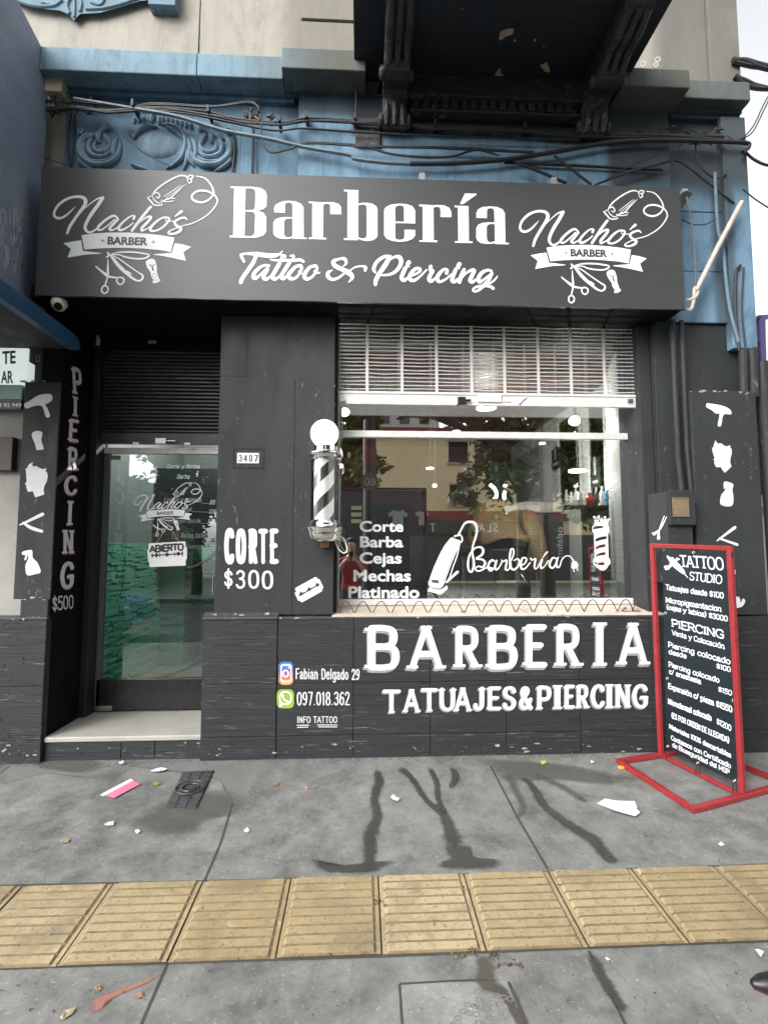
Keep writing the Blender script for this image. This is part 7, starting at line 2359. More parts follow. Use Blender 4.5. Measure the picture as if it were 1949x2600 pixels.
# cape: draped sheet over the chair back and right arm, black with tan stripes
cape = thing('striped_cape', 'tan and black striped barber cape thrown over the barber chair', 'cape')
def capemat():
    m, nt, b = newmat('striped cloth')
    g = node(nt, 'TexCoord'); wv = node(nt, 'TexWave', wave_type='BANDS', bands_direction='Y')
    nt.links.new(g.outputs['UV'], wv.inputs['Vector']); wv.inputs['Scale'].default_value = 9; wv.inputs['Distortion'].default_value = 0
    nt.links.new(ramp(nt, wv.outputs['Fac'], [(.42, (.03, .025, .02)), (.52, (.36, .23, .10))]), b.inputs['Base Color'])
    b.inputs['Roughness'].default_value = .55
    return m
def cloth(name, grid, mat, parent, uvs=1.0):
    nr_, nc = len(grid), len(grid[0])
    v = [p for row in grid for p in row]
    f = [(i * nc + j, i * nc + j + 1, (i + 1) * nc + j + 1, (i + 1) * nc + j) for i in range(nr_ - 1) for j in range(nc - 1)]
    me = bpy.data.meshes.new(name); me.from_pydata(v, [], f)
    uv = me.uv_layers.new()
    for l in me.loops:
        i, j = divmod(l.vertex_index, nc)
        uv.data[l.index].uv = (j / (nc - 1) * uvs, i / (nr_ - 1) * uvs)
    for p in me.polygons: p.use_smooth = True
    me.materials.append(mat)
    o = bpy.data.objects.new(name, me); COL.objects.link(o); o.parent = parent
    sm = o.modifiers.new('sub', 'SUBSURF'); sm.levels = sm.render_levels = 1
    so = o.modifiers.new('thick', 'SOLIDIFY'); so.thickness = .006
    return o
MCAP = capemat()
W3 = lambda px, py, y: wall(px, py, y)
g1 = []
rows = [((1205, 1275, 3.62), (1240, 1262, 3.6), (1285, 1270, 3.55), (1325, 1290, 3.5)), ((1200, 1300, 3.40), (1240, 1290, 3.36), (1290, 1296, 3.30), (1335, 1310, 3.3)),
        ((1195, 1335, 3.05), (1240, 1325, 2.98), (1295, 1330, 2.95), (1345, 1340, 2.98)), ((1205, 1368, 2.80), (1240, 1358, 2.74), (1295, 1352, 2.70), (1350, 1362, 2.74)), ((1222, 1390, 2.74), (1245, 1380, 2.68), (1290, 1358, 2.66), (1352, 1385, 2.70))]
for r_ in rows:
    g1.append([tuple(W3(*p)) for p in r_])
cloth('drape', g1, MCAP, cape, 1.0)
rows = [((1318, 1300, 3.05), (1340, 1290, 3.1), (1362, 1300, 3.2)), ((1328, 1335, 2.78), (1352, 1325, 2.8), (1378, 1335, 2.95)), ((1340, 1378, 2.72), (1360, 1368, 2.70), (1385, 1378, 2.84)), ((1348, 1415, 2.72), (1368, 1410, 2.66), (1392, 1412, 2.80)), ((1345, 1452, 2.74), (1368, 1454, 2.66), (1390, 1448, 2.80))]
cloth('hanging_end', [[tuple(W3(*p)) for p in r_] for r_ in rows], MCAP, cape, 1.0)
rows = [((1195, 1320, 3.05), (1215, 1318, 3.0), (1230, 1330, 2.95)), ((1185, 1350, 2.9), (1205, 1352, 2.84), (1225, 1360, 2.82)), ((1180, 1385, 2.86), (1198, 1390, 2.78), (1214, 1392, 2.80))]
cloth('hanging_end', [[tuple(W3(*p)) for p in r_] for r_ in rows], MCAP, cape, .8)
# newspaper bundle / towel lying on the counter
ct = thing('wall_counter', 'black counter shelf carrying white towels behind the barber chair', 'counter')
yk = 3.5
a, b = wall(1340, 1300, yk), wall(1450, 1285, yk)
MB().box(a.x, XR - .05, yk, yk + .45, b.z - .09, b.z - .01).obj('shelf', M['plastic_black'], ct, bevel=.01)
mb = MB()
for dx in (.1, .55):
    mb.box(a.x + dx, a.x + dx + .04, yk + .03, yk + .07, FZ, b.z - .091)
for i in range(4):
    z = FZ + .15 + i * .22
    mb.bar((a.x + .14, yk + .05, z), (a.x + .55, yk + .05, z), .02, .02)
mb.obj('shelf_rack', M['alu_dull'], ct)
tw_ = thing('towel_stack', 'long white folded towel laid over the counter', 'towels')
rows = []
for i, (dy, dz) in enumerate(((.42, .0), (.30, .06), (.15, .07), (-.02, .06), (-.05, -.03), (-.05, -.10))):
    rows.append([(a.x - .42 + k * .17, yk + dy - (.25 if k == 0 else .08 if k == 1 else 0), b.z + dz - (.10 if k == 0 else .05 if k == 1 else 0) + .006 * math.sin(k * 2 + i)) for k in range(8)])
cloth('cloth', rows, worn('towel', (.55, .54, .50), (.42, .42, .40), 9, .8, .1), tw_)
bn = thing('banner_bag', 'black upright trolley bag with outlined white lettering leaning under the counter', 'bag')
yb_ = 3.2
P4 = [wall(1395, 1445, yb_), wall(1448, 1445, yb_), wall(1448, 1305, yb_), wall(1397, 1305, yb_)]
mb = MB().box(P4[0].x, P4[1].x, yb_, yb_ + .2, FZ + .02, P4[2].z)
mb.obj('body', plain('black fabric', (.010, .010, .012), .5), bn, bevel=.01)
w = Paint()
c0, c1_ = wall(1427, 1416, yb_ - .003), wall(1427, 1338, yb_ - .003)
sans_box(w, 'mifabo', c0, c1_, c0 + Vector((-.09, 0, 0)), bold=.0)
w.obj('lettering', plain('pale lettering', (.5, .5, .5), .5), bn)
# shelf with bottles
sf = thing('bottle_shelf', 'narrow black wall shelf with cabinet carrying bottles at the right of the shop', 'shelf')
y5 = 1.95
a, b = wall(1425, 1284, y5), wall(1556, 1284, y5)
MB().box(a.x, b.x, y5 - .1, y5 + .16, a.z - .03, a.z).obj('board', M['plastic_black'], sf, bevel=.004)
MB().box(wall(1492, 1400, y5).x, wall(1556, 1400, y5).x, y5 + .0, y5 + .16, FZ + .05, a.z - .031).obj('cabinet', M['plastic_black'], sf, bevel=.006)
mb = MB()
for i in range(5):
    z = FZ + .12 + i * .14
    mb.box(wall(1495, 1400, y5).x, wall(1553, 1400, y5).x, y5 - .012, y5 - .0005, z, z + .012)
mb.obj('drawer_pull', M['steel'], sf)
def bottle(px, w_px, top, col, label, cap=(.7, .7, .7), cat='bottle', group='bottles on the wall shelf', emit=None):
    t = thing('bottle', label, cat, group)
    q = wall(px, 1284, y5); r_ = w_px / 2 / F * (y5 + 3.58)
    h = wall(px, top, y5).z - q.z
    MB().lathe([(r_ * .95, 0), (r_, .004), (r_, h * .66), (r_ * .8, h * .72), (r_ * .42, h * .78)], (q.x, y5 - .01, q.z + .001), 14).obj('body', plain('bottle', col, .3), t, smooth=True)
    MB().lathe([(r_ * .45, h * .78), (r_ * .45, h), (r_ * .3, h)], (q.x, y5 - .01, q.z + .0015), 12).obj('cap', plain('bottle cap', cap, .4), t, smooth=True)
for k, (px, wp, tp, col, lab) in enumerate(((1437, 9, 1244, (.5, .5, .5), 'small grey bottle, first from the left on the wall shelf'), (1449, 12, 1250, (.55, .55, .53), 'squat white jar second from the left on the wall shelf'),
      (1461, 9, 1240, (.62, .62, .6), 'slim white spray bottle third from the left on the wall shelf'), (1473, 10, 1242, (.3, .3, .3), 'grey bottle fourth from the left on the wall shelf'),
      (1483, 8, 1240, (.6, .58, .5), 'cream bottle left of the red container'), (1513, 9, 1238, (.05, .05, .05), 'thin black bottle right of the red container'), (1528, 13, 1235, (.66, .68, .68), 'clear white bottle next to the blue canister'))):
    bottle(px, wp, tp, col, lab)
bottle(1496, 22, 1252, (.33, .012, .02), 'round red container on the wall shelf', (.2, .01, .01), 'container')
cn = thing('spray_canister', 'tall blue spray canister with a white cap at the right end of the shelf', 'canister')
q = wall(1545, 1284, y5); h = wall(1545, 1230, y5).z - q.z; r_ = 8.2 / F * (y5 + 3.58)
MB().lathe([(r_, 0), (r_, h * .7)], (q.x, y5, q.z + .001), 18).obj('body', plain('blue can', (.05, .22, .44), .3), cn, smooth=True)
MB().lathe([(r_, h * .701), (r_, h * .95), (r_ * .8, h)], (q.x, y5, q.z + .001), 18).obj('cap', plain('white cap', (.7, .72, .73), .35), cn, smooth=True)
# second, smaller chair on the left
sc2 = thing('stool', 'black stool on a chrome stem left of the barber chair', 'stool')
q = wall(1172, 1440, 3.0)
MB().lathe([(.2, FZ + .001), (.2, FZ + .015), (.04, FZ + .05), (.03, FZ + .55)], (q.x, 3.0, 0), 24).obj('stem', M['chrome'], sc2, smooth=True)
MB().lathe([(.17, FZ + .551), (.19, FZ + .58), (.19, FZ + .62), (.15, FZ + .65)], (q.x, 3.0, 0), 24).obj('seat', plain('black leather', (.015, .015, .015), .4), sc2, smooth=True)
# lamps: every lamp carries its own light
def lamp(px, py, z, r_, kind, label, power, group='ceiling lamps in the barber shop'):
    d = ray(px, py)
    t_ = (z - CAM.z) / d.z
    c = CAM + d * t_
    t = thing('ceiling_lamp', label, 'lamp', group)
    em = plain('lamp glow', (.9, .9, .88), .4, emit=((1, .97, .92), 6 if power else 3))
    if kind == 'dome':
        MB().ball(c, r_, 20, (1, 1, .85)).obj('globe', em, t, smooth=True)
        MB().lathe([(.012, 0), (.012, 3.45 - z)], (c.x, c.y, z + r_ * .8), 8).obj('rod', M['plastic_black'], t)
    else:
        MB().lathe([(r_, -.02), (r_, .0)], c, 24).obj('disc', em, t)
        MB().lathe([(.010, .001), (.010, max(.02, 3.45 - z))], c, 8).obj('rod', M['plastic_black'], t)
    if power:
        l = bpy.data.lights.new('lamp_light', 'POINT'); l.energy = power * .6; l.shadow_soft_size = .008; l.color = (1, .96, .9)
        o = bpy.data.objects.new('lamp_light', l); COL.objects.link(o); o.location = c - Vector((0, 0, r_ + .06)); o.parent = t
lamp(1458, 1068, 2.85, .060, 'dome', 'bright round lamp in the upper right of the window', 40)
lamp(875, 1046, 2.85, .048, 'dome', 'bright round lamp in the upper left corner of the window', 30)
lamp(1234, 1033, 3.30, .125, 'disc', 'flat lamp just under the white grille bar', 40)
lamp(1158, 1094, 3.2, .06, 'disc', 'flat lamp just above the white window rail, left of centre', 0)
lamp(1376, 1124, 3.0, .045, 'disc', 'small glowing disc for a mirrored lamp just below the white window rail', 0)  # a reflected lamp, built as its own glowing disc
lamp(1465, 1193, 2.42, .10, 'disc', 'large low glowing disc for a mirrored lamp above the bottles', 25)  # stands for a lamp reflected in the wall mirror, added as a glowing disc
lamp(1091, 1187, 2.45, .045, 'disc', 'small flat lamp low in the middle of the window', 0)
lamp(1103, 1233, 2.30, .03, 'dome', 'tiny round bulb low in the middle of the window', 0)
lamp(865, 1183, 2.3, .025, 'dome', 'tiny bulb at the left edge of the window beside the pole', 0)
rl = thing('ring_reflection', 'glowing ring reflection seen as two short bright arcs above the chair', 'ring reflection')  # reflection of a lamp, modelled as glowing arcs
mb = MB()
for pts in ([(1243, 1230), (1254, 1240), (1260, 1253), (1258, 1264), (1252, 1268)], [(1282, 1230), (1281, 1236)], [(1282, 1248), (1279, 1256), (1280, 1268)]):
    P = [tuple(wall(u, v, 4.2)) for u, v in pts]
    mb.tube([Vector(q) for q in smooth_pts(P, 5)], .024, 10)
mb.obj('tube', plain('ring glow', (.9, .9, .9), .4, emit=((1, .93, .9), 8)), rl, smooth=True)

# ------------------------------------------------------------------ behind the door: stair hall with green stone
hall = thing('stair_hall', 'narrow hall with green split stone walls behind the glass door', 'hallway')
def stonemat(name, cols):
    m, nt, b = newmat(name)
    g = node(nt, 'NewGeometry')
    rn = g.outputs['Random Per Island']
    v = coords(nt)
    c = ramp(nt, rn, [(0, cols[0]), (.5, cols[1]), (1, cols[2])])
    c = mix(nt, .4, c, mix(nt, noise(nt, v, 30, 5, .7), tuple(x * .4 for x in cols[1]), tuple(min(1, x * 1.7) for x in cols[2])))
    nt.links.new(c, b.inputs['Base Color'])
    b.inputs['Roughness'].default_value = .5
    bump(nt, b, noise(nt, v, 60, 4, .7), .4, .006)
    return m
MST = stonemat('green split stone', ((.035, .15, .095), (.06, .23, .15), (.12, .34, .235)))
def stonewall(mb, o, ux_, n_, L, z0, z1, seed):
    """split stone courses on a vertical plane: o origin, ux_ direction along, n_ outward"""
    rnd = random.Random(seed)
    z = z0
    o, ux_, n_ = Vector(o), Vector(ux_), Vector(n_)
    while z < z1 - .004:
        h = min(rnd.uniform(.014, .032), z1 - z)
        s = 0.0
        while s < L - .004:
            w_ = min(rnd.uniform(.07, .26), L - s)
            if L - s - w_ < .03: w_ = L - s
            d = rnd.uniform(.0, .016)
            d2 = d + rnd.uniform(-.006, .006)
            p = [o + ux_ * (s + .001) + n_ * d, o + ux_ * (s + w_ - .001) + n_ * d2]
            q = [o + ux_ * s - n_ * .02, o + ux_ * (s + w_) - n_ * .02]
            Zv = lambda v_, z_: Vector((v_.x, v_.y, z_))
            mb.add([Zv(p[0], z + .001), Zv(p[1], z + .001), Zv(p[1], z + h - .001), Zv(p[0], z + h - .001), Zv(q[0], z), Zv(q[1], z), Zv(q[1], z + h), Zv(q[0], z + h)],
                   [(0, 1, 2, 3), (4, 5, 1, 0), (5, 6, 2, 1), (6, 7, 3, 2), (7, 4, 0, 3)])
            s += w_
        z += h
HX0, HX1 = XRV + .0, -.92
hz = .30
ztopst = wall(250, 1402, .7).z
mb = MB()
stonewall(mb, (HX0 + .03, 2.4, 0), (0, -1, 0), (1, 0, 0), 1.78, hz, 1.55, 3)
pxa, pxb = wall(468, 1500, 1.75).x, wall(402, 1500, 1.75).x
stonewall(mb, (pxb, 1.75, 0), (1, 0, 0), (0, -1, 0), pxa - pxb, hz, 1.50, 4)
stonewall(mb, (pxa, 1.75, 0), (0, 1, 0), (1, 0, 0), .5, hz, 1.50, 5)
stonewall(mb, (pxa + .01, 2.25, 0), (1, 0, 0), (0, -1, 0), HX1 - pxa - .01, hz, 1.55, 6)
stonewall(mb, (HX0 + .05, 2.35, 0), (1, 0, 0), (0, -1, 0), pxb - HX0 - .06, hz, 1.5, 7)
mb.obj('stone_cladding', MST, hall)
MH = worn('hall plaster', (.11, .12, .115), (.08, .085, .08), 3, .6, .05)
MB().box(HX0 - .1, HX0 + .008, .62, 2.5, hz - .05, 3.2).obj('wall', MH, hall)
MB().box(HX0, HX1, 2.4, 2.5, hz - .05, 3.2).obj('wall', MH, hall)
MB().box(HX1, -.901, .55, 2.5, hz - .05, 3.2).obj('wall', MI['dark'], hall)
MB().box(HX0, HX1, .62, 2.5, hz - .06, hz).obj('floor', worn('hall floor', (.16, .17, .16), None, 3, .4, .03), hall)
MB().box(HX0, HX1, .62, 2.5, 3.2, 3.25).obj('ceiling', MI['dark'], hall)
mb = MB()
for i in range(5):
    mb.box(-1.18 + i * .02, HX1 - .005, 1.45 + i * .22, 1.45 + (i + 1) * .22 - .001, hz, hz + .17 * (i + 1))
mb.obj('stairs', worn('stair stone', (.26, .20, .16), (.20, .15, .12), 5, .6, .1), hall, bevel=.006)
mb = MB()
mb.tube([wall(472, 1446, 1.2), wall(498, 1440, 1.3), wall(560, 1395, 1.7)], .022, 10)
mb.obj('handrail', M['plastic_black'], hall, smooth=True)
bd = thing('price_board', 'black board with chalk style price list hanging inside the hall', 'price board')
yb2 = 1.55
a, b = wall(392, 1392, yb2), wall(560, 1190, yb2)
MB().box(a.x, -.95, yb2, yb2 + .02, wall(400, 1384, yb2).z, b.z).obj('board', plain('black board', (.010, .010, .012), .5), bd)
w = Paint()
cP = crop(0, 1150, 2.763, yb2 - .003)
for tx, l, r, bt, tp in (('Lavado y peinado', 1150, 1410, 345, 310), ('$10.', 1470, 1512, 362, 330), ('Black mask', 1180, 1345, 410, 380), ('$200', 1465, 1512, 425, 397), ('Tatuajes desde', 1160, 1405, 490, 460), ('$100.', 1455, 1510, 498, 465), ('Nachos_barber', 1268, 1448, 594, 560), ('Corte y forma', 1170, 1400, 108, 80), ('Barba', 1240, 1330, 180, 150)):
    text_box(w, tx, cP(l, bt), cP(r, bt), cP(l + 4, tp), wt=1.1, slant=.12, gap=.7)
for (l, r, v) in ((1412, 1468, 352), (1350, 1460, 412), (1408, 1455, 492)):
    w.put(stroke(f"{l},{v},2.5 {r},{v+4},2.5"), cP)
w.obj('lettering', plain('chalk', (.35, .35, .36), .7), bd)
flat('icon', (.30, .12, .08), rrect(1205, 555, 1252, 605, 14), cP, rrect(1213, 563, 1244, 597, 9), parent=bd)
l = bpy.data.lights.new('hall_fill_light', 'POINT'); l.energy = 48; l.shadow_soft_size = .008
hl = thing('hall_fill_lamp', 'small lamp added to brighten the green stone hall', 'lamp')  # unseen lamp added so the stone shows through the door
MB().ball((-1.25, 1.2, 3.0), .06, 16).obj('globe', plain('hall fill lamp glow', (.9, .9, .88), .4, emit=((1, .97, .92), 5)), hl, smooth=True)
MB().lathe([(.01, 0), (.01, .15)], (-1.25, 1.2, 3.05), 8).obj('rod', M['plastic_black'], hl)
o = bpy.data.objects.new('hall_fill_light', l); COL.objects.link(o); o.location = (-1.25, 1.2, 2.85); o.parent = hl
# ------------------------------------------------------------------ the street behind the photographer (seen in the glass)
def pre(px, depth, yg=YG):                    # place where a mirrored pixel column stands in the street
    return (px - 918) / F * depth
def mz(py, depth):
    return 1.49 + (1390 - py) / F * depth
ob = thing('opposite_building', 'beige two storey building with red trim across the street', 'building')
D = 24.0
yo = 2 * YG - (D - 3.58)                       # mirrored in the window glass
xo0, xo1 = pre(930, D), 14
MBE = worn('beige facade', (.76, .59, .35), (.68, .52, .30), 1.2, .8, .1)
MRD = worn('dark red trim', (.22, .035, .03), (.18, .03, .025), 2, .7, .05)
MB().box(xo0, xo1, yo - 8, yo, -.3, mz(1100, D)).obj('wall', MBE, ob)
MB().box(xo0 - .1, xo1, yo - 8, yo + .25, mz(1099, D), mz(1078, D)).obj('roof_edge', MRD, ob)
MB().box(xo0, xo1, yo + .001, yo + .12, mz(1316, D), mz(1292, D)).obj('band', MRD, ob)
win_m = plain('dark window glass', (.02, .022, .024), .1)
for px0_, px1_, py0_, py1_ in ((1142, 1192, 1112, 1166), (1210, 1262, 1112, 1166), (1144, 1192, 1224, 1276), (1330, 1380, 1112, 1166), (1330, 1380, 1224, 1276), (1450, 1500, 1112, 1166), (1000, 1012, 1112, 1120)):
    if px1_ - px0_ < 20: continue
    f_ = bpy.data.objects.new('window', None); COL.objects.link(f_); f_.parent = ob
    a, b, c, d = pre(px0_, D), pre(px1_, D), mz(py1_, D), mz(py0_, D)
    MB().box(a, b, yo - .02, yo + .02, c, d).obj('pane', win_m, f_)
    mb = MB(); mb.box(a - .08, b + .08, yo + .0005, yo + .1, c - .1, c - .001); mb.box(a - .06, b + .06, yo + .0005, yo + .05, d + .001, d + .3 * (d - c) * .3)
    mb.obj('sill', worn('window sill', (.42, .36, .26), None, 3, .7, .05), f_)
MB().box(xo0, xo1, yo + .001, yo + .05, .0, 2.2).obj('shop_front', plain('dark shop front', (.04, .035, .035), .3), ob)
rb = thing('added_rear_block', 'plain grey taller block added behind the beige building to cover bright sky', 'building')
MB().box(-7, 6, -46, -34, -.3, 13.4).obj('wall', worn('grey rear facade', (.40, .40, .39), (.33, .33, .32), 1, .8, .1), rb)  # added block, keeps bright sky out of the window reflection
mb = MB()
for i in range(8):
    mb.box(-6.4 + i * 1.55, -5.6 + i * 1.55, -34.02, -33.96, 11.2, 12.4)
mb.obj('window_band', win_m, rb)
aw = thing('green_awning', 'dark green shop awning with white letters across the street', 'awning')
mb = MB()
za, zb = mz(1318, D), mz(1352, D)
xa2, xb2 = pre(1070, D), pre(1420, D)
mb.hexa([(xa2, yo + .9, zb), (xb2, yo + .9, zb), (xb2, yo + .13, zb), (xa2, yo + .13, zb)], [(xa2, yo + .8, za - .05), (xb2, yo + .8, za - .05), (xb2, yo + .13, za), (xa2, yo + .13, za)])
mb.obj('cloth', worn('green awning cloth', (.012, .055, .035), None, 3, .7, .05), aw)
w = Paint()
def awf(u, v): return Vector((u, yo + .905 - (v - zb) * .15, v))
for px_, ch in ((1090, 'T'), (1195, 'S'), (1212, 'A'), (1230, 'L'), (1246, 'S')):
    x_ = pre(px_, D)
    gs, _ = glyphs(ch, wt=1.8, serif=1.2, st=.8, wide=.8)
    w.put(gs[0], lambda u, v: awf(x_ + .16 - u * .035, zb + .12 + v * .035))
w.obj('letters', plain('white letters', (.55, .55, .52), .6), aw)

# foliage
def leafmat(name, a, b2):
    m, nt, b = newmat(name)
    g = node(nt, 'NewGeometry')
    nt.links.new(ramp(nt, g.outputs['Random Per Island'], [(0, a), (1, b2)]), b.inputs['Base Color'])
    b.inputs['Roughness'].default_value = .6
    return m
ML = [leafmat('olive leaves', (.08, .13, .025), (.19, .25, .06)), leafmat('dark leaves', (.05, .095, .022), (.12, .19, .05))]
MT = worn('bark', (.07, .055, .045), (.045, .035, .03), 8, .85, .3)
def tree(base, h, crown, label, seed, nleaf=9000, lm=0, lean=0.0, size=.12):
    rnd = random.Random(seed)
    t = thing('tree', label, 'tree', 'street trees')
    b = Vector(base)
    mb = MB()
    tip = b + Vector((lean, 0, h))
    mb.tube([b, b + Vector((lean * .2, .05, h * .35)), b + Vector((lean * .6, -.05, h * .7)), tip], [.20, .16, .11, .04], 9)
    blobs = []
    for (cx_, cy_, cz_, r_) in crown:
        c = b + Vector((cx_, cy_, cz_))
        st_ = b + Vector((lean * .4, 0, h * rnd.uniform(.45, .75)))
        mid = (st_ + c) / 2 + Vector((rnd.uniform(-.3, .3), rnd.uniform(-.3, .3), .2))
        mb.tube([st_, mid, c], [.07, .045, .015], 6)
        blobs.append((c, r_))
    mb.obj('trunk', MT, t, smooth=True)
    lv = MB()
    tot = sum(r_ ** 2 for _, r_ in blobs)
    for c, r_ in blobs:
        sub = [(c + Vector((rnd.gauss(0, .5), rnd.gauss(0, .5), rnd.gauss(0, .45))) * r_, r_ * rnd.uniform(.2, .42)) for _ in range(14)]
        for _ in range(int(nleaf * r_ ** 2 / tot)):
            sc2_, sr = rnd.choice(sub)
            p = sc2_ + Vector((rnd.gauss(0, .6), rnd.gauss(0, .6), rnd.gauss(0, .6))) * sr
            s = size * rnd.uniform(.6, 1.4)
            d = Vector((rnd.gauss(0, 1), rnd.gauss(0, 1), rnd.gauss(0, .6))).normalized() * s
            e = d.orthogonal().normalized() * s * .45
            lv.add([p - d, p + e, p + d, p - e], [(0, 1, 2, 3)])
    lv.obj('crown', ML[lm], t, fix=False)
# left tree, seen beside the pole in the glass
d = 15
yt = .5 - (d - 3.58)
tree((pre(868, d), yt, -.25), 4.2, [(0, 0, 3.8, 1.0), (.2, .2, 4.9, .9), (-.5, 0, 4.6, .9), (.5, 0, 3.2, .6), (.2, 0, 5.7, .8)], 'olive leaved street tree opposite the left edge of the window', 1, 9000, 0)
d = 13
yt = .5 - (d - 3.58)
tree((pre(1330, d), yt, -.25), 6.0, [(-1.2, .2, 3.2, .55), (-.6, 0, 3.9, .7), (.3, 0, 4.5, 1.0), (1.2, 0, 4.0, 1.0), (0, 0, 5.6, 1.2), (-1.4, .2, 5.6, .8), (-2.1, 0, 6.0, .7), (1.4, 0, 5.4, 1.3), (2.4, 0, 4.4, 1.1), (2.2, 0, 3.2, .9), (-.2, 0, 7.0, 1.4)],
     'tall leafy street tree opposite the right half of the window', 2, 15000, 1)
d = 19
yt = 1.0 - (d - 4.08)
tree((pre(522, d), yt, -.25), 5.2, [(-.6, 0, 4.0, 1.1), (.6, 0, 4.2, 1.2), (0, 0, 5.3, 1.3), (-1.0, 0, 5.0, .6), (1.5, 0, 5.2, 1.2), (0, 0, 6.4, 1.1), (1.6, 0, 3.6, 1.0), (-.4, 0, 3.2, .9)], 'dark leafy street tree opposite the glass door', 3, 11000, 1, size=.13)
tree((4.6, -8.2, -.25), 7.5, [(-5.0, 0, 5.75, .7), (-4.1, .1, 5.8, .75), (-3.1, 0, 5.9, .75), (-5.7, .2, 6.0, .7), (-4.2, 0, 6.4, 1.3), (-3.2, .3, 7.8, 1.4), (-4.6, .2, 8.6, 1.2), (-2.6, 0, 6.2, 1.1), (-1.6, .2, 7.6, 1.4), (0, 0, 7.2, 1.6), (1.6, .3, 7.8, 1.6), (3.2, 0, 7.4, 1.6), (-.6, 0, 9.2, 1.7), (1.4, 0, 9.6, 1.8), (3.4, 0, 9.2, 1.7), (-2.2, .2, 9.0, 1.2), (.4, .2, 5.7, 1.0), (4.8, 0, 8.2, 1.5), (2.4, 0, 6.0, 1.1)], 'tall spreading street tree whose crown hangs over the road opposite the shop', 4, 27000, 1, size=.15)  # crown widened and filled to keep bright sky out of sign and glass
# grey wall-like building far left
gb = thing('grey_building', 'long grey low building across the street on the left', 'building')
MB().box(-40, pre(350, 22), -26, -17, -.3, 4.6).obj('wall', worn('grey facade', (.26, .27, .26), (.2, .21, .2), 1, .8, .1), gb)
mb = MB()
for i in range(16):
    mb.box(-34 + i * 1.6, -33 + i * 1.6, -17.02, -16.96, 3.0, 3.9)
mb.obj('window_band', win_m, gb)
# pole with round sign
pl = thing('street_pole', 'thick dark street pole with a round sign by the kerb', 'pole')
d = 9.2
yp = .5 - (d - 3.58)
xp = pre(938, d)
MB().lathe([(.14, -.25), (.14, 1.2), (.115, 1.3), (.115, 3.9)], (xp, yp, 0), 18).obj('shaft', plain('black pole paint', (.012, .012, .013), .5), pl, smooth=True)
MB().lathe([(.12, 3.05), (.12, 3.6)], (xp, yp, 0), 18).obj('red_band', plain('dark red band', (.09, .012, .014), .5), pl, smooth=True)
MB().lathe([(.16, -.02), (.16, .0)], (xp, yp + .16, 2.72), 24, axis='y').obj('sign_disc', plain('dark green disc', (.05, .06, .05), .5), pl)
w = Paint()
mb = MB()
gs, wd = glyphs('60', wt=1.2)
for ps in gs:
    V, T = union([orient(q) for q in ps])
    mb.add([(xp + .10 - u * .014, yp + .165, 2.66 + v * .012) for u, v in V], T)
mb.obj('sign_number', plain('pale number', (.3, .3, .28), .6), pl)
# dark street stall with shirts
sl2 = thing('market_stall', 'dark cloth street stall with hanging shirts near the kerb', 'stall')
d = 10.5
y6 = .5 - (d - 3.58)
a, b, zt6 = pre(835, d), pre(1080, d), mz(1240, d)
MB().box(a, b, y6, y6 + .03, .45, zt6).obj('back_cloth', worn('dark stall cloth', (.055, .056, .06), (.04, .04, .044), 3, .8, .1), sl2)
mb = MB()
for x_ in (a, b):
    mb.bar((x_, y6 + .05, -.24), (x_, y6 + .05, zt6 + .05), .05)
mb.bar((a, y6 + .05, zt6 + .03), (b, y6 + .05, zt6 + .03), .05)
mb.bar((b - .1, y6 + .1, .95), (b + .7, y6 + .7, -.24), .04)
mb.obj('frame', M['plastic_black'], sl2)
for k, (px_, wv) in enumerate(((1010, .42), (1072, .3))):
    sh2 = MB()
    x_ = pre(px_, d); z_ = mz(1300, d)
    pts2 = [(-.5, 0), (-.22, .16), (-.1, .10), (.1, .10), (.22, .16), (.5, 0), (.42, -.14), (.26, -.06), (.26, -.62), (-.26, -.62), (-.26, -.06), (-.42, -.14)]
    sh2.prism([(x_ + p[0] * wv, z_ + p[1] * wv * 1.3) for p in pts2], lambda x, z: (x, y6 + .05, z), lambda x, z: (x, y6 + .075, z))
    tag(sh2.obj('shirt', plain('pale shirt', (.30, .30, .30), .8), None), ('larger pale shirt hanging on the street stall', 'smaller pale shirt at the edge of the street stall')[k], 'shirt', 'shirts on the stall')
sgn = MB()
x_ = pre(905, d)
for i in range(3):
    sgn.box(x_ - .11, x_ + .11, y6 + .04, y6 + .055, mz(1290 + i * 17, d), mz(1280 + i * 17, d))
tag(sgn.obj('price_cards', plain('pale yellow card', (.50, .50, .30), .6), None), 'column of pale yellow price cards on the street stall', 'price cards')

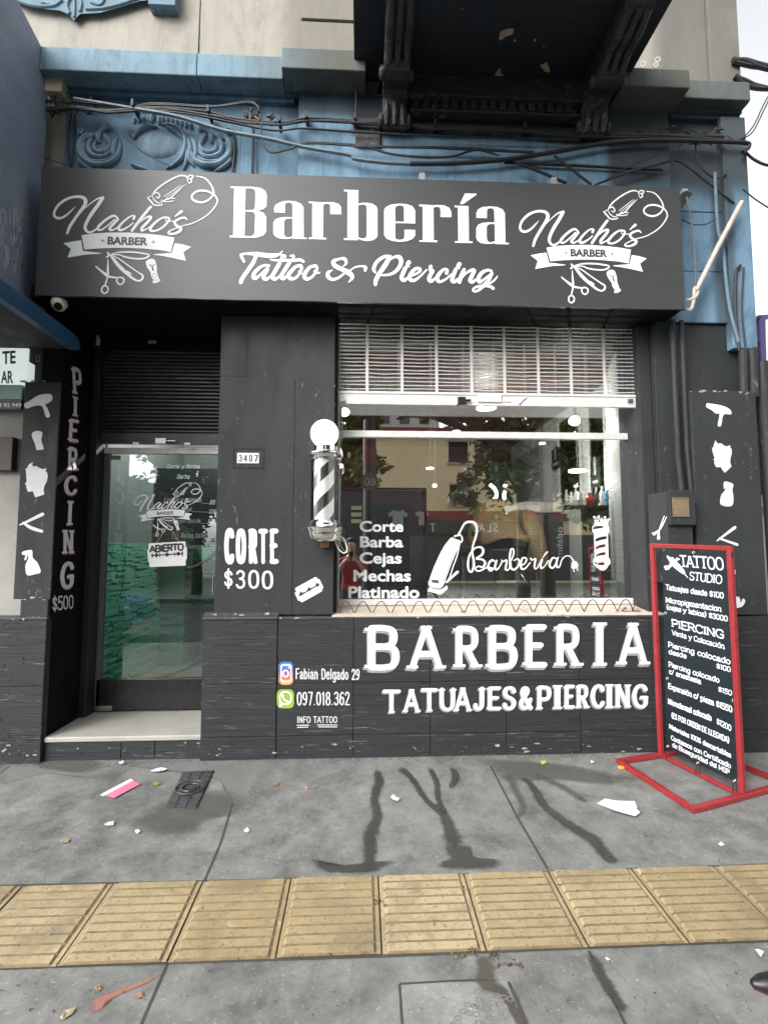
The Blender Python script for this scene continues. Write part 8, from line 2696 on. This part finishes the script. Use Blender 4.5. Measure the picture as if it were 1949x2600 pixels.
# cars: built once per kind
def car(label, x_front, y_c, col, length=4.0, van=False, name='parked_car'):
    """side profile along X, nose towards +X"""
    t = thing(name, label, 'van' if van else 'car')
    W_ = 1.66
    z0 = gz(KERB) - .14
    if van:
        body = [(0, .35), (.02, .95), (.25, 1.15), (1.05, 1.25), (1.55, 1.95), (length, 2.0), (length, .35)]
        glass = [(1.12, 1.28), (1.56, 1.88), (2.2, 1.9), (2.2, 1.28)]
    else:
        body = [(0, .38), (.03, .62), (.14, .74), (.95, .88), (1.15, .93), (1.8, 1.38), (2.1, 1.44), (3.0, 1.42), (3.7, 1.02), (length - .04, .96), (length, .6), (length - .05, .38)]
        glass = [(1.28, .96), (1.85, 1.35), (2.1, 1.39), (2.95, 1.37), (3.45, 1.02), (3.4, .97)]
    f = lambda s, y: (lambda u, v: (x_front - u, y_c + y * (1 - max(0, v - .95) * .22), z0 + v))
    mb = MB(); mb.prism([tuple(q) for q in smooth_pts(body, 3)], f(1, -W_ / 2), f(1, W_ / 2))
    m, nt, b = newmat('car paint'); b.inputs['Base Color'].default_value = (*col, 1); b.inputs['Roughness'].default_value = .25; b.inputs['Coat Weight'].default_value = .6
    mb.obj('body', m, t, bevel=.03)
    for s in (-1, 1):
        mb = MB(); mb.prism(glass, f(1, s * (W_ / 2 + .004)), f(1, s * (W_ / 2 - .02)))
        mb.obj('side_window', win_m, t)
    mb = MB()
    if not van:
        mb.hexa([(x_front - 1.16, y_c - .70, z0 + .945), (x_front - 1.16, y_c + .70, z0 + .945), (x_front - 1.17, y_c + .70, z0 + .93), (x_front - 1.17, y_c - .70, z0 + .93)],
                [(x_front - 1.79, y_c - .64, z0 + 1.385), (x_front - 1.79, y_c + .64, z0 + 1.385), (x_front - 1.82, y_c + .64, z0 + 1.37), (x_front - 1.82, y_c - .64, z0 + 1.37)])
    else:
        mb.hexa([(x_front - 1.04, y_c - .70, z0 + 1.27), (x_front - 1.04, y_c + .70, z0 + 1.27), (x_front - 1.06, y_c + .70, z0 + 1.25), (x_front - 1.06, y_c - .70, z0 + 1.25)],
                [(x_front - 1.53, y_c - .62, z0 + 1.93), (x_front - 1.53, y_c + .62, z0 + 1.93), (x_front - 1.56, y_c + .62, z0 + 1.91), (x_front - 1.56, y_c - .62, z0 + 1.91)])
    mb.obj('windscreen', win_m, t)
    for xw in (.78, length - .85):
        for s in (-1, 1):
            wo_ = bpy.data.objects.new('wheel', None); COL.objects.link(wo_); wo_.parent = t
            c = (x_front - xw, y_c + s * (W_ / 2 - .06), z0 + .31)
            MB().lathe([(.2, -.10), (.29, -.10), (.31, -.06), (.31, .06), (.29, .10), (.2, .10)], c, 28, axis='y').obj('tyre', plain('tyre', (.018, .018, .018), .8), wo_, smooth=True)
            mb = MB(); mb.lathe([(.05, -.085), (.06, .085)], c, 12, axis='y')
            for k in range(7):
                a = k * 2 * math.pi / 7
                mb.bar((c[0], c[1] + s * .085, c[2]), (c[0] + .2 * math.cos(a), c[1] + s * .085, c[2] + .2 * math.sin(a)), .045, .03, up=(0, 1, 0))
            mb.tube([(c[0] + .2 * math.cos(k * math.pi / 10), c[1] + s * .085, c[2] + .2 * math.sin(k * math.pi / 10)) for k in range(21)], .018, 6)
            mb.obj('rim', M['steel'], wo_)
    mb = MB()
    for s in (-1, 1):
        mb.box(x_front - .12, x_front + .012, y_c + s * .58 - .14, y_c + s * .58 + .14, z0 + .58, z0 + .70)
    mb.obj('headlight', plain('headlight', (.6, .62, .62), .1), t, bevel=.02)
car('small blue car parked by the kerb behind the photographer', -4.25, -5.35, (.03, .10, .32))
car('white van parked across the street on the left', -11.0, -11.2, (.62, .62, .6), 4.6, True, 'parked_van')

# the photographer, seen only in the glass: a body grown from a skeleton
ph = thing('person', 'person in a red shirt and dark trousers holding up a phone, mirrored in the window', 'person')
bx, by, bz = -.16, -4.02, gz(-4.02)
J = [(0, 0, .93, .155, .115), (0, 0, 1.10, .150, .105), (0, -.01, 1.30, .175, .115), (0, -.01, 1.43, .12, .085), (0, 0, 1.50, .058, .058), (0, .015, 1.56, .06, .065), (0, .02, 1.64, .078, .098), (0, .01, 1.73, .070, .085),
     (.19, -.01, 1.40, .060, .055), (.25, .10, 1.18, .045, .045), (.12, .30, 1.38, .032, .032), (.07, .35, 1.44, .036, .020),
     (-.19, -.01, 1.40, .060, .055), (-.25, .10, 1.18, .045, .045), (-.12, .30, 1.38, .032, .032), (-.07, .35, 1.44, .036, .020),
     (.10, 0, .88, .095, .095), (.11, .02, .50, .062, .062), (.11, -.01, .10, .045, .045), (.12, .13, .045, .042, .035),
     (-.10, 0, .88, .095, .095), (-.11, .02, .50, .062, .062), (-.11, -.01, .10, .045, .045), (-.12, .13, .045, .042, .035)]
E_ = [(0, 1), (1, 2), (2, 3), (3, 4), (4, 5), (5, 6), (6, 7), (3, 8), (8, 9), (9, 10), (10, 11), (3, 12), (12, 13), (13, 14), (14, 15), (0, 16), (16, 17), (17, 18), (18, 19), (0, 20), (20, 21), (21, 22), (22, 23)]
for s_, hand in ((1, 11), (-1, 15)):           # fingers curled round the phone
    for k in range(4):
        a = len(J)
        J += [(s_ * (.045 - .006 * k), .365, 1.475 - .018 * k, .010, .009), (s_ * (.018 - .003 * k), .352, 1.478 - .018 * k, .008, .008)]
        E_ += [(hand, a), (a, a + 1)]
    a = len(J)
    J += [(s_ * .05, .33, 1.46, .010, .010), (s_ * .025, .328, 1.485, .009, .009)]
    E_ += [(hand, a), (a, a + 1)]
me = bpy.data.meshes.new('body')
me.from_pydata([(bx + j[0], by + j[1], bz + j[2]) for j in J], E_, [])
o = bpy.data.objects.new('body', me); COL.objects.link(o)
md = o.modifiers.new('skin', 'SKIN')
for i, j in enumerate(J):
    me.skin_vertices[0].data[i].radius = (j[3], j[4])
    me.skin_vertices[0].data[i].use_root = i == 0
md2 = o.modifiers.new('sub', 'SUBSURF'); md2.levels = md2.render_levels = 2
dg = bpy.context.evaluated_depsgraph_get()
nm = bpy.data.meshes.new_from_object(o.evaluated_get(dg))
bpy.data.objects.remove(o)
for m_ in (plain('skin', (.42, .25, .18), .5), plain('red shirt', (.26, .015, .02), .8), plain('dark trousers', (.015, .017, .025), .8), plain('black shoes', (.012, .012, .012), .5)):
    nm.materials.append(m_)
for f in nm.polygons:
    c = f.center - Vector((bx, by, bz))
    f.material_index = 3 if c.z < .09 else 2 if c.z < .95 else 0 if c.z > 1.475 or c.y > .16 else 1
    f.use_smooth = True
o = bpy.data.objects.new('body', nm); COL.objects.link(o); o.parent = ph
mb = MB()
mb.ball((bx, by - .005, bz + 1.70), .098, 18, (.86, 1.08, .98))
for i in range(len(mb.v)):                     # hair: open over the face
    x, y, z = mb.v[i]
    if y > by + .05 and z < bz + 1.745:
        mb.v[i] = (x, by + .03, max(z, bz + 1.70))
mb.obj('hair', plain('dark hair', (.012, .009, .008), .6), ph, smooth=True)
mb = MB()
for s_ in (-1, 1):
    mb.ball((bx + s_ * .030, by + .105, bz + 1.655), .011, 10)
mb.obj('eyes', plain('eye', (.5, .5, .48), .2), ph, smooth=True)
MB().tube([(bx, by + .108, bz + 1.655), (bx, by + .128, bz + 1.618), (bx, by + .108, bz + 1.606)], [.008, .013, .009], 8).obj('nose', plain('skin', (.42, .25, .18), .5), ph, smooth=True)
MB().box(bx - .024, bx + .024, by + .098, by + .112, bz + 1.583, bz + 1.592).obj('mouth', plain('lips', (.30, .10, .09), .5), ph, bevel=.003)
tag(MB().box(bx - .036, bx + .036, by + .338, by + .347, bz + 1.41, bz + 1.565).obj('phone', M['plastic_black'], None, bevel=.006), 'black phone held up by the person in the red shirt', 'phone')
